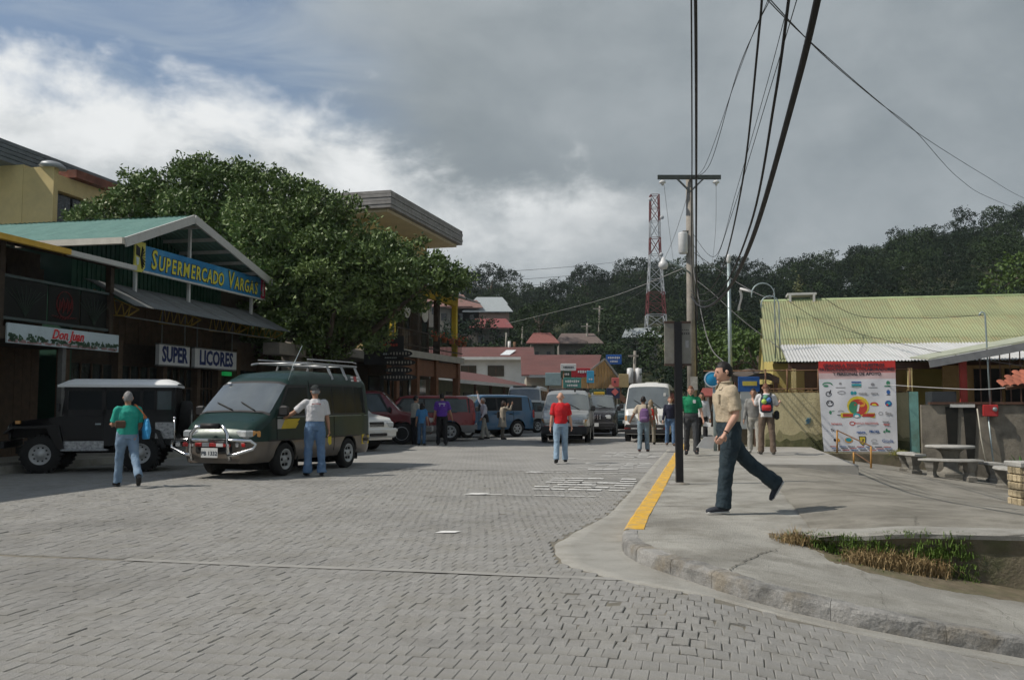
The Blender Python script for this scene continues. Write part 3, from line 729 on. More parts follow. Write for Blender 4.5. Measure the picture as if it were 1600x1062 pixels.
mb = MB(); wbox(mb, 22.05, 28.95, -14.86, -14.80, 4.98, 5.66); part('board', mb, M('sign_blue', (.022, .19, .42), .45, .25, 1.2, stain=(.12, .38, .55), sscale=1.1, samt=.6), ssn, True)
mb = MB(); wbox(mb, 22.02, 28.98, -14.88, -14.79, 4.93, 4.98); part('frame', mb, white_steel, ssn, True)
mb = MB(); wbox(mb, 28.66, 28.95, -14.80, -14.785, 4.985, 5.655); part('red_end_panel', mb, M('sign_red', (.45, .02, .06), .5), ssn, True)
text('brand_text', 'IMPERIAL', .13, sign_white, ssn, WM[ssn].inverted() @ frame(uv(28.81, -14.78, 5.32), (0, 0, 1), uv(-1, 0)), offset=.003)
sy = M('sign_yellow', (.62, .58, .07), .5, .08); sk = M('sign_black', (.012, .014, .02), .5, .1)
def sign_word(parent, letters, z, v, size_big, size_small, u0, u1):
    ws = []; 
    inv = WM[parent].inverted()
    # measure by glyph table, place every letter by hand so that the word fills u0..u1
    wid = {'M': .86, 'I': .34, ' ': .45, 'O': .74, 'C': .70, 'D': .70, 'A': .70, 'G': .74, 'V': .70, 'U': .68}
    tot = sum(wid.get(c.upper(), .62)*(size_big if c.isupper() else size_small) for c in letters); sc = (u1-u0)/tot; x = u0
    for c in letters:
        s_ = size_big if c.isupper() else size_small; w = wid.get(c.upper(), .62)*s_*sc
        if c != ' ':
            zz = z
            for nm, mt_, off, dv in (('letter_outline', sk, .034, .006), ('letter', sy, .012, .016)):
                text(nm, c.upper(), s_*1.0, mt_, parent, inv @ facing(x+w/2, v+dv, zz), offset=off, shear=.12, sx=sc*.92, ext=.002, valign='BOTTOM_BASELINE')
        x += w
sign_word(ssn, 'Supermercado Vargas', 5.085, -14.80, .74, .56, 22.3, 28.45)
mb = MB()                                           # crest at the near end
cr = [(21.62, 5.72), (22.08, 5.72), (22.08, 5.05), (21.95, 4.92), (21.6, 4.9), (21.62, 5.3)]
mb.prism([uv(a, -14.82, z) for a, z in cr], uv(0, .04)-uv(0, 0)); crest = part('crest_panel', mb, M('crest_yellow', (.55, .52, .10), .5, .1), ssn, True)
mb = MB()
for q in range(9):
    an = -1.2+q*.3; mb.beam(uv(21.86, -14.775, 5.3), uv(21.86+.2*math.cos(an), -14.775, 5.3+.32*math.sin(an)), .05, .01)
mb.add([uv(21.66, -14.774, 5.62), uv(21.84, -14.774, 5.55), uv(21.84, -14.774, 5.3), uv(21.66, -14.774, 5.35)], [(0, 1, 2, 3)])
part('crest_bird', mb, sk, crest, True)
mb = MB(); mb.add([uv(21.66, -14.77, 5.3), uv(21.8, -14.77, 5.28), uv(21.78, -14.77, 5.1), uv(21.7, -14.77, 5.08)], [(0, 1, 2, 3)]); part('crest_shield', mb, M('crest_pale', (.5, .6, .65), .5), crest, True)
navy = M('sign_navy', (.015, .03, .13), .5, .1)
for lab, a_, b_, w_ in (('white sign panel with navy word SUPER under the awning', 23.95, 25.55, 'SUPER'), ('white sign panel with navy word LICORES under the awning', 25.85, 28.4, 'LICORES')):
    s_ = root('shop_sign', uv((a_+b_)/2, -15.5, 2.58), lab, 'sign', group='liquor shop signs')
    mb = MB(); wbox(mb, a_, b_, -15.62, -15.5, 2.56, 3.13); part('panel', mb, sign_white, s_, True)
    mb = MB(); wbox(mb, a_-.02, b_+.02, -15.63, -15.51, 2.52, 2.56); wbox(mb, a_-.02, b_+.02, -15.63, -15.51, 3.13, 3.17); part('frame', mb, old_tin, s_, True)
    text('lettering', w_, .62, navy, s_, WM[s_].inverted() @ facing((a_+b_)/2, -15.492, 2.845), offset=.022, sx=(b_-a_)*.92/(len(w_)*.385), ext=.003)
    for u_ in (a_+.2, b_-.2):
        mb = MB(); mb.beam(uv(u_, -15.56, 3.15), uv(u_, -15.56, 4.1), .03); part('hanger', mb, old_tin, s_, True)
mb = MB(); wbox(mb, 28.7, 29.2, -16.2, -16.1, 2.38, 2.52)
single('open_sign', mb, M('green_sign_light', (.02, .35, .08), .5, .1, emit=(.02, .5, .12, .2)), 'small green lit sign past the liquor shop', 'sign')
# --- yellow block behind the roofs on the far left
yb = root('apartment_block', uv(38, -33), 'cream yellow block with dark ribbed parapet rising behind the teal roof', 'building')
u0, v1 = 36.2, -29.0
mb = MB(); wbox(mb, u0, 50, -45, v1-1.6, 0, 12.35); part('wall', mb, yellow_wall, yb, True)
mb = MB(); wbox(mb, u0+.02, u0+.32, -31, v1, 0, 12.2); part('end_wall', mb, yellow_wall, yb, True)
mb = MB(); wbox(mb, 37.2, 47, v1-1.6, v1-.6, 8.6, 9.6); wbox(mb, 37.2, 47, v1-1.6, v1-.6, 11.35, 12.1); part('bay', mb, yellow_wall, yb, True)
for (a_, b_) in ((36.6, 38.6), (38.7, 40.6), (40.7, 42.6), (42.7, 44.6)):
    mb = MB(); wbox(mb, a_, b_-.08, v1-1.3, v1-.9, 9.65, 11.3); part('window', mb, glass_dk, yb, True)
for k_ in range(5):
    mb = MB(); z_ = 12.36+.2*k_
    wbox(mb, 33.6, 50.5, -46, -31.0, z_, z_+.17); part('parapet_rail', mb, M('dark_ribbed_metal', (.13, .15, .16), .55, .2, 2, metal=.2), yb, True)
mb = MB(); wbox(mb, 38, 47, v1-1.6, v1-.2, 12.12, 12.5); part('eave', mb, M('rusty_eave', (.16, .06, .04), .85, .4, 2), yb, True)
mb = MB(); mb.lathe([(.01, .3), (.3, .27), (.5, .17), (.6, 0)], uv(36.5, v1-.3, 12.2), 16, rot=Matrix.Rotation(.15, 3, 'Y'))
single('satellite_dish', mb, grey_tin, 'grey satellite dish on the corner of the yellow block', 'dish')
# --- low shop under the tree
ls = root('low_shop', uv(34, -16), 'low shaded shop with grey concrete canopy beneath the big tree', 'shop')
mb = MB(); wbox(mb, 29.3, 39.5, -22, -16.2, .1, 3.6); wbox(mb, 29.3, 39.5, -22, -16.9, 3.6, 5.6); part('wall', mb, M('brown_stucco', (.10, .075, .055), .9, .2), ls, True)  # upper box added: dark wall standing in for the tree's shade
mb = MB(); wbox(mb, 32.4, 39.6, -16.2, -14.0, 3.3, 3.62); part('canopy', mb, M('canopy_concrete', (.24, .22, .19), .9, .2, 2), ls, True)
mb = MB(); poly = [(30.3, 2.6)]+[(31.3-1.0*math.cos(t*math.pi/10), 3.05+.95*math.sin(t*math.pi/10)) for t in range(11)]+[(32.3, 2.6)]
mb.prism([uv(a, -14.5, z) for a, z in poly], uv(0, -.3)-uv(0, 0)); part('arched_parapet', mb, M('canopy_concrete2', (.22, .20, .17), .9, .2, 2), ls, True)
mb = MB(); wbox(mb, 28.9, 31, -14.8, -14.2, 3.1, 3.5); part('canopy', mb, M('canopy_concrete', (.24, .22, .19)), ls, True)
for u_ in (29.4, 31.3, 33.4, 35.6, 37.8, 39.4):
    mb = MB(); wbox(mb, u_-.12, u_+.12, -16.2, -15.95, .1, 3.3); part('column', mb, M('brown_column', (.11, .075, .05)), ls, True)
for (a_, b_) in ((29.8, 31), (31.7, 33), (33.8, 35.2), (36, 37.4), (38.1, 39.1)):
    mb = MB(); wbox(mb, a_, b_, -16.2, -16.12, .9, 2.6); part('shop_window', mb, glass_dk, ls, True)
# --- yellow corner building with balcony beyond the tree
BA = R(15.0); bd = Vector((math.sin(BA), math.cos(BA), 0)); bn = Vector((math.cos(BA), -math.sin(BA), 0)); BO = Vector((-5.3, 40, 0))
def bp(a, b, z): return BO+bd*a+bn*b+Vector((0, 0, z))       # a along the street, b towards the street
def bbx(mb, a0, a1, b0, b1, z0, z1, mi=0): return mb.box(bp((a0+a1)/2, (b0+b1)/2, (z0+z1)/2), (abs(b1-b0), abs(a1-a0), abs(z1-z0)), -BA, mi)
cb = root('balcony_building', bp(5, -4, 0), 'three storey yellow corner building with flower balcony and grey ribbed roof edge', 'building')
rib_m = M('grey_ribbed_fascia', (.27, .26, .25), .7, .2, 3, stain=(.15, .14, .13), sscale=2)
for k_ in range(5):
    mb = MB(); z_ = 10.0+.155*k_; o_ = .02*(k_ % 2)
    bbx(mb, -o_, 10.1+o_, -14, o_, z_, z_+.135); part('fascia_rib', mb, rib_m, cb, True)
mb = MB(); bbx(mb, .25, 9.85, -13, -.25, 9.86, 9.995); part('soffit', mb, M('cream_soffit', (.6, .52, .36), .85, .08, 1), cb, True)
mb = MB(); bbx(mb, 1.4, 9.2, -12, -1.7, 3.9, 9.86); part('wall', mb, yellow_wall, cb, True)
mb = MB(); bbx(mb, 1.2, 9.2, -12, -1.5, .1, 3.55); part('ground_floor_wall', mb, M('shaded_ochre_wall', (.12, .085, .05), .85, .2), cb, True)  # ochre darkened in colour for the tree shade over the ground floor
mb = MB(); bbx(mb, .2, 9.6, -2.2, .3, 3.55, 3.85); part('balcony_slab', mb, M('slab_plaster', (.34, .31, .26), .85, .15, 2), cb, True)
ycol = M('yellow_column', (.62, .44, .04), .7, .1, 3)
for a_ in (.6, 3.6, 6.4, 9.2):
    mb = MB(); bbx(mb, a_-.13, a_+.13, -.25, 0, 3.85, 7.0); part('column', mb, ycol if a_ in (.6, 9.2) else dark_wood, cb, True)
mb = MB(); bbx(mb, .45, 9.35, -.3, .02, 6.6, 7.05); part('beam', mb, ycol, cb, True)
mb = MB(); mb.prism([bp(3, .0, 7.05), bp(9.9, .0, 7.05), bp(9.9, 1.1, 6.75), bp(3, 1.1, 6.75)], (0, 0, .06)); part('tin_awning', mb, grey_tin, cb, True)
for a_ in (1.8, 3.2, 4.6, 6.0, 7.4, 8.6):
    mb = MB(); bbx(mb, a_-.5, a_+.5, -1.7, -1.62, 4.0, 6.4); w_ = part('window', mb, glass_dk, cb, True)
    mb = MB(); pts_ = [(-.48, 6.4), (.48, 6.4), (.46, 6.0), (.25, 5.78), (0, 5.72), (-.25, 5.78), (-.46, 6.0)]
    mb.prism([bp(a_+x_, -1.55, z_) for x_, z_ in pts_], bn*-.03); part('curtain', mb, M('white_curtain', (.6, .58, .52), .9, .1), w_, True)
    mb = MB(); bbx(mb, a_-.55, a_-.5, -1.7, -1.55, 4.0, 6.45); bbx(mb, a_+.5, a_+.55, -1.7, -1.55, 4.0, 6.45); part('frame', mb, dark_wood2, w_, True)
for z_ in (4.05, 4.75):
    mb = MB(); bbx(mb, .4, 9.5, .18, .23, z_, z_+.05); part('rail', mb, dark_wood, cb, True)
for k_ in range(46):
    mb = MB(); bbx(mb, .45+.197*k_, .475+.197*k_, .19, .215, 3.85, 4.75); part('baluster', mb, dark_wood, cb, True)
for a_ in (.5, 3, 5.6, 9.0):
    mb = MB(); bbx(mb, a_-.16, a_+.16, -.1, .22, .1, 3.55); part('pillar', mb, orange_brick, cb, True)
for (a_, b_) in ((1.2, 2.8), (3.4, 5.2), (6, 8.4)):
    mb = MB(); bbx(mb, a_, b_, -1.5, -1.42, .9, 2.7); part('shop_window', mb, glass_dk, cb, True)
mb = MB(); bbx(mb, .1, 9.3, -.16, .1, 2.75, 3.5); part('lintel', mb, orange_brick, cb, True)
flower = M('orange_flowers', (.6, .10, .04), .7, .3); fleaf = M('flower_leaves', (.05, .10, .03), .7, .3); pot = M('clay_pot', (.32, .11, .05), .8, .15)
for k_, a_ in enumerate((4.8, 6.1, 7.2, 8.3, 9.3)):
    pr = root('flower_pot', bp(a_, .38, 4.5), ('clay flower pot hanging on the balcony rail, %s from the far corner' % ('nearest', 'second', 'third', 'fourth', 'fifth')[4-k_]), 'flower pot', group='pots on the balcony rail')
    mb = MB(); mb.lathe([(.11, 0), (.15, .22), (.17, .22), (.17, .26), (.01, .25)], bp(a_, .38, 4.45), 12); part('pot', mb, pot, pr, True)
    mb = MB(); mf = MB(); rr = random.Random(k_)
    for q in range(60):
        c_ = bp(a_+rr.gauss(0, .2), .4+rr.gauss(0, .13), 4.75+rr.gauss(0, .14)); s_ = .05
        t_ = Vector((rr.gauss(0, 1), rr.gauss(0, 1), rr.gauss(0, 1))).normalized(); t2 = t_.orthogonal().normalized()
        (mf if q % 3 == 0 else mb).add([c_-t_*s_, c_+t2*s_*.6, c_+t_*s_, c_-t2*s_*.6], [(0, 1, 2, 3)])
    part('leaves', mb, fleaf, pr, True); part('flowers', mf, flower, pr, True)
# hanging boards on a post outside the corner building
hb = root('sign_post', uv(37.5, -13.2, .1), 'dark post of hanging wooden shop boards in front of the corner building', 'sign')
mb = MB(); mb.tube([uv(37.5, -13.2, .1), uv(37.5, -13.2, 5)], .05, 8); part('post', mb, dark_wood, hb, True)
bm_ = M('black_board', (.018, .018, .02), .6, .2); bt = M('board_text', (.35, .33, .28), .7, .2); br_ = M('board_red', (.4, .05, .03), .7)
mb = MB(); mb.box(at(600, 547, 37.2), (1.6, .08, 1.15), 0); b1 = part('board', mb, bm_, hb, True)
mb = MB(); p_ = at(600, 547, 37.13)
for q in range(7): mb.box(p_+Vector((-.62+.16*q, 0, .4-.06*(q % 2))), (.1, .012, .06))
for q in range(6): mb.box(p_+Vector((-.05+.11*q, 0, .2+.02*(q % 2))), (.08, .012, .1))
part('red_lettering', mb, br_, b1, True)['kind'] = 'stuff'
mb = MB()
for q in range(7): mb.box(p_+Vector((.0+.09*q, 0, -.15)), (.06, .012, .07)); mb.box(p_+Vector((.06+.07*q, 0, -.3)), (.05, .012, .05))
part('white_lettering', mb, M('board_pale', (.4, .45, .45), .7), b1, True)['kind'] = 'stuff'
for k_, (px_, py_, w_) in enumerate(((625, 552, 1.0), (624, 566, 1.3), (623, 578, 1.1), (622, 589, 1.5))):
    c_ = at(px_, py_, 37.0); mb = MB(); n_ = 14
    mb.prism([c_+Vector((w_/2*math.cos(2*math.pi*q/n_), 0, .15*math.sin(2*math.pi*q/n_))) for q in range(n_)], (0, .05, 0)); b_ = part('oval_board', mb, bm_, hb, True)
    mb = MB(); nl = int(w_*7)
    for q in range(nl): mb.box(c_+Vector((-w_*.36+w_*.72*q/(nl-1), -.006, 0)), (.05, .012, .11 if q % 3 else .08))
    part('lettering', mb, bt, b_, True)['kind'] = 'stuff'
# ------------------------------------------------------------------ right side: compound wall, green roofed hall, porch, plaza furniture
plaster_y = M('stained_yellow_plaster', (.42, .37, .22), .92, .12, 2.5, .7, 22, stain=(.28, .25, .15), sscale=1.6, samt=.6)
moss_pl = M('mossy_plaster_foot', (.075, .08, .035), .95, .35, 2.5, .7, 22, stain=(.20, .18, .10), sscale=3.2, samt=.55)
green_tin = M('faded_green_tin', (.245, .27, .15), .65, .14, 1.2, 0, stain=(.27, .21, .11), sscale=.9, samt=.75, isl=.10, stain2=((.17, .19, .10), .5, .45))
white_tin = M('pale_zinc_roof', (.50, .51, .51), .5, .08, 2, 0, metal=.15, stain=(.36, .34, .32), sscale=1.2, samt=.4, isl=.04)
brown_w = M('brown_painted_wood', (.085, .045, .03), .75, .25, 4)
rust = M('rusty_pipe', (.16, .09, .05), .8, .35, 8)
galv = M('galvanised_pipe', (.30, .36, .37), .45, .15, 6, metal=.5)
grey_wall = M('damp_grey_wall', (.20, .18, .145), .92, .25, 2.2, .6, 25, stain=(.055, .05, .04), sscale=.9, samt=.8)
cw = root('compound_wall', uv(27.6, 3.4, 0), 'yellow plastered compound wall, mossy at the foot, with pipe fence on top', 'wall')
WU = 27.6
mb = MB()
nv_ = 40
for i in range(nv_):
    a = 1.5+i*.1; b = a+.1
    j = lambda q, s: .012*mnoise.noise(Vector((q*3, s*3, 1)))
    zs = (-.6, lambda v: .40+.16*mnoise.noise(Vector((v*1.3, 0, 3)))+.14*mnoise.noise(Vector((v*6, 0, 3))), lambda v: .62+.2*mnoise.noise(Vector((v*1.6, 3, 3)))+.2*mnoise.noise(Vector((v*7, 3, 3))), 1.72)
    pa = [uv(WU+j(a, k), a, (z(a) if callable(z) else z)) for k, z in enumerate(zs)]; pb = [uv(WU+j(b, k), b, (z(b) if callable(z) else z)) for k, z in enumerate(zs)]
    mb.add(pa+pb, [(0, 1, 5, 4)], 1); mb.add(pa+pb, [(1, 2, 6, 5)], 2); mb.add(pa+pb, [(2, 3, 7, 6)], 0)
wbox(mb, WU+.02, WU+.2, 1.5, 5.5, -.6, 1.74)
part('wall', mb, [plaster_y, moss_pl, M('damp_plaster_band', (.24, .22, .12), .92, .3, 4, .7, 22, stain=(.10, .11, .05), sscale=4, samt=.75)], cw, True)
mb = MB()
for q_ in range(9): mb.beam(uv(WU-.02, 2.62+.05*(q_ % 3), .85+.05*(q_//3)+.02*(q_ % 2)), uv(WU-.02, 2.66+.05*((q_+1) % 3), .93+.05*(q_//3)), .035, .012)
part('graffiti', mb, M('blue_spray', (.05, .16, .24), .8, .2), cw, True)['kind'] = 'stuff'
mb = MB(); wbox(mb, WU-.06, WU+.24, 5.38, 5.62, -.6, 1.76); part('pilaster', mb, M('teal_pilaster', (.17, .36, .33), .85, .15, 3, stain=(.09, .10, .06), sscale=1.1, samt=.7), cw, True)
mb = MB()
for i in range(80): mb.box(uv(WU+.1, 1.52+.05*i, 1.775+.01*math.sin(i*9)), (.03, .12, .06+.03*math.sin(i*5.1)), STREET_ROT)
part('coping_spikes', mb, M('rusty_coping', (.20, .13, .06), .9, .3), cw, True)['kind'] = 'stuff'
for v_ in (1.55, 2.15, 3.0, 3.9, 4.75, 5.45):
    mb = MB(); mb.tube([uv(WU+.1, v_, 1.7), uv(WU+.1, v_, 2.42)], .025, 8); part('fence_post', mb, rust, cw, True)
for z_ in (1.85, 2.38):
    mb = MB(); mb.tube([uv(WU+.1, -.2 if z_ > 2 else 1.5, z_), uv(WU+.1, 5.5, z_)], .018, 6); part('fence_rail', mb, rust, cw, True)
mb = MB()
for i in range(60):
    v_ = 1.0+i*.08
    for sgn in (-1, 1):
        a, b = v_, v_+sgn*.5
        if 1.5 < a < 5.45 and 1.5 < b < 5.45: mb.beam(uv(WU+.1, a, 1.86), uv(WU+.1, b, 2.37), .006)
part('chain_link', mb, rust, cw, True)['kind'] = 'stuff'
# the green roofed hall and its veranda
hall = root('green_roofed_hall', uv(34.6, 8, 0), 'long hall with faded green corrugated roof behind the compound wall', 'building')
slope_v = uv(4.65, .25)-uv(0, 0)+Vector((0, 0, 2.38))
roof_sheets(hall, uv(30.0, 1.62, 2.74), uv(0, 1)-uv(0, 0), slope_v, 15.5, slope_v.length, 18, 3, green_tin, waves=10, amp=.017, lap=.1)
back_v = uv(4.6, 0)-uv(0, 0)+Vector((0, 0, -2.38))
mb = MB(); a = uv(34.65, 1.9, 5.14); mb.prism([a, a+(uv(0, 15)-uv(0, 0)), a+(uv(0, 15)-uv(0, 0))+back_v, a+back_v], (0, 0, -.03)); part('back_roof', mb, green_tin, hall, True)
mb = MB(); mb.tube([uv(34.66, 1.85, 5.13), uv(34.66, 17, 5.13)], .07, 8); part('ridge_cap', mb, M('ridge_green', (.27, .33, .17), .6, .15), hall, True)
mb = MB(); wbox(mb, 30.6, 39, 1.95, 17, -.4, 2.7); mb.prism([uv(30.6, 1.98, 2.7), uv(39, 1.98, 2.7), uv(34.7, 1.98, 4.95)], uv(0, .1)-uv(0, 0)); part('wall', mb, M('hall_yellow', (.48, .40, .13), .85, .1, 2), hall, True)
for (a_, b_) in ((2.9, 3.9), (4.6, 5.6)):
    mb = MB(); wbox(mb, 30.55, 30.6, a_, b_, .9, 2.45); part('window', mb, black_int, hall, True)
mb = MB(); wbox(mb, 30.52, 30.6, 4.05, 4.55, 0, 2.5); part('door', mb, brown_w, hall, True)
ver = (uv(2.75, 0)-uv(0, 0)+Vector((0, 0, .66)))
roof_sheets(hall, uv(28.35, 2.2, 2.66), uv(0, 1)-uv(0, 0), ver, 6.7, ver.length, 8, 1, white_tin, waves=9, amp=.016, name='veranda_sheet')
mb = MB(); wbox(mb, 28.45, 28.55, 2.25, 8.6, 2.42, 2.62); part('veranda_beam', mb, brown_w, hall, True)
for v_ in (2.4, 3.6, 4.9, 5.6):
    mb = MB(); wbox(mb, 28.42, 28.56, v_-.06, v_+.06, .1, 2.45); part('veranda_post', mb, M('pale_yellow_post', (.5, .42, .2), .8, .1), hall, True)
tb = root('roof_vent', uv(34.7, 3.3, 5.1), 'small white roof vent box on the green ridge with a shrub growing from it', 'roof vent')
mb = MB(); wbox(mb, 34.5, 35.3, 2.75, 3.75, 5.32, 5.40)
wbox(mb, 34.5, 34.6, 2.8, 2.88, 5.0, 5.32); wbox(mb, 34.5, 34.6, 3.62, 3.7, 5.0, 5.32); wbox(mb, 35.2, 35.3, 2.8, 2.88, 5.0, 5.32); wbox(mb, 35.2, 35.3, 3.62, 3.7, 5.0, 5.32); part('frame', mb, fascia_w, tb, True)
mb = MB(); rr = random.Random(2)
for q in range(120):
    c_ = uv(34.8, 3.15, 5.42)+Vector((rr.gauss(0, .08), rr.gauss(0, .08), abs(rr.gauss(0, .28)))); t_ = Vector((rr.gauss(0, 1), rr.gauss(0, 1), rr.gauss(.4, 1))).normalized(); t2 = t_.orthogonal().normalized()
    mb.add([c_-t_*.05, c_+t2*.03, c_+t_*.06, c_-t2*.03], [(0, 1, 2, 3)])
part('shrub', mb, M('dry_shrub', (.10, .11, .05), .8, .3), tb, True)
# goose-neck service pipes at the hall corner
for k_, (px_, ptop, ph) in enumerate(((1212, 446, 18), (1219, 462, 14))):
    b_ = at(px_, 560, 29.0); t_ = at(px_-2, ptop+14, 29.0); r_ = ph/50
    pts = [b_, t_]+[t_+Vector((-r_+r_*math.cos(q*math.pi/8), 0, r_*math.sin(q*math.pi/8))) for q in range(1, 9)]+[t_+Vector((-2*r_, 0, -.1))]
    mb = MB(); mb.tube(pts, .02, 8)
    single('service_pipe', mb, galv, ('taller' if k_ == 0 else 'shorter')+' of two hooked service pipes at the corner of the green roof', 'pipe', 'hooked service pipes', loc=b_)
# banner with print
ban = root('banner', uv(27.5, 3.3, .1), 'large white sponsor banner with red heading hung on the yellow wall', 'banner')
BU, BV0, BV1, BZ0, BZ1 = 27.42, 2.98, 5.02, .10, 2.62
def bpt(s_, t_, off=0.0):                              # s across 0..1, t up 0..1; the cloth hangs in soft folds
    v_ = lerp(BV0, BV1, s_)+.10*(1-s_)*(1-t_)*(1-t_)
    fold = .05*math.sin(s_*7+t_*4)*(1-t_)*.6+.03*math.sin(s_*13-t_*9)*t_*(1-t_)
    return uv(BU-abs(fold)-.02-off, v_, lerp(BZ0, BZ1, t_)-.015*math.sin(s_*math.pi)*(t_ > .97))
mb = MB(); mb.grid(lambda i, j: bpt(j, i), 30, 24)
for k_ in range(len(mb.f)):
    t_ = (k_//24)/30; mb.m[k_] = 1 if t_ >= .9 else (2 if t_ >= .84 else (3 if t_ >= .80 else 0))
part('cloth', mb, [M('banner_white', (.60, .61, .64), .5, .06, 2), M('banner_red', (.50, .035, .03), .5, .1), M('banner_pink', (.52, .20, .19), .5, .1), M('banner_pale_pink', (.56, .42, .42), .5, .1)], ban, True)
def btext(body, s_, t_, size, mat, sx=1.0, off=.003):
    x = (bpt(s_+.05, t_)-bpt(s_-.05, t_)); o_ = bpt(s_, t_, .012)
    return text('print_text', body, size, mat, ban, WM[ban].inverted() @ frame(o_, x, (0, 0, 1)), offset=off, sx=sx, ext=.001)
ink = M('print_black', (.03, .03, .04), .6); inkb = M('print_blue', (.03, .10, .30), .6); inkg = M('print_green', (.05, .22, .12), .6); inkr = M('print_red', (.45, .05, .04), .6); inko = M('print_orange', (.65, .30, .04), .6); inkgr = M('print_grey', (.25, .25, .26), .6); inky = M('print_yellow', (.62, .50, .05), .6); inkt = M('print_teal', (.03, .30, .36), .6); inkw = M('print_white', (.7, .7, .7), .6)
btext('GRACIAS A TODOS NUESTROS', .46, .95, .125, ink, .93, .004); btext('PATROCINADORES, COLABORADORES', .5, .905, .125, ink, .9, .004); btext('Y PERSONAL DE APOYO', .5, .855, .125, ink, .93, .004)
def disc(s_, t_, rx, rz, mat, name='print_mark', n=16, a0=0, a1=2*math.pi, off=.006):
    mb = MB(); 
    pts = [bpt(s_+rx*math.cos(a0+(a1-a0)*q/n)/2.04, t_+rz*math.sin(a0+(a1-a0)*q/n)/2.52, off) for q in range(n)]
    mb.add([bpt(s_, t_, off)]+pts, [(0, 1+q, 1+(q+1) % n) for q in range(n if a1-a0 > 6 else n-1)]); return part(name, mb, mat, ban, True)
def strip(s_, t_, w, h, mat, name='print_mark', off=.006, sk=0):
    mb = MB(); mb.add([bpt(s_-w/4.08, t_-h/5.04, off), bpt(s_+w/4.08, t_-h/5.04, off), bpt(s_+w/4.08+sk, t_+h/5.04, off), bpt(s_-w/4.08+sk, t_+h/5.04, off)], [(0, 1, 2, 3)]); return part(name, mb, mat, ban, True)
def ringm(s_, t_, rx, rz, mat, w=.03, a0=0, a1=2*math.pi, n=18):
    mb = MB(); vs = []
    for q in range(n+1):
        a = a0+(a1-a0)*q/n
        vs += [bpt(s_+(rx)*math.cos(a)/2.04, t_+rz*math.sin(a)/2.52, .007), bpt(s_+(rx-w)*math.cos(a)/2.04, t_+(rz-w)*math.sin(a)/2.52, .007)]
    mb.add(vs, [(2*q, 2*q+1, 2*q+3, 2*q+2) for q in range(n)]); return part('print_mark', mb, mat, ban, True)
# centre emblem
disc(.5, .50, .30, .28, inky); disc(.5, .49, .245, .225, inkr, off=.009); disc(.44, .485, .13, .17, inkg, off=.011); disc(.55, .53, .10, .10, inko, off=.011); strip(.49, .48, .05, .2, inkw, off=.013, sk=.02)
strip(.49, .40, .92, .13, inky, off=.008); strip(.36, .40, .28, .08, inkr, off=.011); strip(.62, .40, .32, .085, inkr, off=.011, sk=.02); disc(.475, .40, .10, .06, inkt, off=.013); disc(.475, .39, .06, .035, inkw, off=.014)
# rows of sponsor marks
ringm(.11, .735, .14, .08, inkg, .03, 0, math.pi); disc(.09, .725, .07, .03, inkg); disc(.28, .75, .04, .03, inkgr); strip(.28, .705, .26, .02, inkgr)
strip(.49, .765, .26, .035, inkb); strip(.49, .735, .26, .05, inkt); strip(.49, .715, .26, .02, inkg); disc(.70, .74, .05, .04, inkgr); strip(.70, .705, .24, .02, inkgr); disc(.90, .755, .05, .06, inkg); strip(.89, .72, .16, .03, inkg)
ringm(.12, .635, .08, .07, ink, .02); strip(.13, .655, .03, .12, ink, sk=.02); ringm(.29, .65, .11, .05, inkgr, .018); disc(.43, .645, .045, .05, inkt); disc(.47, .645, .04, .05, inkt); btext('mundo', .57, .64, .08, inkgr); btext('tierra', .72, .64, .08, inkgr); disc(.90, .655, .05, .06, inkb); strip(.90, .625, .1, .02, ink)
ringm(.13, .53, .10, .09, ink, .025); disc(.11, .54, .02, .02, ink); disc(.15, .54, .02, .02, ink); disc(.71, .505, .12, .10, inkr, a0=0, a1=math.pi); disc(.71, .505, .07, .06, inky, a0=0, a1=math.pi, off=.009); disc(.895, .53, .09, .085, inkb); disc(.90, .53, .05, .04, inkt, off=.009); disc(.88, .515, .03, .03, inkr, off=.011)
disc(.13, .43, .035, .05, inkg); strip(.15, .445, .06, .02, inkg, sk=.03); ringm(.27, .43, .09, .06, inkgr, .018, .2, 2.9); strip(.25, .40, .12, .02, ink); btext('Spa', .89, .42, .12, inkgr); ringm(.79, .42, .06, .05, inkgr, .015)
btext('Selvatura', .20, .305, .085, inkr, .9, .001); ringm(.41, .31, .075, .06, inkr, .02); btext('BANCO NACIONAL', .60, .31, .075, inkr, .95, .001); btext('travel', .85, .33, .07, inkgr); btext('tours', .86, .30, .07, inkr)
btext('Tu', .14, .235, .09, ink); btext('natura', .52, .215, .09, inkb); btext('PROEL', .70, .22, .095, inkb, 1, .003); disc(.86, .235, .03, .05, inkg); disc(.89, .225, .035, .03, inkg); disc(.83, .22, .03, .03, inkg)
disc(.16, .125, .035, .04, ink); disc(.21, .125, .04, .045, inko); disc(.35, .125, .11, .075, inko); disc(.35, .13, .085, .055, inkt, off=.009)
mb = MB(); mb.add([bpt(.485, .17, .008), bpt(.58, .17, .008), bpt(.575, .10, .008), bpt(.535, .065, .008), bpt(.49, .10, .008)], [(0, 1, 2, 3, 4)]); part('print_shield', mb, ink, ban, True)
mb = MB(); mb.add([bpt(.496, .16, .010), bpt(.569, .16, .010), bpt(.565, .105, .010), bpt(.535, .078, .010), bpt(.50, .105, .010)], [(0, 1, 2, 3, 4)]); part('print_shield', mb, inky, ban, True); strip(.533, .122, .03, .1, ink, off=.012, sk=.01)
ringm(.69, .12, .08, .045, inkgr, .012); strip(.70, .09, .18, .015, inkgr); btext('Giada', .87, .12, .13, inkb, 1, 0)
for r_ in range(3):
    for c_ in range(7): strip(.14+.12*c_+.02*r_, .055-.019*r_, .2, .018, (inkr, inkb, ink)[(c_+r_) % 3])
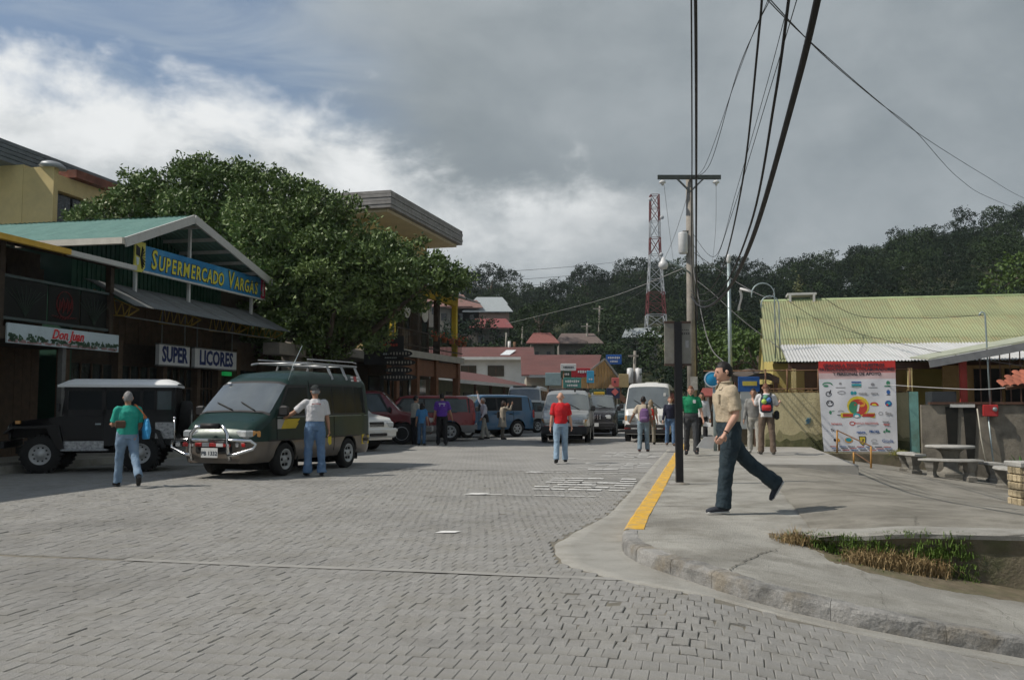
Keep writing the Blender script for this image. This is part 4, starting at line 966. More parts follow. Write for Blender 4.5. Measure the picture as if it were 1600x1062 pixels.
# porch building at the right edge
po = root('porch_building', uv(26.2, 7.5, 0), 'dark porch with thin brown bars and grey fascia above a damp grey wall', 'building')
mb = MB(); nq = 36
for i in range(nq):
    a = 5.42+i*.126; b = a+.126; pa = [uv(26.2+.01*mnoise.noise(Vector((a*4, z, 0))), a, z) for z in (-1.2, -.2, .6, 1.38)]; pb = [uv(26.2+.01*mnoise.noise(Vector((b*4, z, 0))), b, z) for z in (-1.2, -.2, .6, 1.38)]
    mb.add(pa+pb, [(k, k+1, k+5, k+4) for k in range(3)])
wbox(mb, 26.22, 26.4, 5.42, 10, -1.2, 1.40); part('wall', mb, grey_wall, po, True)
for (a_, b_) in ((6.02, 6.28), (6.45, 6.72)):
    mb = MB(); z0 = 1.35
    mb.add([uv(26.165, a_-.03, z0), uv(26.165, b_+.03, z0), uv(26.165, b_-.03, .3), uv(26.165, b_-.1, -.35), uv(26.165, a_+.08, -.45), uv(26.165, a_+.02, .2)], [(0, 1, 2, 3, 4, 5)]); part('water_stain', mb, M('black_damp_stain', (.012, .012, .01), .95, .3), po, True)
mb = MB(); wbox(mb, 26.12, 26.3, 6.1, 6.7, 1.33, 1.45); part('ledge', mb, fascia_w, po, True)
mb = MB(); wbox(mb, 26.12, 26.4, 5.62, 10, 1.41, 1.47); part('sill', mb, brown_w, po, True)
mb = MB(); wbox(mb, 28.1, 28.2, 6.4, 12, -1, 2.5); part('back_wall', mb, M('ochre_inner_wall', (.30, .19, .08), .85, .15), po, True)
for (a_, b_) in ((7.2, 7.9), (8.0, 8.7), (9, 9.7)):
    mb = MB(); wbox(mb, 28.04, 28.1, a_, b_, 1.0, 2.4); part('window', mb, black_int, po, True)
mb = MB(); wbox(mb, 26.3, 26.45, 6.42, 6.58, 1.4, 2.55); part('post', mb, M('red_post', (.30, .04, .03), .7, .2), po, True, label='red painted porch post')
def fz(v): return interp(v, [(5.6, 2.42), (6.9, 2.66), (10, 3.25)])
for v_ in [6.9+.24*i for i in range(14)]:
    mb = MB(); wbox(mb, 26.28, 26.305, v_-.012, v_+.012, 1.45, fz(v_)-.03); part('bar', mb, brown_w, po, True)
mb = MB(); wbox(mb, 26.25, 26.4, 8.05, 8.2, 1.45, fz(8.1)); part('post', mb, brown_w, po, True)
for (a_, b_) in ((5.6, 6.9), (6.9, 10)):
    mb = MB(); mb.beam(uv(26.0, a_, fz(a_)+.04), uv(26.0, b_, fz(b_)+.04), .05, .2); part('fascia', mb, M('grey_fascia', (.17, .175, .18), .6, .15), po, True)
    mb = MB(); p = [uv(25.98, a_, fz(a_)+.15), uv(25.98, b_, fz(b_)+.15), uv(28.4, b_, fz(b_)+.3), uv(28.4, a_, fz(a_)+.3)]; mb.prism(p, (0, 0, .04)); part('roof', mb, M('pale_green_roof', (.34, .36, .28), .6, .15), po, True)
mb = MB(); wbox(mb, 26.5, 27.3, 5.75, 6.35, 1.4, 1.75); single('water_tank', mb, M('dark_plastic', (.03, .035, .04), .6), 'dark plastic tub on the porch ledge', 'tub')
# electric meter and pipes
me_ = root('meter_box', uv(26.1, 7.05, 1.1), 'red electric meter box with conduit pipes on the grey wall', 'meter box')
mb = MB(); mb.bbox(uv(26.08, 7.05, 1.25), (.34, .14, .30), .015, STREET_ROT); part('box', mb, M('red_box_paint', (.36, .03, .03), .5, .15), me_, True)
mb = MB(); mb.lathe([(.055, 0), (.055, .05), (.04, .06), (.001, .06)], uv(26.0, 7.13, 1.28), 14, rot=Matrix.Rotation(math.pi/2, 3, 'X') @ Matrix.Rotation(0, 3, 'Z')); part('dial', mb, galv, me_, True)
mb = MB(); mb.tube([uv(26.08, 7.0, 1.1), uv(26.08, 7.05, .3), uv(26.0, 7.1, -.5)], .02, 8); part('conduit', mb, galv, me_, True)
mb = MB(); mb.tube([uv(26.1, 7.06, 1.4), uv(26.05, 7.02, 2.6), uv(26.05, 7.0, 3.7)]+[uv(26.05, 7.0-.07+.07*math.cos(q), 3.7+.1*math.sin(q)) for q in (.8, 1.6, 2.4, 3.1)], .022, 8); part('mast', mb, galv, me_, True)
mb = MB(); mb.tube([uv(26.0, 6.72, 1.3), uv(25.95, 6.78, .5), uv(25.9, 6.9, -.3)], .016, 6); single('loose_pipe', mb, M('pale_pvc', (.42, .40, .33), .6), 'thin pale pipe leaning down the grey wall', 'pipe', loc=uv(25.9, 6.9, -.4))
# low plinth, tufts and railing below the banner
mb = MB(); wbox(mb, 26.2, 27.3, 3.0, 5.5, -.7, .10); single('plinth', mb, moss_m, 'low dark concrete plinth in front of the banner', 'plinth')
rl = root('handrail', uv(24, 3.1, 0), 'thin orange stair handrail going down beside the landing', 'handrail')
a_, b_ = uv(24.3, 2.95, .85), uv(20.2, 3.1, .62)
a_ = at(1308, 672, 23.5); b_ = at(1361, 697, 22.0)
mb = MB(); mb.tube([a_, b_], .017, 6); part('rail', mb, rust, rl, True)
op = M('orange_post', (.42, .22, .06), .7, .2)
for k_, (px_, py0, py1, Y_) in enumerate(((1308, 672, 707, 23.5), (1334, 706, 724, 22.7), (1361, 697, 732, 22.0))):
    mb = MB(); mb.tube([at(px_, py0, Y_), at(px_, py1, Y_)], .022, 6); part('post', mb, op, rl, True)
mb = MB(); mb.tube([at(1334, 706, 22.7), at(1361, 724, 22)], .014, 6); part('rail', mb, rust, rl, True)
# concrete tables and benches
tbl_m = M('cast_table_concrete', (.36, .355, .33), .85, .12, 6, .35, 60, stain=(.2, .19, .165), sscale=4, samt=.6)
leg_m = M('cast_leg_concrete', (.20, .19, .165), .9, .2, 6, .5, 40, stain=(.10, .095, .08), sscale=4, samt=.7)
def table(u_, v_, lab):
    z = plaza_z(u_, v_); c = uv(u_, v_, z); t = root('stone_table', c, lab, 'table', group='concrete tables on the plaza')
    mb = MB(); mb.lathe([(.01, .69), (.50, .69), (.54, .705), (.545, .735), (.53, .755), (.01, .76)], (0, 0, 0), 32); part('table_top', mb, tbl_m, t)
    mb = MB(); mb.lathe([(.24, .10), (.24, .13), (.19, .16), (.15, .22), (.16, .45), (.2, .58), (.34, .69)], (0, 0, 0), 24); part('pedestal', mb, leg_m, t)
    mb = MB(); mb.bbox((0, 0, .05), (.52, .52, .12), .01); part('base', mb, leg_m, t); return c
def bench(c, ang, lab, r=.98):
    z = plaza_z(*to_uv(c.x+r*math.cos(ang), c.y+r*math.sin(ang)))
    b = root('stone_bench', Vector((c.x, c.y, z)), lab, 'bench', group='curved concrete benches'); b.rotation_euler[2] = 0
    mb = MB(); n = 14; half = .62; vs = []
    for q in range(n+1):
        a = ang-half+2*half*q/n
        for rr_, zz in ((r-.17, .40), (r-.19, .42), (r-.18, .455), (r+.18, .455), (r+.19, .42), (r+.17, .40)): vs.append((rr_*math.cos(a), rr_*math.sin(a), zz))
    mb.add(vs, [(q*6+k, q*6+(k+1) % 6, q*6+6+(k+1) % 6, q*6+6+k) for q in range(n) for k in range(6)]+[(5, 4, 3, 2, 1, 0), tuple(n*6+k for k in range(6))]); part('seat', mb, tbl_m, b)
    for s_ in (-1, 1):
        a = ang+s_*half*.66; mb = MB(); prof = [(.13, -.03), (.13, .06), (.095, .09), (.085, .17), (.12, .26), (.13, .33), (.155, .40)]
        ex = Vector((math.cos(a), math.sin(a), 0)); ey = Vector((-math.sin(a), math.cos(a), 0)); vs = []
        for w, h in prof:
            for sx_, sy_ in ((-1, -1), (1, -1), (1, 1), (-1, 1)): vs.append(ex*(r+sx_*w*1.05)+ey*sy_*w*.75+Vector((0, 0, h)))
        m_ = len(prof); mb.add(vs, [(i*4+k, i*4+(k+1) % 4, i*4+4+(k+1) % 4, i*4+4+k) for i in range(m_-1) for k in range(4)]+[(3, 2, 1, 0), tuple((m_-1)*4+k for k in range(4))]); part('leg', mb, leg_m, b)
c1 = table(23.7, 5.5, 'round concrete table nearest the plinth under the banner')
bench(c1, R(-115), 'curved concrete bench in front of the table by the plinth'); bench(c1, R(170), 'curved concrete bench at the near end of the table by the plinth, towards the banner'); bench(c1, R(20), 'curved concrete bench behind the table by the plinth, towards the plants')
c2 = table(21.6, 7.05, 'round concrete table cut off by the right edge of the picture')
bench(c2, R(-120), 'curved concrete bench in front of the cut-off table'); bench(c2, R(172), 'curved concrete bench between the two tables, with carved leg'); bench(c2, R(75), 'curved concrete bench behind the cut-off table')
# stone clad pillar
sp = root('stone_pillar', at(1604, 790, 15), 'pillar clad in pale rubble stone at the right edge', 'pillar')
stone_m = M('pale_rubble_stone', (.40, .33, .21), .9, .2, 8, .6, 40, isl=.18); mort = M('mortar', (.16, .14, .11), .95, .2)
base = sp.location.copy()
mb = MB(); mb.box((.16, .12, .3), (.50, .42, .62)); part('core', mb, mort, sp)
rr = random.Random(4)
for face in range(2):
    for r_ in range(5):
        x0 = 0.0
        while x0 < .47:
            w = rr.uniform(.10, .2); w = min(w, .5-x0); h = .125
            if w > .03:
                mb = MB(); cx = x0+w/2
                if face == 0: mb.bbox((-.09+cx, -.10, .06+r_*h), (w-.012, .05+rr.uniform(0, .03), h-.014), .012)
                else: mb.bbox((-.10, -.09+cx*.8, .06+r_*h), (.05+rr.uniform(0, .03), w*.8-.012, h-.014), .012)
                part('stone', mb, stone_m, sp)
            x0 += w
mb = MB(); mb.bbox((.16, .12, .655), (.60, .52, .09), .015); part('cap', mb, tbl_m, sp)
# plants
strap = M('strap_leaf', (.07, .17, .03), .5, .3, 4)
def strap_plant(c, n, h, lab, seed):
    rr = random.Random(seed); p = root('strap_plant', c, lab, 'plant', group='strap leaved plants by the grey wall')
    for q in range(n):
        a = rr.uniform(0, 2*math.pi); ln = h*rr.uniform(.7, 1.1); lean = rr.uniform(.15, .75); d = Vector((math.cos(a), math.sin(a), 0)); s_ = Vector((-d.y, d.x, 0)); mb = MB(); vs = []
        for k in range(5):
            t = k/4; pos = d*(lean*ln*t*t)+Vector((0, 0, ln*(t-.25*lean*t*t))); w = .045*(1-t)**.6*(.5+1.5*t*(1-t)+.3)
            vs += [pos-s_*w+Vector((0, 0, .012)), pos, pos+s_*w+Vector((0, 0, .012))]
        mb.add(vs, [(3*k+j, 3*k+j+1, 3*k+4+j, 3*k+3+j) for k in range(4) for j in range(2)], 0, True); part('leaf', mb, strap, p)
strap_plant(uv(24.4, 7.25, plaza_z(24.4, 7.25)), 18, .75, 'strap leaved plant nearest the loose pipe', 1); strap_plant(uv(24.3, 7.75, plaza_z(24.3, 7.75)), 16, .7, 'strap leaved plant beside the black and white garden light', 2)
gl = root('garden_light', uv(24.8, 7.75, plaza_z(24.8, 7.75)), 'short black and white garden light among the plants', 'light')
mb = MB(); mb.lathe([(.07, 0), (.07, .62), (.06, .63)], (0, 0, 0), 12); part('post', mb, fascia_w, gl)
mb = MB(); mb.lathe([(.06, .63), (.09, .66), (.1, .85), (.07, .93), (.001, .95)], (0, 0, 0), 12); part('head', mb, black_int, gl)
# clay tile corner roof of a kiosk beyond the right edge
kr = root('tile_kiosk', at(1640, 700, 18), 'corner of a kiosk roof of orange clay tiles at the right edge', 'kiosk')
clay = M('clay_tile', (.30, .10, .06), .85, .15, 6, .3, 40, isl=.15)
for r_ in range(3):
    for c_ in range(9):
        o_ = at(1567, 604, 18)+Vector((.15*c_+.26*r_, .20*r_, .10*r_+.012*c_)); mb = MB(); n = 6
        mb.grid(lambda i, j: o_+Vector((.075*math.cos(math.pi*(1-j))+.075, .24*i, .04*math.sin(math.pi*j)+.11*i)), 2, n); part('tile', mb, clay, kr, True)
mb = MB(); mb.tube([at(1572, 606, 18.3), at(1572, 606, 18.3)+Vector((1.6, 0, .2))], .04, 8); part('rafter', mb, brown_w, kr, True)
mb = MB(); p_ = at(1610, 612, 18.3); mb.beam(Vector((p_.x, p_.y, -.8)), p_+Vector((0, 0, .1)), .12); part('post', mb, brown_w, kr, True)
# dry grass and moss at the foot of the retaining wall
dry = M('dry_grass', (.30, .22, .11), .9, .3, 6); grn = M('green_grass', (.09, .15, .025), .8, .3, 5)
def tuft(mb, c, n, h, spread, seed, droop=.6):
    rr = random.Random(seed)
    for q in range(n):
        b = c+Vector((rr.gauss(0, spread), rr.gauss(0, spread*.6), 0)); a = rr.uniform(0, 2*math.pi); ln = h*rr.uniform(.4, 1.1); d = Vector((math.cos(a), math.sin(a), 0))*ln*droop*rr.uniform(.3, 1.2); s_ = Vector((-math.sin(a), math.cos(a), 0))*.0035
        p1 = b+d*.4+Vector((0, 0, ln*.6)); p2 = b+d+Vector((0, 0, ln*rr.uniform(.35, .95)))
        mb.add([b-s_, b+s_, p1+s_, p1-s_, p2], [(0, 1, 2, 3), (3, 2, 4)])
mb = MB()
for k_, (px_, py_, n_) in enumerate(((1240, 848, 260), (1252, 845, 200), (1350, 888, 380), (1378, 894, 380), (1405, 900, 400), (1430, 906, 420), (1452, 912, 300))):
    v_ = interp(px_, [(1222, .68), (1270, .96), (1330, 1.26), (1400, 1.66), (1470, 2.03)]); tuft(mb, uv(wall_u(v_)-.08, v_, slope(v_)+.12), int(n_*1.3), .25, .085, k_)
single('dry_grass', mb, dry, 'tufts of dry brown grass hanging along the low mossy wall', None, kind='stuff')
mb = MB(); rr = random.Random(8)
for k_ in range(170):
    v_ = rr.uniform(.7, 2.3); wu = wall_u(v_); z_ = rr.uniform(slope(v_)+.13, plaza_z(wu, v_)-.01); tuft(mb, uv(wu-.02, v_, z_-.02), 22, .09, .05, 100+k_, .9)
for k_ in range(40):
    v_ = rr.uniform(.5, 2.4); tuft(mb, uv(wall_u(v_)-rr.uniform(.05, .3), v_, slope(v_)+.125), 10, .04, .05, 300+k_, 1)
single('grass', mb, grn, 'short green grass growing on the mossy wall', None, kind='stuff')
mb = MB()
for k_ in range(14): tuft(mb, uv(26.15-.02*k_, 4.7+.05*(k_ % 5), .08), 14, .22, .08, 500+k_, .6)
single('grass', mb, M('yellow_weeds', (.20, .20, .04), .8, .3), 'small weeds growing on the plinth by the teal pilaster', None, kind='stuff')
# ------------------------------------------------------------------ sign, poles, wires, tower
black_p = M('black_painted_steel', (.012, .012, .014), .45, .2, 6, .15, 60)
panel_g = M('grey_sign_back', (.22, .215, .19), .6, .12, 5, stain=(.13, .11, .085), sscale=3, samt=.5)
st = root('street_sign', uv(15.25, -.51, .13), 'black post with two bare grey panel boards standing on the pavement', 'sign')
mb = MB(); mb.box((0, 0, 1.3), (.115, .09, 2.62)); part('post', mb, black_p, st)
mb = MB(); mb.lathe([(.17, 0), (.16, .015), (.09, .03), (.001, .03)], (0, 0, 0), 14); part('footing', mb, kerb_m, st)
for s_ in (-1, 1):
    mb = MB(); mb.bbox((s_*.135, .03, 2.26), (.15, .05, .66), .004); p_ = part('panel', mb, panel_g, st)
    mb = MB(); mb.box((s_*.135, .028, 1.915), (.16, .07, .035)); mb.box((s_*.135, .028, 2.605), (.16, .07, .035)); part('panel_rim', mb, M('rusty_rim', (.07, .045, .035), .7, .3), p_)
mb = MB()
for q in range(4): mb.box((.075+.035*q, .0035, 2.42), (.022, .004, .035)); mb.box((.08+.03*q, .0035, 2.48), (.018, .004, .018))
part('faded_text', mb, M('faded_ink', (.07, .065, .06), .8), st)
mb = MB(); mb.box((.15, .0035, 2.25), (.05, .004, .12)); part('sticker', mb, M('faded_sticker', (.32, .32, .32), .7, .2, 20), st)
wood_pole = M('weathered_pole', (.27, .25, .22), .9, .2, 3, .4, 30, stain=(.15, .135, .115), sscale=2, samt=.6)
wire_m = M('black_wire', (.012, .012, .013), .6, .1); wire_g = M('grey_wire', (.14, .14, .14), .6, .1); white_iron = M('white_enamel', (.55, .56, .56), .4, .08)
PX, PY = (1081-800)/FPX*35, 35.0
up = root('utility_pole', (PX, PY, .1), 'tall weathered utility pole with crossarm and white transformer on the pavement', 'utility pole')
mb = MB(); mb.tube([(0, 0, -.1), (0, 0, 5), (0, 0, 9.95)], [.19, .165, .13], 12); part('pole', mb, wood_pole, up)
mb = MB(); mb.tube([(.16, -.05, -.1), (.16, -.05, 5.2)], .05, 8); part('cable_riser', mb, wire_m, up)
zc = at(1080, 279, PY).z-.1
mb = MB(); mb.box((-.04, -.2, zc), (2.4, .1, .16)); part('crossarm', mb, M('dark_crossarm', (.05, .06, .055), .7, .2), up)
for s_ in (-1, 1):
    mb = MB(); mb.beam((s_*.5, -.2, zc-.06), (0, -.15, zc-.55), .06); part('brace', mb, old_tin, up)
    mb = MB(); mb.lathe([(.03, 0), (.12, -.06), (.13, -.12), (.05, -.16), (.04, -.22)], (-.04+s_*1.02, -.2, zc-.1), 12); part('insulator', mb, white_iron, up)
mb = MB(); mb.lathe([(.01, .42), (.1, .42), (.17, .4), (.18, .36), (.18, -.36), (.15, -.4), (.01, -.41)], (-.29, -.12, at(0, 381, PY).z-.1), 16); tr = part('transformer', mb, white_iron, up)
mb = MB(); z_ = at(0, 362, PY).z-.1; mb.tube([(-.3, -.1, z_), (-.05, -.1, z_)], .03, 6); part('bracket', mb, old_tin, tr)
mb = MB(); zl = at(0, 418, PY).z-.1; mb.tube([(0, -.1, zl-.25), (-.35, -.3, zl-.05), (-1.05, -.7, zl+.18)], .035, 8); part('lamp_arm', mb, galv, up)
mb = MB(); mb.lathe([(.02, .22), (.07, .18), (.1, .08), (.17, 0), (.19, -.12), (.12, -.22), (.01, -.24)], (-1.15, -.74, zl+.06), 14); part('lamp_head', mb, white_iron, up)
mb = MB(); mb.box((.04, -.19, 2.1), (.26, .02, .5)); part('posted_notice', mb, M('torn_paper', (.4, .4, .4), .9, .25, 9), up)
mb = MB()
for q in range(4): mb.box((.28, -.1, 5.2+q*.4), (.05, .05, .22))
for q in range(3): mb.tube([(.1, -.2, 5.5-.2*q), (.5+.1*q, -.4, 4.9-.1*q), (.2, -.2, 4.4-.1*q)], .014, 5)
part('loose_cable', mb, wire_m, up)['kind'] = 'stuff'
lp = root('lamp_post', at(1143, 690, 36), 'slim grey street lamp post behind the walking man', 'lamp post')
L0 = lp.location.copy(); zt = at(1143, 412, 36).z-L0.z
mb = MB(); mb.tube([(0, 0, 0), (0, 0, zt)], [.09, .065], 10); part('post', mb, galv, lp)
mb = MB(); mb.lathe([(.05, 0), (.08, .1), (.1, .26), (.06, .36), (.001, .38)], (0, 0, zt), 12); part('lamp_head', mb, white_iron, lp)
def wire(name, pts, r, label, mat=wire_m, sub=10):
    P = [Vector(p) for p in pts]; out = []
    for i in range(len(P)-1):
        p0 = P[max(i-1, 0)]; p1 = P[i]; p2 = P[i+1]; p3 = P[min(i+2, len(P)-1)]
        for k in range(sub):
            t = k/sub; out.append(.5*((2*p1)+(p2-p0)*t+(2*p0-5*p1+4*p2-p3)*t*t+(3*p1-p0-3*p2+p3)*t**3))
    out.append(P[-1]); mb = MB(); mb.tube(out, r, 5, cap=False)
    return single(name, mb, mat, label, 'wire', 'overhead wires', loc=P[0])
# thick bundle from the pole over the pavement (sagging), plan line x = 1.15 + .161 y
def pl(Y, z, dx=0.0): return Vector((1.15+.161*Y+dx, Y, z))
wire('overhead_wire', [pl(35, 5.5), pl(28, 4.4), pl(21.8, 3.72), pl(15.6, 3.36), pl(11.4, 3.46), pl(7.9, 3.97), pl(6, 4.45), pl(3, 5.6), pl(-4, 8)], .028, 'thickest sagging cable sweeping from the pole to the upper edge')
wire('overhead_wire', [pl(35, 5.6), pl(26, 4.3, .05), pl(18, 3.65, .06), pl(12, 3.75, .04), pl(8.5, 4.25, -.06), pl(6.6, 4.8, -.12), pl(3, 6, -.2), pl(-4, 8, -.3)], .014, 'second cable hanging just inside the thickest sagging one')
wire('overhead_wire', [pl(35, 5.7), pl(26, 4.5, .05), pl(18, 3.95, .02), pl(12, 4.2, -.08), pl(8.5, 4.85, -.2), pl(7.2, 5.3, -.26), pl(3, 7, -.4), pl(-4, 9, -.5)], .012, 'third cable, wavy, above the two sagging ones')
wire('overhead_wire', [(PX+.22, PY-.1, 4.6), (5.2, 26, 5.0), (3.63, 18, 5.9), (2.24, 11, 6.3), (1.2, 6, 6.5), (-.2, -4, 7)], .024, 'dark upright cable running up the picture beside the pole')
wire('overhead_wire', [(PX+.15, PY-.1, 4.9), (5.08, 26, 5.4), (3.55, 18, 6.3), (2.19, 11, 6.7), (1.2, 6, 6.9), (-.2, -4, 7.3)], .013, 'thin cable paired with the upright dark one')
cz = zc+.1
wire('overhead_wire', [(PX+.15, PY-.2, cz), at(1110, 255, 30), at(1150, 120, 24), at(1183, 40, 20), at(1207, -10, 18), at(1280, -200, 12)], .010, 'thin wire leaving the crossarm towards the top, inner of its pair')
wire('overhead_wire', [(PX-.1, PY-.2, cz), at(1100, 262, 31), at(1148, 130, 24.2), at(1178, 50, 20.4), at(1200, 0, 18.3), at(1275, -200, 12)], .008, 'thin wire leaving the crossarm towards the top, outer of its pair')
wire('overhead_wire', [(PX+.1, PY, 7.9), at(1118, 400, 33), at(1150, 300, 30), at(1196, 140, 22), at(1228, 20, 16), at(1238, -20, 14), at(1290, -250, 9)], .008, 'thin wire in the middle of the fan above the pavement')
wire('overhead_wire', [(PX+.1, PY, 7.5), at(1112, 415, 33.5), at(1145, 330, 30), at(1200, 150, 21), at(1242, 10, 15), at(1252, -30, 13), at(1300, -250, 9)], .009, 'thin wire just right of the middle of the fan')
wire('overhead_wire', [at(1180, -20, 12), at(1260, 60, 15), at(1372, 158, 22), at(1440, 212, 28), at(1540, 275, 40), at(1605, 312, 52), at(1700, 350, 70)], .009, 'upper of the two wires running down to the wooded hill')
wire('overhead_wire', [at(1190, -15, 12.3), at(1285, 85, 16), at(1372, 159, 22.3), at(1430, 205, 27), at(1500, 280, 35), at(1560, 315, 46), at(1680, 360, 68)], .009, 'lower of the two wires running down to the wooded hill')
wire('overhead_wire', [(PX-1.0, PY-.2, cz-.3), at(1046, 360, 40), at(1055, 430, 52)], .007, 'drop wire hanging from the crossarm end over the tower', wire_g)
wire('overhead_wire', [(PX+.98, PY-.2, cz-.3), at(1118, 360, 40), at(1112, 420, 52)], .007, 'drop wire hanging from the far crossarm end', wire_g)
wire('overhead_wire', [(PX, PY, 9.6), at(1045, 390, 42), at(1010, 450, 60), at(960, 480, 90)], .008, 'wire slanting down from the pole past the tower', wire_g)
wire('overhead_wire', [(PX+.1, PY, 7.2), at(1150, 440, 34), at(1200, 465, 31), (uv(33, 2.2, 5.4))], .012, 'pale cable from the pole to the corner of the green roof', wire_g)
wire('overhead_wire', [(PX+.1, PY, 6.2), at(1110, 455, 33), at(1160, 500, 31.5), at(1200, 530, 30.5), uv(29.8, 2.3, 3.0)], .011, 'cable slanting down from the pole to the pale veranda roof', wire_g)
wire('overhead_wire', [(PX+.05, PY, 6.9), at(1098, 500, 34), at(1112, 545, 33), at(1131, 565, 32)], .022, 'twisted pale cable dropping steeply right of the pole', wire_g)
wire('overhead_wire', [uv(28.8, 2.6, 5.2), at(1330, 490, 30), at(1430, 497, 28), uv(26.05, 7.0, 3.72)], .009, 'service wire lying across the green roof to the mast')
wire('overhead_wire', [uv(33, 2.2, 5.3), at(1290, 505, 31), at(1400, 535, 28), at(1500, 556, 25), at(1620, 575, 22)], .008, 'lower service wire crossing the green and pale roofs')
wire('overhead_wire', [uv(27.4, 4.8, 1.95), at(1470, 606, 24), at(1540, 608, 22), at(1620, 600, 20)], .010, 'pale wire stretched across the porch bars', M('pale_wire', (.4, .4, .4), .6))
for k_, (y0, y1, y2) in enumerate(((426, 428, 412), (436, 441, 426), (447, 452, 436))):
    wire('overhead_wire', [at(380, y0-6, 30), at(560, y0+4, 35), at(720, y1, 42), at(900, y2+4, 60), at(1010, y2-8, 80)], .011, ('top', 'middle', 'lowest')[k_]+' of three dark wires across the front of the big tree')
wire('overhead_wire', [at(790, 506, 110), at(880, 484, 100), at(960, 462, 80), at(1078, 415, 36)], .018, 'pale cable sweeping from the hillside up to the pole', M('pale_wire2', (.28, .28, .27), .6))
wire('overhead_wire', [at(380, 512, 33), at(480, 517, 36), at(600, 520, 40), at(700, 528, 48)], .009, 'wire running under the tree towards the flower balcony')
# cloth caught on the wire
mb = MB(); rr = random.Random(6)
cth = at(1160, 456, 33.5)
mb.grid(lambda i, j: cth+Vector((-.14+.1*j+.05*math.sin(i*5), .02*math.sin(j*9), .05-.75*i+.05*j)), 8, 4); mb.tube([at(1157, 451, 33.5), at(1175, 456, 33)], .05, 6)
single('cloth_rag', mb, M('white_rag', (.5, .5, .5), .9, .1), 'white rag caught hanging on the cable near the lamp post', 'rag')
# lattice tower
TY = 150.0
tw = root('lattice_tower', at(1025, 545, TY), 'red and white lattice radio tower on the hillside', 'tower')
red_t = M('tower_red', (.17, .05, .05), .7, .1); wht_t = M('tower_white', (.42, .44, .46), .7, .1)
def tw_half(py): return interp(py, [(305, 6.5), (400, 8.2), (460, 12), (545, 17)])/FPX*TY
bands = [(305, 346, red_t), (346, 372, wht_t), (372, 398, red_t), (398, 457, wht_t), (457, 492, red_t), (492, 532, wht_t), (532, 560, red_t)]
for (p0, p1, m_) in bands:
    mb = MB(); n = max(1, round((p1-p0)/18)); 
    for q in range(n):
        ya, yb_ = lerp(p1, p0, q/n), lerp(p1, p0, (q+1)/n); za, zb = at(1025, ya, TY).z, at(1025, yb_, TY).z; ha, hb_ = tw_half(ya), tw_half(yb_); cx = at(1024, 450, TY).x
        A = [Vector((cx+sx_*ha, TY+sy_*ha, za)) for sx_, sy_ in ((-1, -1), (1, -1), (1, 1), (-1, 1))]; B = [Vector((cx+sx_*hb_, TY+sy_*hb_, zb)) for sx_, sy_ in ((-1, -1), (1, -1), (1, 1), (-1, 1))]
        for k in range(4):
            mb.beam(A[k], B[k], .17); mb.beam(A[k], B[(k+1) % 4], .085); mb.beam(A[(k+1) % 4], B[k], .085); mb.beam(B[k], B[(k+1) % 4], .085)
    part('lattice_section', mb, m_, tw, True)
for k_, (px_, py_) in enumerate(((1016, 312), (1034, 340), (1033, 398), (1037, 458))):
    mb = MB(); mb.lathe([(.01, 0), (.3, .08), (.34, .2), (.12, .26)], at(px_, py_, TY-1), 12, rot=Matrix.Rotation(1.5, 3, 'X')); part('dish', mb, wht_t, tw, True)
# farther poles
def far_pole(px, ptop, pbase, Y, lab, trafo=0, lamp=False, arm=0):
    b = at(px, pbase, Y); p = root('utility_pole', b, lab, 'utility pole', group='far utility poles'); h = at(px, ptop, Y).z-b.z; k = Y/FPX
    mb = MB(); mb.tube([(0, 0, 0), (h*.03, 0, h)], [.16, .11], 8); part('pole', mb, wood_pole, p)
    for q in range(trafo):
        mb = MB(); mb.lathe([(.05, 12*k), (.25, 11*k), (.25, -11*k), (.05, -12*k)], ((-7+13*q)*k+h*.015, -.3, h*.62), 10); part('transformer', mb, white_iron, p)
    if lamp:
        mb = MB(); mb.tube([(0, 0, h*.5), (8*k, -.2, h*.58)], .05, 6); part('lamp_arm', mb, galv, p); mb = MB(); mb.lathe([(.05, 5*k), (3*k, 0), (2*k, -6*k)], (9*k, -.2, h*.56), 10); part('lamp_head', mb, white_iron, p)
    for q in range(arm):
        mb = MB(); mb.box((0, -.2, h-.4-1.2*q), (16*k, .12, .14)); part('crossarm', mb, wood_pole, p)
far_pole(990, 548, 650, 72, 'leaning pole with two white transformers beyond the white van', 2, True, 1)
far_pole(935, 478, 560, 130, 'thin pole on the hillside above the wooden gable', 0, False, 1); far_pole(916, 505, 570, 120, 'thin pole with crossarm left of the hillside one', 0, False, 1)
far_pole(815, 506, 560, 140, 'bare pole among the hillside trees', 0); far_pole(790, 520, 560, 120, 'short bare pole above the white house roof', 0)
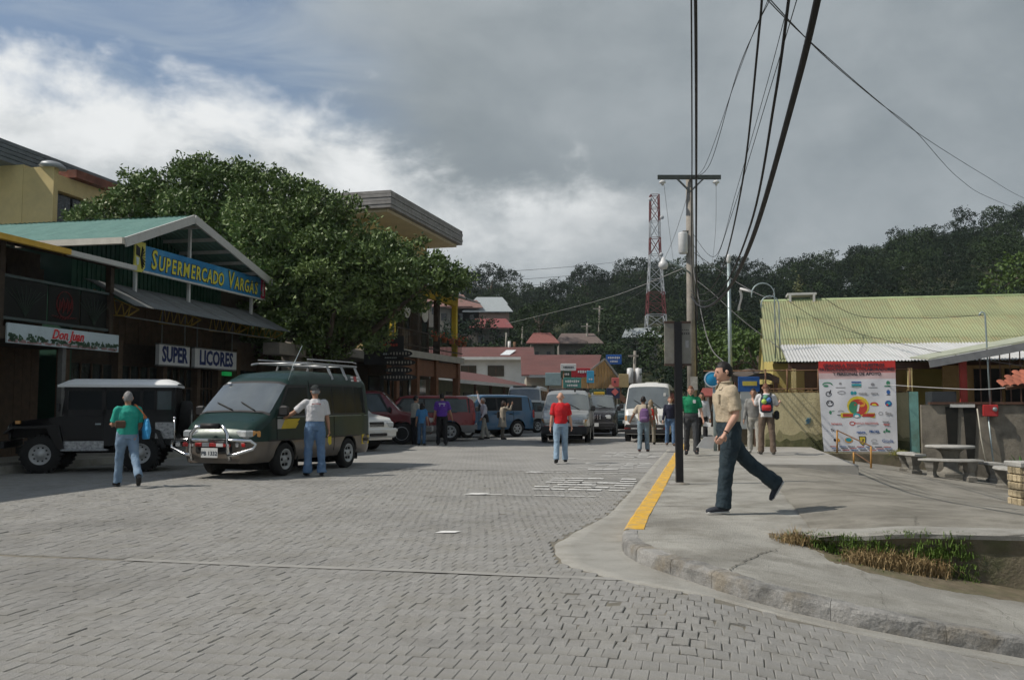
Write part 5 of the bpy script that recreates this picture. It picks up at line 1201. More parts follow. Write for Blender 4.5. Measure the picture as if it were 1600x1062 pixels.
# street signs behind the walking man
rs_ = root('round_sign', uv(26.3, .22, .13), 'blue round sign on a rusty post at the pavement edge', 'sign')
q0 = rs_.location; mb = MB(); mb.tube([(0, 0, 0), (0, 0, 2.35)], .045, 8); part('post', mb, rust, rs_)
mb = MB(); mb.tube([(-.12, 0, 0), (-.12, 0, 2.0)], .05, 8); part('second_post', mb, galv, rs_)
mb = MB(); mb.lathe([(.001, .02), (.21, .02), (.22, 0), (.21, -.02), (.001, -.02)], (-.2, -.07, 1.97), 24, rot=Matrix.Rotation(R(90), 3, 'X') @ Matrix.Rotation(R(0), 3, 'Y')); part('disc', mb, M('blue_sign_paint', (.02, .25, .48), .4, .08), rs_)
mb = MB(); n = 24
mb.add([p for q in range(n+1) for p in (Vector((-.2+.22*math.cos(2*math.pi*q/n), -.095, 1.97+.22*math.sin(2*math.pi*q/n))), Vector((-.2+.19*math.cos(2*math.pi*q/n), -.095, 1.97+.19*math.sin(2*math.pi*q/n))))], [(2*q, 2*q+1, 2*q+3, 2*q+2) for q in range(n)]); part('white_ring', mb, sign_white, rs_)
bs = root('blue_sign', at(1170, 660, 27.2), 'blue rectangular bus stop board with yellow bar behind the walker', 'sign')
p_ = at(1170, 600, 27.2)-bs.location
mb = MB(); mb.bbox(p_, (.62, .05, .44), .01); part('board', mb, M('blue_board', (.02, .09, .28), .5), bs)
mb = MB(); mb.box(p_+Vector((.02, -.03, .02)), (.42, .012, .13)); part('yellow_bar', mb, M('yellow_bar', (.5, .42, .08), .6), bs)
mb = MB(); mb.box(p_+Vector((0, 0, -.75)), (.5, .04, 1.1)); part('lower_board', mb, M('pale_board', (.36, .38, .38), .6, .1), bs)
mb = MB(); mb.tube([p_+Vector((0, .05, .2)), Vector((p_.x, p_.y+.05, -.5))], .03, 6); part('post', mb, galv, bs)
# ------------------------------------------------------------------ buildings up the street and on the hillside
red_roof = M('red_tin_roof', (.125, .052, .046), .75, .15, .8, 0, stain=(.08, .045, .04), sscale=.6, samt=.5)
white_wall = M('white_house_wall', (.62, .62, .60), .85, .06, 1.2, stain=(.45, .44, .42), sscale=.5)
tan_glass = M('brown_tinted_glass', (.06, .05, .035), .2, .2)
olive_w = M('olive_shop_wall', (.19, .20, .14), .85, .15)
def ybox(mb, x0, x1, y0, y1, z0, z1): return mb.box(((x0+x1)/2, (y0+y1)/2, (z0+z1)/2), (abs(x1-x0), abs(y1-y0), abs(z1-z0)))
# shop row
sr = root('shop_row', uv(60, -16), 'low olive shop row with long red roof and pale eave beyond the red cars', 'shop')
mb = MB(); wbox(mb, 50, 74, -24, -15.9, 0, 2.9); part('wall', mb, olive_w, sr, True)
sl = uv(0, -5)-uv(0, 0)+Vector((0, 0, 1.15)); mb = MB(); p = [uv(49.5, -13.6, 2.72), uv(75, -13.6, 2.72)]; mb.prism([p[0], p[1], p[1]+sl, p[0]+sl], (0, 0, .06)); part('roof', mb, red_roof, sr, True)
mb = MB(); wbox(mb, 49.5, 75, -13.68, -13.56, 2.6, 2.8); part('eave_board', mb, fascia_w, sr, True)
for k_ in range(6):
    mb = MB(); wbox(mb, 51+4*k_, 53.2+4*k_, -15.9, -15.84, .6, 2.2); part('shop_window', mb, glass_dk, sr, True)
for k_ in range(7):
    mb = MB(); wbox(mb, 50+4*k_, 50.15+4*k_, -13.9, -13.75, .1, 2.65); part('post', mb, brown_w, sr, True)
# white two storey house
wh = root('white_house', (-2.0, 90, 0), 'white two storey house with dark red roof and three brown windows', 'house')
zt = at(0, 560, 86).z; x0, x1 = at(640, 0, 86).x, at(826, 0, 86).x
mb = MB(); ybox(mb, x0, x1, 86, 94, 0, zt); part('wall', mb, white_wall, wh, True)
mb = MB(); zr = at(0, 549, 90).z
mb.prism([(x0-.4, 85.3, zt), (x1+.5, 85.3, zt), (x1+.5, 90, zr+.35), (x0-.4, 90, zr+.35)], (0, 0, .08)); mb.prism([(x0-.4, 90, zr+.35), (x1+.5, 90, zr+.35), (x1+.5, 95, zt), (x0-.4, 95, zt)], (0, 0, .08)); part('roof', mb, red_roof, wh, True)
mb = MB(); ybox(mb, x0-.4, x1+.5, 85.2, 85.3, zt-.14, zt+.12); part('eave_board', mb, white_wall, wh, True)
mb = MB(); sx_ = at(782, 0, 87).x; mb.prism([(sx_, 86.2, zt+.33), (sx_+.9, 86.2, zt+.33), (sx_+1.5, 87.6, zt+.86), (sx_+.6, 87.6, zt+.86)], (0, 0, .03)); part('skylight', mb, M('skylight_sheet', (.65, .68, .7), .4), wh, True)
for (pa, pb) in ((690, 712), (722, 746), (763, 788)):
    mb = MB(); ybox(mb, at(pa, 0, 86).x, at(pb, 0, 86).x, 85.93, 86.0, at(0, 588, 86).z, at(0, 571, 86).z); w_ = part('window', mb, tan_glass, wh, True)
    mb = MB(); m_ = at((pa+pb)/2, 0, 86).x; ybox(mb, m_-.04, m_+.04, 85.88, 85.93, at(0, 588, 86).z, at(0, 571, 86).z); part('mullion', mb, brown_w, w_, True)
mb = MB(); mb.tube([(at(796, 0, 90).x, 90, zr), (at(796, 0, 90).x, 90, at(0, 533, 90).z)], .15, 8); part('chimney', mb, white_wall, wh, True)
mb = MB(); mb.tube([(at(804, 0, 90).x, 90, zr), (at(804, 0, 90).x, 90, at(0, 534, 90).z)], .14, 8); part('chimney', mb, rust, wh, True)
# long red roofed shop with wooden gable
rg = root('gabled_shop', (6, 76, 0), 'long shop with red roof and wooden board gable up the street', 'shop')
xa, xb = at(822, 0, 72).x, at(948, 0, 72).x; ze = at(0, 588, 72).z; zr = at(0, 556, 78).z
mb = MB(); ybox(mb, xa, xb, 72, 84, 0, ze); part('wall', mb, M('pale_shop_wall', (.36, .34, .28), .85, .1), rg, True)
mb = MB(); mb.prism([(xa-.4, 71, ze), (at(925, 0, 72).x, 71, ze), (at(936, 0, 78).x, 78, zr), (xa-.4, 78, zr)], (0, 0, .1)); part('roof', mb, red_roof, rg, True)
mb = MB(); g0, g1, g2 = at(908, 592, 71), at(944, 563, 71), at(972, 600, 71)
for k_ in range(12):
    pass
def gable_top(x): return interp(x, [(g0.x, g0.z), (g1.x, g1.z), (g2.x, g2.z)])
n_ = 14
for k_ in range(n_):
    xa_, xb_ = lerp(g0.x, g2.x, k_/n_), lerp(g0.x, g2.x, (k_+1)/n_)-.02; mb = MB(); zb_ = min(g0.z, g2.z)-.3
    mb.prism([(xa_, 71, zb_), (xb_, 71, zb_), (xb_, 71, gable_top(xb_)), (xa_, 71, gable_top(xa_))], (0, .08+.02*(k_ % 2), 0)); part('gable_board', mb, M('honey_wood', (.33, .21, .09), .8, .15, 3, isl=.12), rg, True)
for a_, b_ in ((g0, g1), (g1, g2)):
    mb = MB(); mb.beam(a_+Vector((0, -.4, .1)), b_+Vector((0, -.4, .1)), .5, .12); part('barge_board', mb, M('grey_barge', (.24, .23, .21), .8, .15), rg, True)
mb = MB(); ybox(mb, at(905, 0, 71.4).x, at(962, 0, 71.4).x, 71.4, 72, 0, min(g0.z, g2.z)-.3); part('shop_front', mb, glass_dk, rg, True)
mb = MB()
for k_ in range(8):
    px_ = 906+7.5*k_; mb = MB(); ybox(mb, at(px_, 0, 71.2).x, at(px_, 0, 71.2).x+.12, 71.2, 71.35, 0, g0.z-.3); part('post', mb, M('pale_post2', (.35, .3, .22), .8), rg, True)
mb = MB(); ybox(mb, at(826, 0, 71.5).x, at(862, 0, 71.5).x, 70.5, 72, at(0, 590, 71).z, at(0, 586, 71).z); part('porch_roof', mb, grey_tin, rg, True)
# signboards over the street
def board(px0, py0, px1, py1, Y, mat, lab, lines, lmat, deep=.15):
    a, b = at(px0, py1, Y), at(px1, py0, Y); c = (a+b)/2; s = root('signboard', Vector((c.x, Y, a.z)), lab, 'sign', group='signboards up the street')
    w, h = b.x-a.x, b.z-a.z
    mb = MB(); mb.bbox((0, 0, h/2), (w, deep, h), .02); part('board', mb, mat, s)
    for (fx, fz_, fw, fh) in lines:
        mb = MB(); nl = max(1, int(fw*w/(fh*h*.8)))
        for q in range(nl): mb.box(((fx+fw*((q+.5)/nl-.5))*w, -deep/2-.006, fz_*h), (fw*w/nl*.7, .012, fh*h*(1 if q % 3 else .75)))
        part('lettering', mb, lmat, s)['kind'] = 'stuff'
    mb = MB(); mb.tube([(-w*.3, .1, 0), (-w*.3, .1, -a.z)], .05, 6); part('post', mb, rust, s); return s
wt = M('board_white', (.6, .6, .6), .6, .08); rd = M('board_crimson', (.34, .02, .03), .5, .15); tl = M('board_teal', (.06, .20, .18), .6, .2); bl = M('board_blue', (.02, .10, .36), .5, .1); lb = M('board_light_blue', (.05, .30, .5), .5, .15); tn = M('board_tan', (.40, .31, .16), .8, .1); pk = M('board_pink', (.55, .13, .12), .6, .1); pb_ = M('board_pale_blue', (.25, .34, .36), .6, .12); dkk = M('board_dark', (.05, .05, .06), .7)
board(876, 568, 900, 579, 60, wt, 'small white signboard above the silver van', [(0, .5, .7, .25)], dkk)
board(893, 575, 922, 589, 61, rd, 'crimson signboard with pale lettering beside the white one', [(.12, .6, .6, .3)], wt)
board(876, 579, 893, 590, 61.5, M('board_forest', (.03, .07, .05), .7, .2), 'dark green signboard under the white one', [(0, .5, .6, .3)], wt)
board(880, 590, 908, 606, 59, tl, 'teal signboard with red and white lettering above the silver van roof', [(0, .65, .8, .25), (0, .25, .6, .2)], wt)
board(917, 579, 928, 598, 60.5, lb, 'tall light blue signboard right of the crimson one', [(0, .3, .6, .15)], wt)
board(852, 582, 877, 602, 63, pb_, 'pale blue sloping signboard on the shop corner', [], wt)
board(947, 554, 971, 569, 78, bl, 'blue signboard with two white lines above the wooden gable', [(0, .68, .8, .22), (0, .3, .5, .2)], wt)
board(967, 584, 982, 605, 66, tn, 'blank tan signboard next to the pink one', [], wt)
board(956, 590, 967, 604, 66, pk, 'pink signboard between gable and tan board', [(-.1, .55, .3, .3)], dkk)
board(920, 608, 946, 622, 62, M('board_moss', (.06, .10, .07), .7, .2), 'mossy green signboard low over the dark cars', [(0, .5, .7, .25)], wt)
board(948, 606, 968, 622, 63, M('board_navy', (.02, .03, .07), .6, .2), 'navy signboard with red diamond low by the gable', [], wt)
mb = MB(); c_ = at(961, 612, 62.8); mb.prism([c_+Vector((0, 0, .25)), c_+Vector((.25, 0, 0)), c_+Vector((0, 0, -.25)), c_+Vector((-.25, 0, 0))], (0, .02, 0)); single('red_diamond_sign', mb, pk, 'red diamond sign on the navy board', 'sign')
mb = MB(); c_ = at(990, 600, 70); mb.prism([at(960, 605, 64), at(985, 628, 64), at(990, 640, 64), at(956, 616, 64)], (0, 3, .3)); single('street_awning', mb, M('brown_awning', (.16, .08, .05), .8), 'brown sloping awning beneath the tan board', 'awning')
# small kiosk roof and boards behind the round sign
kk = root('kiosk', at(1108, 690, 55), 'little kiosk with red tiled roof behind the green shirt man', 'kiosk')
mb = MB(); mb.prism([at(1092, 620, 55), at(1122, 620, 55), at(1120, 608, 56.5), at(1098, 608, 56.5)], (0, 0, .08)); part('roof', mb, M('kiosk_red', (.22, .06, .05), .7, .15), kk, True)
mb = MB(); ybox(mb, at(1098, 0, 57).x, at(1122, 0, 57).x, 56.8, 58, 0, at(0, 614, 57).z); part('wall', mb, dark_wood2, kk, True)
for px_ in (1097, 1119):
    mb = MB(); mb.beam((at(px_, 0, 55.2).x, 55.2, 0), (at(px_, 0, 55.2).x, 55.2, at(0, 618, 55.2).z), .08); part('post', mb, fascia_w, kk, True)
board(1102, 588, 1122, 609, 57, M('board_menu', (.12, .14, .13), .7, .4, 9), 'patchwork menu board above the little kiosk roof', [(0, .7, .8, .15), (0, .4, .8, .15)], wt)
# old shelter with wavy tin roof behind the walker
sh = root('shelter', uv(29.5, .6), 'old shelter with dark wavy tin roof behind the backpacker', 'shelter')
mb = MB(); mb.grid(lambda i, j: at(1143+75*i, 590+4*math.sin(i*7)+2*i, 28.6)+Vector((0, 1.6*j, .12+.18*j)), 20, 2); part('roof', mb, M('dark_tin', (.07, .055, .045), .8, .3), sh, True)
mb = MB(); mb.grid(lambda i, j: at(1143+75*i, 590+4*math.sin(i*7)+2*i, 28.6)+Vector((0, .01, .10-.2*j)), 20, 1); part('roof_edge', mb, M('dark_tin2', (.05, .04, .035), .8, .3), sh, True)
for px_ in (1150, 1180, 1212):
    mb = MB(); p_ = at(px_, 594, 28.7); mb.beam((p_.x, p_.y, 0), p_, .1); part('post', mb, brown_w, sh, True)
mb = MB(); p0, p1 = at(1150, 640, 29.6), at(1216, 600, 29.6); ybox(mb, p0.x, p1.x, 29.6, 29.8, 0, p1.z); part('back_wall', mb, M('brown_back', (.10, .085, .06), .9, .3), sh, True)
# hillside houses
def house(px, py, Y, w, h, rmat, lab, wall=M('dim_house_wall', (.20, .185, .16), .9, .15), pitch=.5):
    w *= .72; b = at(px, py, Y); hh = root('hillside_house', Vector((b.x, Y, b.z-4)), lab, 'house', group='houses on the wooded hillside')
    mb = MB(); mb.box((0, 3, 2.6), (w, 5, 4)); part('wall', mb, wall, hh)
    mb = MB(); mb.prism([(-w/2-.6, -.4, 4+.6), (w/2+.6, -.4, 4+.6), (w/2+.6-1, 3, 4.6+pitch*3), (-w/2-.6+1, 3, 4.6+pitch*3)], (0, 0, .12)); part('roof', mb, rmat, hh)
    for k in (-1, 1):
        mb = MB(); mb.box((k*w*.25, .45, 3.2), (w*.16, .1, 1.0)); part('window', mb, glass_dk, hh)
pink = M('faded_red_roof', (.19, .11, .095), .8, .15); zinc = M('far_zinc_roof', (.30, .33, .34), .5, .1)
house(695, 478, 150, 9, 3, pink, 'topmost hillside house with faded red roof, half behind the tree'); house(706, 486, 140, 7, 3, pink, 'hillside house with brownish roof below the topmost one'); house(726, 488, 140, 6, 3, pink, 'small hillside house with pinkish roof in the middle of the row')
house(764, 482, 150, 7, 2.5, zinc, 'hillside house with grey zinc roof above the others'); house(762, 494, 140, 9, 3, zinc, 'hillside house with pale roof and red ridge in front of the zinc one', M('pinkish_wall', (.38, .26, .22), .85, .1)); house(766, 520, 125, 7, 3, M('dark_red_roof', (.20, .06, .06), .8, .15), 'lower hillside house with dark red roof above the white house')
house(848, 545, 112, 4, 2.5, M('little_red_roof', (.2, .08, .07), .8, .15), 'tiny white pavilion with red gable roof below the hill'); house(905, 545, 118, 7, 3, M('brown_roof', (.13, .10, .09), .8, .15), 'brown roofed house among shrubs below the hill'); house(1003, 535, 125, 6, 3, zinc, 'pale house at the foot of the radio tower')
# ------------------------------------------------------------------ trees
def leaf_mat(name, c1, c2, rough=.5, spec=.4, back=None):
    m = bpy.data.materials.new(name); m.use_nodes = True; nt = m.node_tree; L = nt.links; b = nt.nodes['Principled BSDF']
    b.inputs['Roughness'].default_value = rough; b.inputs['Specular IOR Level'].default_value = spec
    g = nt.nodes.new('ShaderNodeNewGeometry'); mx = nt.nodes.new('ShaderNodeMix'); mx.data_type = 'RGBA'
    tc = nt.nodes.new('ShaderNodeTexCoord'); nz = nt.nodes.new('ShaderNodeTexNoise'); nz.inputs['Scale'].default_value = .25; nz.inputs['Detail'].default_value = 3; L.new(tc.outputs['Object'], nz.inputs[0])
    ad = nt.nodes.new('ShaderNodeMath'); ad.operation = 'MULTIPLY_ADD'; L.new(nz.outputs[0], ad.inputs[0]); ad.inputs[1].default_value = 1.2; ad.inputs[2].default_value = -.35
    a2 = nt.nodes.new('ShaderNodeMath'); a2.operation = 'MULTIPLY_ADD'; a2.use_clamp = True; L.new(g.outputs['Random Per Island'], a2.inputs[0]); a2.inputs[1].default_value = .6; L.new(ad.outputs[0], a2.inputs[2])
    L.new(a2.outputs[0], mx.inputs[0]); mx.inputs[6].default_value = (*c1, 1); mx.inputs[7].default_value = (*c2, 1); L.new(mx.outputs[2], b.inputs['Base Color'])
    return m
def leaves_np(c, axis, side, ln, wd):
    """folded leaf: 4 corners of a rhombus with a raised mid rib"""
    n = len(c); nrm = np.cross(axis, side)
    v = np.empty((n, 4, 3)); v[:, 0] = c-axis*ln[:, None]*.5; v[:, 1] = c+side*wd[:, None]*.5-nrm*wd[:, None]*.12; v[:, 2] = c+axis*ln[:, None]*.5-nrm*ln[:, None]*.1; v[:, 3] = c-side*wd[:, None]*.5-nrm*wd[:, None]*.12
    return v.reshape(-1, 3)
def unit(a): return a/np.maximum(1e-6, np.linalg.norm(a, axis=1, keepdims=True))
def mesh_np(name, v, mat):
    n = len(v)//4; me = bpy.data.meshes.new(name); me.vertices.add(len(v)); me.vertices.foreach_set('co', v.astype(np.float32).ravel())
    me.loops.add(n*4); me.loops.foreach_set('vertex_index', np.arange(n*4, dtype=np.int32)); me.polygons.add(n)
    me.polygons.foreach_set('loop_start', np.arange(0, n*4, 4, dtype=np.int32)); me.polygons.foreach_set('loop_total', np.full(n, 4, dtype=np.int32))
    me.materials.append(mat); me.update(calc_edges=True); return me
def crown_leaves(lobes, dens, ln, wd, rng, per=9, inner=.25, squash=1.0):
    """rosettes of leaves over the outside of a group of lobes, some inside"""
    L = np.array([[*l[0], l[1]] for l in lobes]); out = []
    for i in range(len(L)):
        c, r = L[i, :3], L[i, 3]; n = max(4, int(dens*r*r)); d = unit(rng.normal(size=(n, 3))); d[:, 2] = np.where(d[:, 2] < -.45, -d[:, 2]*.5, d[:, 2]); d = unit(d)
        rad = r*np.where(rng.random(n) < inner, rng.uniform(.45, .85, n), rng.normal(.98, .09, n)); p = c+d*rad[:, None]*np.array([1, 1, squash])
        keep = np.ones(n, bool)
        for j in range(len(L)):
            if j != i: keep &= np.linalg.norm((p-L[j, :3])/np.array([1, 1, squash]), axis=1) > L[j, 3]*.72
        p, d = p[keep], d[keep]; m = len(p)
        pp = np.repeat(p, per, 0)+rng.normal(size=(m*per, 3))*ln*.55; ax = unit(np.repeat(d, per, 0)*.7+rng.normal(size=(m*per, 3))*.8+np.array([0, 0, .15])); sd = unit(np.cross(ax, rng.normal(size=(m*per, 3))))
        # leaf blades face up and out
        nr = np.cross(ax, sd); fl = (nr @ np.array([0, 0, 1.0])) < 0; sd[fl] *= -1
        s = rng.uniform(.7, 1.2, m*per); out.append(leaves_np(pp, ax, sd, ln*s, wd*s))
    return np.concatenate(out)
bark = M('tree_bark', (.10, .08, .06), .95, .3, 5, .8, 18)
rng = np.random.default_rng(11)
fic = leaf_mat('glossy_ficus_leaf', (.046, .085, .024), (.16, .225, .068), .5, .3)
bt_lobes = [(150, 342, 35, 1.1), (190, 325, 35.5, 1.4), (245, 303, 35.5, 1.6), (335, 298, 35, 1.7), (300, 300, 35, 1.9), (375, 292, 35, 1.7), (335, 340, 34.5, 2.2), (430, 315, 34.5, 1.9), (405, 365, 33.5, 2.3), (480, 340, 34, 1.9), (470, 395, 32.5, 2.2), (545, 365, 33.5, 1.7), (545, 415, 32, 1.9), (605, 395, 33, 1.45), (612, 425, 32, 1.4), (655, 405, 33, 1.15), (668, 432, 32.5, 1.15), (700, 428, 33, .85), (705, 448, 33, .7), (460, 450, 32, 1.6), (525, 460, 32, 1.4), (580, 455, 32.5, 1.2), (640, 455, 33, .8), (440, 490, 32.5, 1.2), (490, 500, 33, 1.3), (430, 520, 33.5, .9), (545, 495, 34, 1.2), (240, 345, 36, 2.0), (510, 430, 34, 2.2), (340, 380, 36.5, 2.4), (440, 420, 36.5, 3), (470, 520, 34, 1.3), (520, 515, 34.5, 1.2), (580, 485, 34, 1.1), (625, 468, 33.5, .9), (400, 500, 35, 1.4), (410, 440, 36, 2.2), (575, 420, 34.5, 1.9), (600, 470, 33.5, 1.0), (560, 510, 34.2, 1.2), (505, 530, 34.5, 1.2), (450, 535, 33.8, 1.0), (400, 530, 34.5, 1.0)]
lob = [(at(a, b+10, Y), r*.9) for a, b, Y, r in bt_lobes]
rl_ = random.Random(17); sub = []
for p_, r_ in lob:                                    # boughs: smaller leaf masses on every lobe
    for k in range(int(5+2.2*r_)):
        d_ = Vector((rl_.gauss(0, 1), rl_.gauss(0, 1), rl_.gauss(.25, .9))).normalized(); sub.append((p_+Vector((d_.x, d_.y, d_.z*.8))*r_*rl_.uniform(.72, .98), r_*rl_.uniform(.26, .46)))
core = [(p_, r_*.8) for p_, r_ in lob]
tb_ = uv(33.2, -14.7, .12)
bt = root('ficus_tree', tb_, 'huge spreading ficus tree with dense glossy crown over the shops', 'tree')
v = np.concatenate([crown_leaves([(tuple(p), r) for p, r in sub], 125, .175, .08, rng, per=11, inner=.25, squash=.8), crown_leaves([(tuple(p), r) for p, r in core], 45, .24, .11, rng, per=9, inner=.5, squash=.85)])
o = obj('crown', mesh_np('crown', v-np.array(tb_), fic), bt)
mb = MB(); top = tb_+Vector((.2, -.2, 3.4)); mb.tube([tb_, tb_+Vector((.05, 0, 1.5)), top], [.55, .42, .36], 12); part('trunk', mb, bark, bt, True)
for i in (1, 3, 5, 7, 9, 11, 13, 16, 20, 24):
    p = lob[i][0]; mb = MB(); m_ = top.lerp(p, .5)+Vector((0, 0, -.5)); mb.tube([top-Vector((0, 0, .6)), m_, p], [.2, .13, .04], 8); part('limb', mb, bark, bt, True)
# forest and single trees
dk = leaf_mat('cloud_shaded_forest_leaf', (.012, .024, .014), (.024, .040, .022), .8, .1); md = leaf_mat('mid_green_leaf', (.016, .032, .013), (.036, .060, .022), .75, .15); br2 = leaf_mat('bright_green_leaf', (.03, .06, .012), (.085, .14, .03), .6, .3)  # hill's cloud shade set in the dark leaf tones, sunlight in the bright
def crown_shape(rr, w, h, kind=0):
    L = []; n = rr.randint(7, 11)
    for k in range(n):
        a = rr.uniform(0, 2*math.pi); q = rr.uniform(.15, .62)*w/2; z = h*(rr.uniform(.45, .95) if kind == 0 else rr.uniform(.62, .95)); r = rr.uniform(.2, .33)*w*(.8 if kind else .9)
        L.append(((q*math.cos(a), q*math.sin(a), z-r*.3), r))
    L.append(((0, 0, h*.62), w*.33)); return L
rr = random.Random(21); protos = []
for k in range(9):
    w = rr.uniform(7, 10); h = rr.uniform(7, 11); protos.append((crown_leaves(crown_shape(rr, w, h, k % 2), 13, .36, .22, rng, per=7, inner=.2, squash=.7), w, h))
pts = []; tries = 0
def blocked(x, y, px):
    return False
while len(pts) < 900 and tries < 20000:
    tries += 1; px = rr.uniform(560, 1760); near = interp(px, [(500, 108), (800, 104), (1000, 92), (1090, 70), (1200, 66), (1600, 62)]); far = interp(px, [(600, 262), (1000, 262), (1300, 217), (1700, 192)])
    Y = near+(far+4-near)*rr.random()**.8; x = (px-800)/FPX*Y
    if px < 900 and Y < 150 and rr.random() < .55: continue
    if 985 < px < 1065 and Y < 158: continue
    if all((x-a)**2+(Y-b)**2 > (2.9+.010*Y)**2 for a, b, _ in pts): pts.append((x, Y, px))
A = []; B = []
for (x, Y, px) in pts:
    pv, w, h = protos[rr.randrange(len(protos))]; s = rr.uniform(.55, 1.05)*(.8 if Y < 110 else 1); a = rr.uniform(0, 6.28); ca, sa = math.cos(a), math.sin(a)
    q = pv*np.array([s, s, s*rr.uniform(.8, 1.1)]); sel = q.reshape(-1, 12)
    if rr.random() < .5: sel = sel[::2] if Y > 230 else sel
    q = sel.reshape(-1, 3); q = np.stack([q[:, 0]*ca-q[:, 1]*sa, q[:, 0]*sa+q[:, 1]*ca, q[:, 2]], 1)+np.array([x, Y, ground_z(x, Y)-1.2])
    (B if rr.random() < .3 else A).append(q)
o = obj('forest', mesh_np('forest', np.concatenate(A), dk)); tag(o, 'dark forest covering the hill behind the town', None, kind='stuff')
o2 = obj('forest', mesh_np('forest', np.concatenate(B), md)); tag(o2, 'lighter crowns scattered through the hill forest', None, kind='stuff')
def tree(px, pbase, Y, w, h, mat, lab, seed, kind=0, name='tree', ls=.5):
    rr = random.Random(seed); rg_ = np.random.default_rng(seed); b = at(px, pbase, Y); t = root(name, b, lab, 'tree', group='trees behind the town')
    L = crown_shape(rr, w, h, kind); v = crown_leaves(L, 14 if ls > .4 else 26, min(ls, .38), min(ls, .38)*.6, rg_, per=7, inner=.2, squash=.75); obj('crown', mesh_np('crown', v, mat), t)
    mb = MB(); mb.tube([(0, 0, -1), (.1, 0, h*.35), (0, 0, h*.6)], [w*.035, w*.028, w*.018], 8)
    part('trunk', mb, bark, t)
    for q in range(5):
        mb = MB(); l_ = L[q][0]; mb.tube([(0, 0, h*.35), (l_[0]*.5, l_[1]*.5, h*.5), l_], [w*.018, w*.012, w*.005], 6); part('limb', mb, bark, t)
tree(768, 492, 225, 15, 12, dk, 'broad dark skyline tree standing alone right of the ficus', 1, 1)
tree(1002, 462, 235, 14, 9, dk, 'rounded skyline tree behind the radio tower', 2, 1); tree(1147, 462, 225, 12, 9, dk, 'flat topped skyline tree right of the utility pole', 3, 1)
tree(1238, 462, 210, 9, 8.5, dk, 'skyline tree with feathery top over the end of the green roof', 4, 1); tree(1360, 448, 205, 13, 7, dk, 'low wide skyline tree above the middle of the green roof', 5, 1)
tree(920, 485, 215, 13, 10, dk, 'skyline tree at the saddle of the hill', 6, 0)
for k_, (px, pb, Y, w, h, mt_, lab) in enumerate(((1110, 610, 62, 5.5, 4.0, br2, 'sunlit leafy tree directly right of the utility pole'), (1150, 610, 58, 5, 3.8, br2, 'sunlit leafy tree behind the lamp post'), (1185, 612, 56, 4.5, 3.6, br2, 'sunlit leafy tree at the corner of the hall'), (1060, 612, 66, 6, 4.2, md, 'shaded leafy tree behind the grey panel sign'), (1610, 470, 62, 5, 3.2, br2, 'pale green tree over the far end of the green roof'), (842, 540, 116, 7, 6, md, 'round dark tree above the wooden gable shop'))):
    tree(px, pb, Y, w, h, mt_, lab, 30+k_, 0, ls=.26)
# ------------------------------------------------------------------ vehicles
tyre_m = M('tyre_rubber', (.018, .018, .018), .85, .2, 8); rim_m = M('alloy_rim', (.42, .43, .43), .45, .1, 6, metal=.15); under_m = M('underbody_black', (.012, .012, .012), .9)
wind_m = M('sky_toned_windscreen', (.10, .115, .118), .07, .25, 1.2, spec=1.0, coat=1.0); side_gl = M('tinted_side_glass', (.012, .015, .017), .14, .2, 2, spec=.1)  # windscreen base paled to stand in for reflected sky
pale_gl = M('pale_side_glass', (.07, .09, .095), .10, .3, 1.6, spec=.35)
lamp_gl = M('headlamp_glass', (.42, .44, .44), .12, .25, 14, spec=.8, coat=1.0); amber = M('amber_lens', (.55, .26, .06), .2, .15, spec=.8); tail_m = M('red_lens', (.32, .02, .02), .2, .15, spec=.8)
trim_b = M('black_trim', (.02, .02, .021), .6, .15); chrome = M('chrome_tube', (.62, .63, .64), .16, .1, 8, metal=1.0); plate_m = M('plate_white', (.55, .56, .55), .6, .08); seam_m = M('panel_gap', (.008, .008, .008), .8)
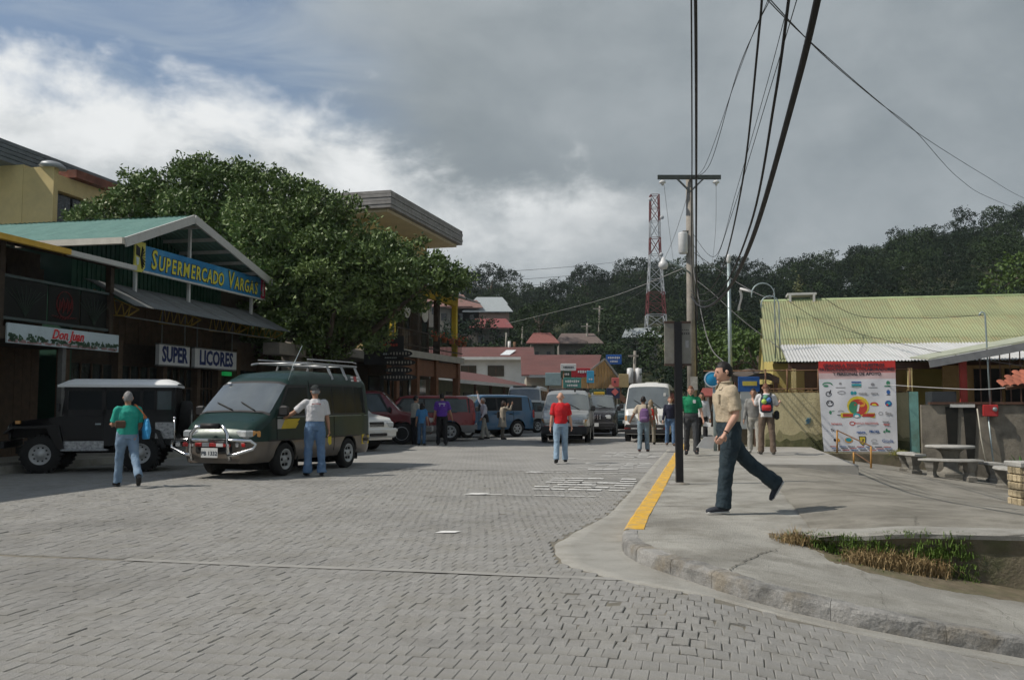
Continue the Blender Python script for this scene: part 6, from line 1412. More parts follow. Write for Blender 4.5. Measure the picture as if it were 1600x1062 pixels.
class Car:
    def __init__(s, label, cat, pos, fwd, L, W, top, arches, paint, zb=.26, side=None, plan=None, split=None, low=None, group='parked vehicles', name=None, rr=.10, wr=.33, levels=(.34, .5, .68, .86, 1.0), camber=.03):
        s.L, s.W, s.top, s.arch, s.zb, s.rr, s.wr = L, W, top, arches, zb, rr, wr
        s.side = side or [(0, .9), (.3, .97), (.55, 1.0), (.95, .99), (1.9, .84)]; s.plan = plan or [(-L/2, .90), (-L/2+.12, .97), (-L/2+.4, 1), (L/2-.7, 1), (L/2-.25, .95), (L/2, .80)]
        s.levels = sorted(set(list(levels)+([split, split+.012] if split else []))); s.camber = camber
        s.o = root(name or cat.replace(' ', '_'), (pos[0], pos[1], 0), label, cat, math.atan2(fwd[1], fwd[0]), group)
        s.split = split; mb = MB(); xs = set(round(-L/2+L*i/44, 4) for i in range(45)) | set(round(p[0], 4) for p in top)
        for xw, R_ in arches:
            for k in range(13): xs.add(round(xw+R_*1.0*math.cos(math.pi*k/12)*.999, 4))
        xs = sorted(x for x in xs if -L/2-1e-6 <= x <= L/2+1e-6); rings = [s.ring(x) for x in xs]; n = len(rings[0]); s.n = n
        vs = [p for r in rings for p in r]; fs = []; mi = []
        for i in range(len(xs)-1):
            for k in range(n-1):
                f = (i*n+k, i*n+k+1, (i+1)*n+k+1, (i+1)*n+k); fs.append(f)
                zc = sum(vs[q][2] for q in f)/4; mi.append(1 if (low and zc < split) else 0)
        mb.add(vs, fs, 0, True); mb.m = mi
        mb.add(rings[0], [tuple(range(n))], 0); mb.add(rings[-1], [tuple(range(n))[::-1]], 0)
        if low: 
            mb.m[-2] = 0; mb.m[-1] = 1 if top[-1][1] < split+.05 else 0
        s.body = part('body', mb, [paint]+([low] if low else []), s.o)
        m_ = s.body.data; 
        try: m_.set_sharp_from_angle(angle=R(38))
        except Exception: pass
        mb = MB(); mb.box((0, 0, zb+.07), (L*.94, W*.74, .18)); part('underbody', mb, under_m, s.o)
        for xw, R_ in arches:
            mb = MB(); mb.box((xw, 0, wr+.06), (R_*1.9, W*.66, R_*1.3)); part('wheel_well', mb, under_m, s.o)
            for sy in (-1, 1): s.wheel(xw, sy)
    def zt(s, x): return interp(x, s.top)
    def zbot(s, x):
        z = s.zb
        for xw, R_ in s.arch:
            d = abs(x-xw)
            if d < R_: z = max(z, s.wr+math.sqrt(R_*R_-d*d)*.98)
        return min(z, s.zt(x)-.12)
    def hw(s, x, z): return s.W/2*interp(x, s.plan)*interp(z, s.side)
    def ring(s, x):
        zt = s.zt(x); zb = s.zbot(x); r = min(s.rr, (zt-zb)*.3); half = [(0, zb), (s.hw(x, zb)*.96, zb)]
        nl = len(s.levels)
        for k, l in enumerate(s.levels):
            z = min(max(l, zb+.01*(k+1)), zt-r-.006*(nl-k)); half.append((s.hw(x, z), z))
        w0 = s.hw(x, zt-r)
        for a in (0, 30, 60, 90): half.append((w0-r*(1-math.cos(R(a)))*.9, zt-r+r*math.sin(R(a))))
        wt = half[-1][0]
        for f in (.8, .4, 0): half.append((wt*f, zt+s.camber*(1-f*f)))
        return [(x, -y, z) for y, z in half[1:][::-1] if True][::-1][::-1] [::-1]+[(x, y, z) for y, z in half[1:-1][::-1]] if False else [(x, y, z) for y, z in half[1:-1]]+[(x, -y, z) for y, z in half[1:][::-1]]
    def quad(s, name, c, sy, mat, off=.008, parent=None, n=5):     # side patch, corners (x, z) anticlockwise from low rear
        mb = MB(); (a, b, d, e) = [Vector(q).to_2d() if len(q) > 2 else Vector(q) for q in c]
        def fn(i, j):
            p = (a*(1-i)+b*i)*(1-j)+(e*(1-i)+d*i)*j
            return (p.x, sy*(s.hw(p.x, p.y)+off), p.y)
        mb.grid(fn, n, n); return part(name, mb, mat, parent or s.o)
    def topq(s, name, x0, x1, f0, f1, mat, off=.010, parent=None, nx=6, ny=10, ins=.0):
        mb = MB()
        def fn(i, j):
            x = lerp(x0, x1, i); f = lerp(f0, f1, j); zt = s.zt(x); dz = (s.zt(x+.01)-s.zt(x-.01))/.02; nr = Vector((-dz, 0, 1)).normalized()
            y = f*s.hw(x, zt-s.rr); rim = max(0, abs(f)-.82)/.18
            return Vector((x, y, zt+s.camber*(1-f*f)-s.rr*.5*rim*rim))+nr*off
        mb.grid(fn, nx, ny); return part(name, mb, mat, parent or s.o)
    def wheel(s, xw, sy):
        r = s.wr; w = .2; mb = MB(); yo = sy*(s.W/2*.985-w/2)
        mb.lathe([(r*.62, -w/2), (r*.93, -w/2), (r, -w*.36), (r, w*.36), (r*.93, w/2), (r*.62, w/2), (r*.6, 0)], (xw, yo, r), 24, axis='Y'); t = part('wheel', mb, tyre_m, s.o)
        mb = MB(); ys = yo+sy*w*.34; sg = 1 if sy > 0 else -1
        mb.lathe([(r*.63, -.02), (r*.63, .035), (r*.56, .03), (r*.5, -.01), (r*.2, .0), (r*.18, .03), (.001, .032)] if sg > 0 else [(r*.63, .02), (r*.63, -.035), (r*.56, -.03), (r*.5, .01), (r*.2, 0), (r*.18, -.03), (.001, -.032)], (xw, ys, r), 20, axis='Y'); rim = part('rim', mb, rim_m, t)
        mb = MB()
        for k in range(6):
            a = k*math.pi/3; mb.box((xw+r*.36*math.cos(a), ys+sg*.004, r+r*.36*math.sin(a)), (r*.16, .03, r*.16))
        part('rim_hole', mb, under_m, t)
    def bx(s, name, c, d, mat, rot=None, b=.015, parent=None, label=None):
        mb = MB(); mb.bbox(c, d, min(b, min(d)*.4), rot); return part(name, mb, mat, parent or s.o, label=label)
    def seam(s, x0, z0, x1, z1, sy, w=.012, mat=None, name='panel_seam'):
        mb = MB(); n = 6
        for k in range(n):
            a, b = k/n, (k+1)/n; p = Vector((lerp(x0, x1, a), 0, lerp(z0, z1, a))); q = Vector((lerp(x0, x1, b), 0, lerp(z0, z1, b))); p.y = sy*(s.hw(p.x, p.z)+.002); q.y = sy*(s.hw(q.x, q.z)+.002); mb.beam(p, q, w, .01, up=(0, 1, 0))
        return part(name, mb, mat or seam_m, s.o)
    def front_set(s, zl, wl, hl, zg, wg, hg, inset=.0, grille=trim_b, xf=None, lamp_y=.30, bump=None, bz=.45, bh=.2, plate=None):
        xf = (s.L/2 if xf is None else xf)
        for sy in (-1, 1):
            l = s.bx('headlight', (xf-.075, sy*s.W*lamp_y, zl), (.22, wl, hl), lamp_gl, rot=-sy*.30, b=.03)
            s.bx('indicator', (xf-.16, sy*(s.W*lamp_y+wl*.52), zl), (.16, .09, hl*.8), amber, rot=-sy*.5, parent=l)
        s.bx('grille', (xf-.005, 0, zg), (.05, wg, hg), grille)
        if bump: s.bx('bumper', (xf-.06, 0, bz), (.26, s.W*.9, bh), bump, b=.05)
        if plate is not None: s.bx('number_plate', (xf+.08, 0, bz), (.015, .32, .15), plate_m)
    def mirrors(s, x, z, mat=trim_b):
        for sy in (-1, 1): s.bx('mirror', (x, sy*(s.W/2+.09), z), (.1, .16, .2), mat, b=.03)
    def wipers(s, x0, x1, z=.0):
        for f0, f1 in ((.55, .05), (-.05, -.6)):
            mb = MB(); P = []
            for k in range(5):
                x = lerp(x0, x1, k/4*.35); f = lerp(f0, f1, k/4); P.append((x+.01, f*s.hw(x, 1), s.zt(x)+s.camber*(1-f*f)+.03))
            mb.tube(P, .012, 5); part('wiper', mb, trim_b, s.o)
# --- green tour van
gpaint = M('dark_green_metallic', (.009, .030, .024), .34, .2, 2, metal=.1, coat=.15, spec=.3); gpaint2 = M('taupe_metallic', (.14, .12, .10), .4, .15, 2, metal=.3, coat=.4)
VT = [(-2.42, 1.75), (-2.38, 1.92), (-2.2, 2.04), (-1.8, 2.09), (0, 2.10), (.7, 2.04), (1.0, 1.92), (1.12, 1.83), (1.80, 1.24), (1.9, 1.18), (2.15, 1.06), (2.33, .92), (2.40, .78), (2.44, .66)]
van = Car('dark green tour van with chrome bull bar and roof rack in mid street', 'van', (-4.88, 19.95), (-.309, -.951), 4.86, 1.74, VT, [(1.30, .40), (-1.30, .40)], gpaint, zb=.30, split=.70, low=gpaint2, rr=.16, wr=.33,
          side=[(.2, .93), (.35, .97), (.6, 1.0), (1.15, .985), (1.75, .88), (2.1, .80)], plan=[(-2.43, .90), (-2.3, .97), (-2.0, 1), (1.2, 1), (1.9, .97), (2.2, .91), (2.36, .80), (2.44, .66)], levels=(.4, .55, .9, 1.12, 1.3, 1.6))
van.topq('windscreen', 1.15, 1.78, -.93, .93, wind_m)
mb_w = van.topq('windscreen_seal', 1.78, 1.83, -.96, .96, trim_b)
van.topq('windscreen_seal', 1.10, 1.15, -.95, .95, trim_b)
for sy in (1, -1):
    g_ = van.quad('door_window', [(.42, 1.22), (1.52, 1.22), (1.12, 1.74), (.42, 1.76)], sy, side_gl); van.quad('window_frame', [(.36, 1.17), (1.62, 1.17), (1.17, 1.80), (.36, 1.81)], sy, trim_b, .004, parent=g_)
    for (a_, b_) in ((-.58, .25), (-1.14, -.62), (-1.62, -1.18), (-2.1, -1.66)): van.quad('side_window', [(a_, 1.22), (b_, 1.22), (b_, 1.80), (a_, 1.80)], sy, side_gl)
    van.quad('window_band', [(-2.16, 1.18), (.3, 1.18), (.3, 1.84), (-2.16, 1.84)], sy, trim_b, .003)
    van.seam(.30, .42, .30, 1.9, sy); van.seam(1.62, .7, 1.62, 1.15, sy); van.seam(-.62, .42, -.62, 1.15, sy); van.seam(-2.3, .71, 1.9, .71, sy, .03, trim_b, 'side_moulding'); van.seam(-2.25, 1.16, 1.6, 1.16, sy, .012, galv, 'belt_line')
    van.bx('door_handle', (.46, sy*.885, 1.02), (.16, .03, .05), trim_b)
    van.bx('mud_flap', (-1.78, sy*.72, .32), (.02, .2, .3), trim_b); van.bx('mud_flap', (.82, sy*.74, .32), (.02, .2, .32), trim_b)
van.mirrors(1.55, 1.28)
van.front_set(.845, .42, .15, .84, .5, .10, xf=2.345, lamp_y=.30)
for c_ in (0,):
    mb = MB(); van.bx('lower_grille', (2.42, 0, .56), (.05, .8, .14), trim_b)
van.wipers(1.80, 1.3)
bb = M('reflector_white', (.6, .6, .6), .3)
for k_ in range(9): van.bx('reflector_strip', (2.475 if abs(k_-4) < 3 else 2.42, (k_-4)*.155, .645), (.02, .15, .075), tail_m if k_ % 2 == 0 else bb, rot=(0 if abs(k_-4) < 3 else (-.35 if k_ > 4 else .35)))
mb = MB(); ar = []                                   # bull bar
for sy in (1, -1): mb.tube([(2.5, sy*.12, 1.0), (2.57, sy*.30, .98), (2.6, sy*.40, .86), (2.6, sy*.42, .55), (2.52, sy*.42, .36)], .034, 8)
mb.tube([(2.55, -.13, 1.0), (2.55, .13, 1.0)], .034, 8)
for sy in (1, -1): mb.tube([(2.6, 0, .74), (2.6, sy*.55, .74), (2.53, sy*.86, .73), (2.47, sy*.93, .66), (2.5, sy*.90, .58), (2.58, sy*.55, .47), (2.58, sy*.40, .46)], .03, 8)
bar = part('bull_bar', mb, chrome, van.o)
mb = MB(); mb.tube([(2.56, -.19, 1.0), (2.56, .19, 1.0)], .055, 10); part('bar_pad', mb, trim_b, bar)
for sy in (-1, 1): van.bx('bar_clamp', (2.58, sy*.41, .72), (.1, .1, .1), trim_b, parent=bar)
mb = MB(); mb.tube([(2.42, -.9, .70), (2.44, -.9, 1.12)], .012, 6); mb.sphere((2.44, -.9, 1.14), .03, 8, 6); part('parking_pole', mb, chrome, van.o)
pl_ = van.bx('number_plate', (2.6, 0.02, .50), (.012, .36, .18), plate_m)
text('plate_number', 'PB 1332', .105, M('plate_ink', (.02, .03, .05), .6), van.o, Matrix.Translation((2.609, .02, .49)) @ Matrix.Rotation(R(90), 4, 'Z') @ Matrix.Rotation(R(90), 4, 'X'), offset=.002, ext=.001)
lbl_y = M('decal_yellow', (.58, .42, .02), .5, .1)
mb = MB(); dc = [(1.06, .98), (1.56, .98), (1.5, 1.06), (1.44, 1.06), (1.36, 1.14), (.98, 1.14), (1.12, 1.06), (1.0, 1.06)]
mb.add([(x, van.hw(x, z)+.012, z) for x, z in [(1.50, .93), (.98, .93), (.86, 1.04), (.92, 1.04), (.80, 1.12), (1.36, 1.12)]], [(0, 1, 2, 3, 4, 5)]); part('door_decal', mb, lbl_y, van.o)
mb = MB(); mb.add([(x, van.hw(x, z)+.011, z) for x, z in [(1.62, .93), (1.50, .93), (1.36, 1.12), (1.62, 1.12)]], [(0, 1, 2, 3)]); part('door_decal', mb, M('decal_grey', (.35, .35, .34), .5), van.o)
mb = MB(); mb.add([(x, van.hw(x, z)+.010, z) for x, z in [(-2.33, .50), (-1.9, .50), (-1.9, .72), (-2.33, .72)]], [(3, 2, 1, 0)]); dp = part('turismo_decal', mb, lbl_y, van.o)
xh = -2.12; text('decal_text', 'TURISMO', .105, sk, van.o, Matrix.Translation((-2.115, van.hw(-2.15, .6)+.018, .60)) @ Matrix.Rotation(R(180), 4, 'Z') @ Matrix.Rotation(R(90), 4, 'X'), offset=.003, sx=.80, ext=.001)
for k_ in range(2):
    mb = MB(); z_ = 1.93+.07*k_; mb.add([(x, van.hw(x, z)*.985+.012, z) for x, z in [(-2.02, z_), (-1.62, z_), (-1.62, z_+.045), (-2.02, z_+.045)]], [(3, 2, 1, 0)]); part('roof_decal', mb, bb, van.o)
mb = MB(); mb.add([(x, van.hw(x, z)*.985+.016, z) for x, z in [(-1.9, 1.93), (-1.75, 1.93), (-1.75, 2.05), (-1.9, 2.05)]], [(3, 2, 1, 0)]); part('roof_decal', mb, tail_m, van.o)
rk = M('rack_silver', (.40, .41, .42), .4, .1, metal=.6)
rack = MB()
for sy in (1, -1): rack.tube([(-2.1, sy*.6, 2.28), (0.1, sy*.6, 2.28), (.35, sy*.6, 2.25)], .025, 6); rack.tube([(-2.1, sy*.6, 2.36), (-1.9, sy*.6, 2.38), (.1, sy*.6, 2.36)], .014, 6)
for x_ in (-2.0, -1.3, -.6, .1): rack.tube([(x_, -.6, 2.28), (x_, .6, 2.28)], .022, 6)
rackp = part('roof_rack', rack, rk, van.o)
for x_ in (-2.0, -1.35, -.7):
    for sy in (1, -1): mb = MB(); mb.beam((x_, sy*.6, 2.28), (x_-.04, sy*.74, 1.95), .03, .05); part('rack_leg', mb, rk, rackp)
mb = MB(); mb.tube([(1.0, .70, 1.9), (.86, .72, 2.2), (.55, .74, 2.62)], .007, 5); part('aerial', mb, galv, van.o)
van.bx('sticker', (1.2, -.55, 1.84), (.05, .09, .012), bb, rot=Matrix.Rotation(R(41), 3, 'Y'))
van.bx('tail_bumper', (-2.42, 0, .5), (.1, 1.5, .18), trim_b)
# --- black jeep with white roof
jb = M('black_jeep_paint', (.005, .005, .006), .35, .2, 2, coat=.1, spec=.3); jw = M('white_roof_paint', (.74, .75, .75), .4, .06, 1.5)
tread = M('chequer_plate', (.30, .31, .32), .35, .5, 22, metal=.7, bump=.4, bscale=40)
jf = Vector((-.97, -.24)).normalized()
jp = root('jeep', (-8.86, 20.05, 0), 'old black jeep with white hardtop, parked nose in by the kerb', 'jeep', math.atan2(jf.y, jf.x), 'parked vehicles')
def jpart(nm, fn, mat, par=None): mb = MB(); fn(mb); mb.v = [(x*.9, y, z) for x, y, z in mb.v]; return part(nm, mb, mat, par or jp)
bd_ = jpart('body', lambda m: (m.prism([(.62, -.72, .55), (-1.75, -.72, .55), (-1.75, -.74, 1.18), (.66, -.74, 1.18)], (0, 1.46, 0)), ), jb)
jpart('cowl', lambda m: m.prism([(.62, -.70, .6), (.95, -.70, .6), (.95, -.66, 1.12), (.62, -.70, 1.18)], (0, 1.4, 0)), jb)
jpart('bonnet', lambda m: m.prism([(.9, -.50, .72), (1.78, -.46, .72), (1.80, -.42, 1.0), (1.74, -.38, 1.05), (.9, -.45, 1.14)], (0, .92, 0)), jb)
jpart('grille', lambda m: m.bbox((1.80, 0, .84), (.06, 1.1, .34), .03), jb)
for sy in (-1, 1):
    h_ = jpart('headlight', lambda m: m.lathe([(.001, .05), (.09, .04), (.11, 0), (.11, -.04)], (1.84, sy*.36, .88), 16, axis='X'), lamp_gl)
    jpart('indicator', lambda m: m.bbox((1.62, sy*.62, 1.04), (.1, .08, .07), .01), amber)
    jpart('fender', lambda m: (m.prism([(.72, sy*.50, .98), (1.72, sy*.50, .96), (1.86, sy*.50, .84), (1.86, sy*.50, .80), (1.70, sy*.50, .91), (.98, sy*.50, .92), (.74, sy*.50, .50), (.60, sy*.50, .50)], (0, sy*.32, 0))), jb)
    jpart('rear_arch', lambda m: m.prism([(-.45, sy*.73, .5), (-.62, sy*.73, .86), (-.8, sy*.73, .92), (-1.25, sy*.73, .92), (-1.45, sy*.73, .86), (-1.6, sy*.73, .5), (-1.5, sy*.73, .5), (-1.38, sy*.73, .8), (-1.22, sy*.73, .86), (-.82, sy*.73, .86), (-.68, sy*.73, .8), (-.54, sy*.73, .5)], (0, sy*.1, 0)), trim_b)
    jpart('tread_plate', lambda m: m.box((.20, sy*.752, .57), (.86, .01, .16)), tread); jpart('tread_plate', lambda m: m.box((-1.55, sy*.752, .86), (.42, .01, .34)), tread)
    jpart('running_board', lambda m: m.bbox((.15, sy*.82, .47), (1.0, .18, .04), .01), tread)
    jpart('door', lambda m: m.bbox((.2, sy*.742, .92), (.8, .02, .5), .01), jb)
    jpart('door_handle', lambda m: m.box((-.1, sy*.76, 1.0), (.12, .02, .03)), galv)
    for (a_, b_) in ((-.42, -.20), (-.95, -.47), (-1.32, -1.0), (-1.70, -1.38)):
        pass
    for a, b in ((.56, .64), (-.25, -.16), (-1.05, -.98), (-1.36, -1.30), (-1.75, -1.68)): jpart('window_pillar', lambda m: m.box(((a+b)/2, sy*.71, 1.48), (b-a, .03, .62)), jb)
    jpart('wall_rail', lambda m: (m.box((-.55, sy*.71, 1.235), (2.4, .03, .12)), m.box((-.55, sy*.71, 1.74), (2.4, .03, .1))), jb)
    for (a_, b_) in ((-.16, .56), (-.98, -.25), (-1.30, -1.05), (-1.68, -1.36)): jpart('side_window', lambda m: m.box(((a_+b_)/2, sy*.70, 1.49), (b_-a_, .012, .42)), pale_gl if a_ < -1.3 else side_gl)
    jpart('mirror', lambda m: m.bbox((.72, sy*.88, 1.34), (.06, .14, .18), .02), trim_b)
jpart('windscreen_frame', lambda m: (m.prism([(.66, -.70, 1.18), (.70, -.70, 1.18), (.62, -.68, 1.78), (.58, -.68, 1.78)], (0, .06, 0)), m.prism([(.66, .64, 1.18), (.70, .64, 1.18), (.62, .62, 1.78), (.58, .62, 1.78)], (0, .06, 0)), m.prism([(.60, -.68, 1.70), (.64, -.68, 1.70), (.62, -.68, 1.78), (.58, -.68, 1.78)], (0, 1.36, 0))), jb)
jpart('windscreen', lambda m: m.prism([(.67, -.64, 1.2), (.68, -.64, 1.2), (.61, -.64, 1.71), (.60, -.64, 1.71)], (0, 1.28, 0)), wind_m)
def jroof(m):
    def fn(i, j):
        x = lerp(-1.80, .78, i); f = 2*j-1; e = 1-abs(2*i-1)**6; y = f*.76; z = 1.80+.15*(1-abs(f)**3.2)*(.35+.65*min(1, e*1.5))+(.0)
        return (x, y, z)
    m.grid(fn, 20, 16); m.grid(lambda i, j: (lerp(-1.80, .78, i), (2*j-1)*.76, 1.785), 1, 1)
    for sy in (-1, 1): m.box((-.51, sy*.755, 1.79), (2.58, .02, .05))
    m.box((.78, 0, 1.79), (.02, 1.5, .05)); m.box((-1.80, 0, 1.79), (.02, 1.5, .05))
jpart('hardtop_roof', jroof, jw)
jpart('rear_wall', lambda m: m.box((-1.75, 0, 1.2), (.03, 1.42, 1.1)), jb); jpart('bumper', lambda m: m.bbox((1.93, 0, .58), (.12, 1.4, .14), .02), trim_b); jpart('rear_bumper', lambda m: m.bbox((-1.84, 0, .56), (.1, 1.3, .12), .02), chrome)
jpart('chassis', lambda m: (m.box((0, .4, .46), (3.4, .1, .14)), m.box((0, -.4, .46), (3.4, .1, .14)), m.tube([(1.1, -.7, .4), (1.1, .7, .4)], .06, 8), m.tube([(-1.02, -.7, .4), (-1.02, .7, .4)], .06, 8)), under_m)
def jwheel(x, y, z, sy, ax='Y'):
    r = .385; w = .24; mb = MB(); mb.lathe([(r*.55, -w/2), (r*.9, -w/2), (r, -w*.36), (r, w*.36), (r*.9, w/2), (r*.55, w/2)], (x, y, z), 26, axis=ax, caps=False); t = part('wheel', mb, tyre_m, jp); mb = MB()
    for k in range(26):
        a = 2*math.pi*k/26
        if ax == 'Y': mb.box((x+r*math.cos(a), y, z+r*math.sin(a)), (.045, w*.9, .045))
    if ax == 'Y': part('tread_block', mb, tyre_m, t)
    mb = MB(); q = sy*w*.3
    mb.lathe([(r*.57, -.03*sy), (r*.57, .04*sy), (r*.5, .03*sy), (r*.45, -.02*sy), (r*.22, .0), (r*.2, .05*sy), (.001, .06*sy)], (x, y+q, z) if ax == 'Y' else (x+q, y, z), 20, axis=ax); part('rim', mb, rim_m, t); mb = MB()
    if ax == 'Y':
        for k in range(10):
            a = k*math.pi/5; mb.box((x+r*.36*math.cos(a), y+q-sy*.005, z+r*.36*math.sin(a)), (.03, .03, .03))
        part('rim_hole', mb, under_m, t)
for x_ in (.99, -.92):
    for sy in (-1, 1): jwheel(x_, sy*.68, .385, sy)
jwheel(-1.74, -.1, 1.1, -1, 'X')
# --- other vehicles
wpaint = M('white_car_paint', (.60, .60, .58), .35, .05, 1, coat=.5); rpaint = M('maroon_paint', (.13, .012, .018), .3, .12, 1, coat=.7, metal=.15); rpaint2 = M('red_paint', (.20, .018, .022), .3, .12, 1, coat=.7, metal=.1); silver_p = M('silver_paint', (.36, .37, .37), .35, .08, 1, metal=.5, coat=.6); blue_p = M('blue_pickup_paint', (.03, .10, .19), .35, .12, 1, coat=.6); char_p = M('charcoal_paint', (.03, .028, .03), .3, .15, 1, coat=.7, metal=.2); teal_p = M('dark_teal_paint', (.012, .03, .035), .35, .15, 1, coat=.6); grey_low = M('grey_cladding', (.20, .20, .20), .5, .1); blk_low = M('black_cladding', (.022, .022, .024), .6, .15)
def suv_top(L, hood, roof): return [(-L/2, hood+.25), (-L/2+.06, roof-.18), (-L/2+.3, roof-.03), (-L*.2, roof), (L*.08, roof-.01), (L*.14, roof-.07), (L*.27, hood+.10), (L*.29, hood+.06), (L*.46, hood-.06), (L/2-.04, hood-.16), (L/2, hood-.28)]
def suv(label, pos, fwd, L, W, H, hood, paint, low=None, split=.62, glass=side_gl, wr=.37, wb=.29, spare=False, name='suv', cat='suv', front=True, belt=None, wins=None):
    belt = belt or hood+.02
    c = Car(label, cat, pos, fwd, L, W, suv_top(L, hood, H), [(L*wb, wr+.07), (-L*wb, wr+.07)], paint, zb=.34, split=split if low else None, low=low, rr=.10, wr=wr, side=[(.2, .94), (.4, .99), (.7, 1.0), (belt, .985), (H, .80)], levels=(.45, .55, .8, belt-.08, belt+.02, belt+.25), name=name)
    c.topq('windscreen', L*.145, L*.265, -.92, .92, wind_m)
    for sy in (1, -1):
        for (a, b) in (wins or ((-.44, -.25), (-.235, -.075), (-.06, .10))):
            xa, xb = a*L, b*L; sl = .0 if b < .09 else .38
            c.quad('side_window', [(xa, belt+.05), (xb+sl, belt+.05), (xb, H-.14), (xa+(.0 if a > -.4 else .06), H-.14)], sy, glass)
        c.quad('window_band', [(-L*.46, belt+.02), (L*.2, belt+.02), (L*.12, H-.10), (-L*.45, H-.10)], sy, trim_b, .003)
        c.seam(-L*.24, .5, -L*.24, belt, sy); c.seam(-.065*L, .5, -.065*L, belt, sy); c.seam(.17*L, .5, .17*L, belt, sy)
        c.bx('tail_light', (-L/2+.03, sy*W*.43, belt-.12), (.1, .13, .34), tail_m)
        c.bx('door_handle', (-.03*L, sy*(W/2+.004), belt-.12), (.16, .02, .04), trim_b); c.bx('door_handle', (-.21*L, sy*(W/2+.004), belt-.12), (.16, .02, .04), trim_b)
    c.mirrors(L*.2, belt+.1); c.front_set(hood-.26, .34, .17, hood-.26, .6, .16, xf=L/2-.02, bump=low or paint, bz=.52, bh=.24, plate=1)
    c.bx('rear_bumper', (-L/2-.02, 0, .55), (.16, W*.92, .2), low or trim_b); c.bx('rear_window', (-L/2+.02, 0, belt+.24), (.06, W*.66, .36), glass, rot=Matrix.Rotation(R(-8), 3, 'Y')); c.wipers(L*.27, L*.2)
    c.bx('number_plate', (-L/2-.11, 0, .62), (.012, .34, .16), plate_m); return c
pk_ = suv('white pickup with black grille poking out behind the green van', (-5.95, 29.5), (.80, -.60), 4.7, 1.72, 1.72, 1.06, wpaint, name='pickup_truck', cat='pickup truck', wins=((-.20, -.07), (-.05, .10)), wr=.36)
pk_.bx('bumper_grille', (2.42, 0, .50), (.04, .7, .09), trim_b); pk_.bx('lower_bumper', (2.30, 0, .62), (.22, 1.66, .14), wpaint, b=.04)
r1 = suv('maroon station wagon with silver wheel arch right behind the green van', (-5.3, 33.9), (1, .03), 4.7, 1.78, 1.90, 1.10, rpaint, grey_low, .66, pale_gl, wr=.38)
r2 = suv('bright red jeep wagon seen from its tail end, beside the waving man', (-3.75, 36.4), (-.98, -.1), 4.5, 1.76, 1.75, 1.05, rpaint2, grey_low, .62, pale_gl, wr=.37)
b1 = suv('blue pickup with dark canopy windows near the woman in beige coat', (-1.3, 40.6), (-.80, -.60), 4.5, 1.70, 1.82, 1.10, blue_p, None, .6, side_gl, name='pickup_truck', cat='pickup truck', wins=((-.18, -.06), (-.04, .10)), wr=.36)
g1 = suv('silver estate car parked between blue pickup and minibus', (-.25, 46.5), (-.80, -.60), 4.5, 1.72, 1.62, 1.0, silver_p, None, .6, pale_gl, wr=.33, name='estate_car', cat='car')
d1 = suv('charcoal off-roader with chrome grille behind the silver van', (3.95, 43.2), (-.13, -.99), 4.7, 1.86, 1.84, 1.12, char_p, blk_low, .6, side_gl, wr=.39)
for k_ in range(5): d1.bx('grille_bar', (2.36, (k_-2)*.11, .86), (.03, .05, .2), chrome)
d1.bx('roof_light', (0, .1, 1.93), (.3, .5, .12), M('taxi_yellow', (.5, .33, .03), .5))
t1_ = suv('dark teal saloon far up the street before the white van', (6.2, 50), (-.16, -.98), 4.3, 1.7, 1.42, .92, teal_p, None, .6, side_gl, wr=.31, name='saloon_car', cat='car')
def vanbox(label, pos, fwd, L, W, H, paint, low=None, split=.66, nose=.5, cowl=1.12, ws=.62, glass=side_gl, belt=1.12, wr=.33, name='van', cat='van', zb=.3, hoodz=.8):
    top = [(-L/2, H-.3), (-L/2+.05, H-.12), (-L/2+.25, H), (0, H+.02), (L/2-nose-ws-.25, H-.02), (L/2-nose-ws, H-.12), (L/2-nose, cowl), (L/2-nose+.08, cowl-.05), (L/2-.14, hoodz+.1), (L/2-.04, hoodz), (L/2, hoodz-.16)]
    c = Car(label, cat, pos, fwd, L, W, top, [(L/2-1.0, wr+.06), (-L/2+1.05, wr+.06)], paint, zb=zb, split=split if low else None, low=low, rr=.16, wr=wr, side=[(.2, .94), (.4, .98), (.65, 1.0), (belt, .985), (H, .83)], plan=[(-L/2, .92), (-L/2+.15, .98), (-L/2+.4, 1), (L/2-1.0, 1), (L/2-.45, .97), (L/2-.12, .89), (L/2, .76)], levels=(.42, .55, .85, belt-.05, belt+.1, belt+.4), name=name)
    c.topq('windscreen', L/2-nose-ws+.03, L/2-nose-.02, -.93, .93, wind_m)
    for sy in (1, -1):
        c.quad('door_window', [(L/2-nose-1.25, belt+.06), (L/2-nose-.30, belt+.06), (L/2-nose-ws-.12, H-.25), (L/2-nose-1.25, H-.25)], sy, glass)
        n = 3; x0, x1 = -L/2+.25, L/2-nose-1.4
        for k in range(n): c.quad('side_window', [(lerp(x0, x1, k/n)+.03, belt+.06), (lerp(x0, x1, (k+1)/n)-.03, belt+.06), (lerp(x0, x1, (k+1)/n)-.03, H-.25), (lerp(x0, x1, k/n)+.03, H-.25)], sy, glass)
        c.seam(L/2-nose-1.33, .45, L/2-nose-1.33, H-.2, sy); c.bx('tail_light', (-L/2+.02, sy*W*.43, .95), (.08, .12, .4), tail_m)
    c.mirrors(L/2-nose-.15, belt+.15); c.wipers(L/2-nose, L/2-nose-ws); return c
sv = vanbox('silver people carrier with roof bars and black lower bumper facing the camera', (2.2, 36.2), (-.13, -.99), 4.75, 1.84, 1.92, silver_p, blk_low, .62, nose=1.0, cowl=1.18, ws=.7, hoodz=.84, wr=.34)
sv.front_set(.80, .42, .17, .80, .5, .12, xf=2.40, lamp_y=.29, bump=blk_low, bz=.47, bh=.3, plate=1)
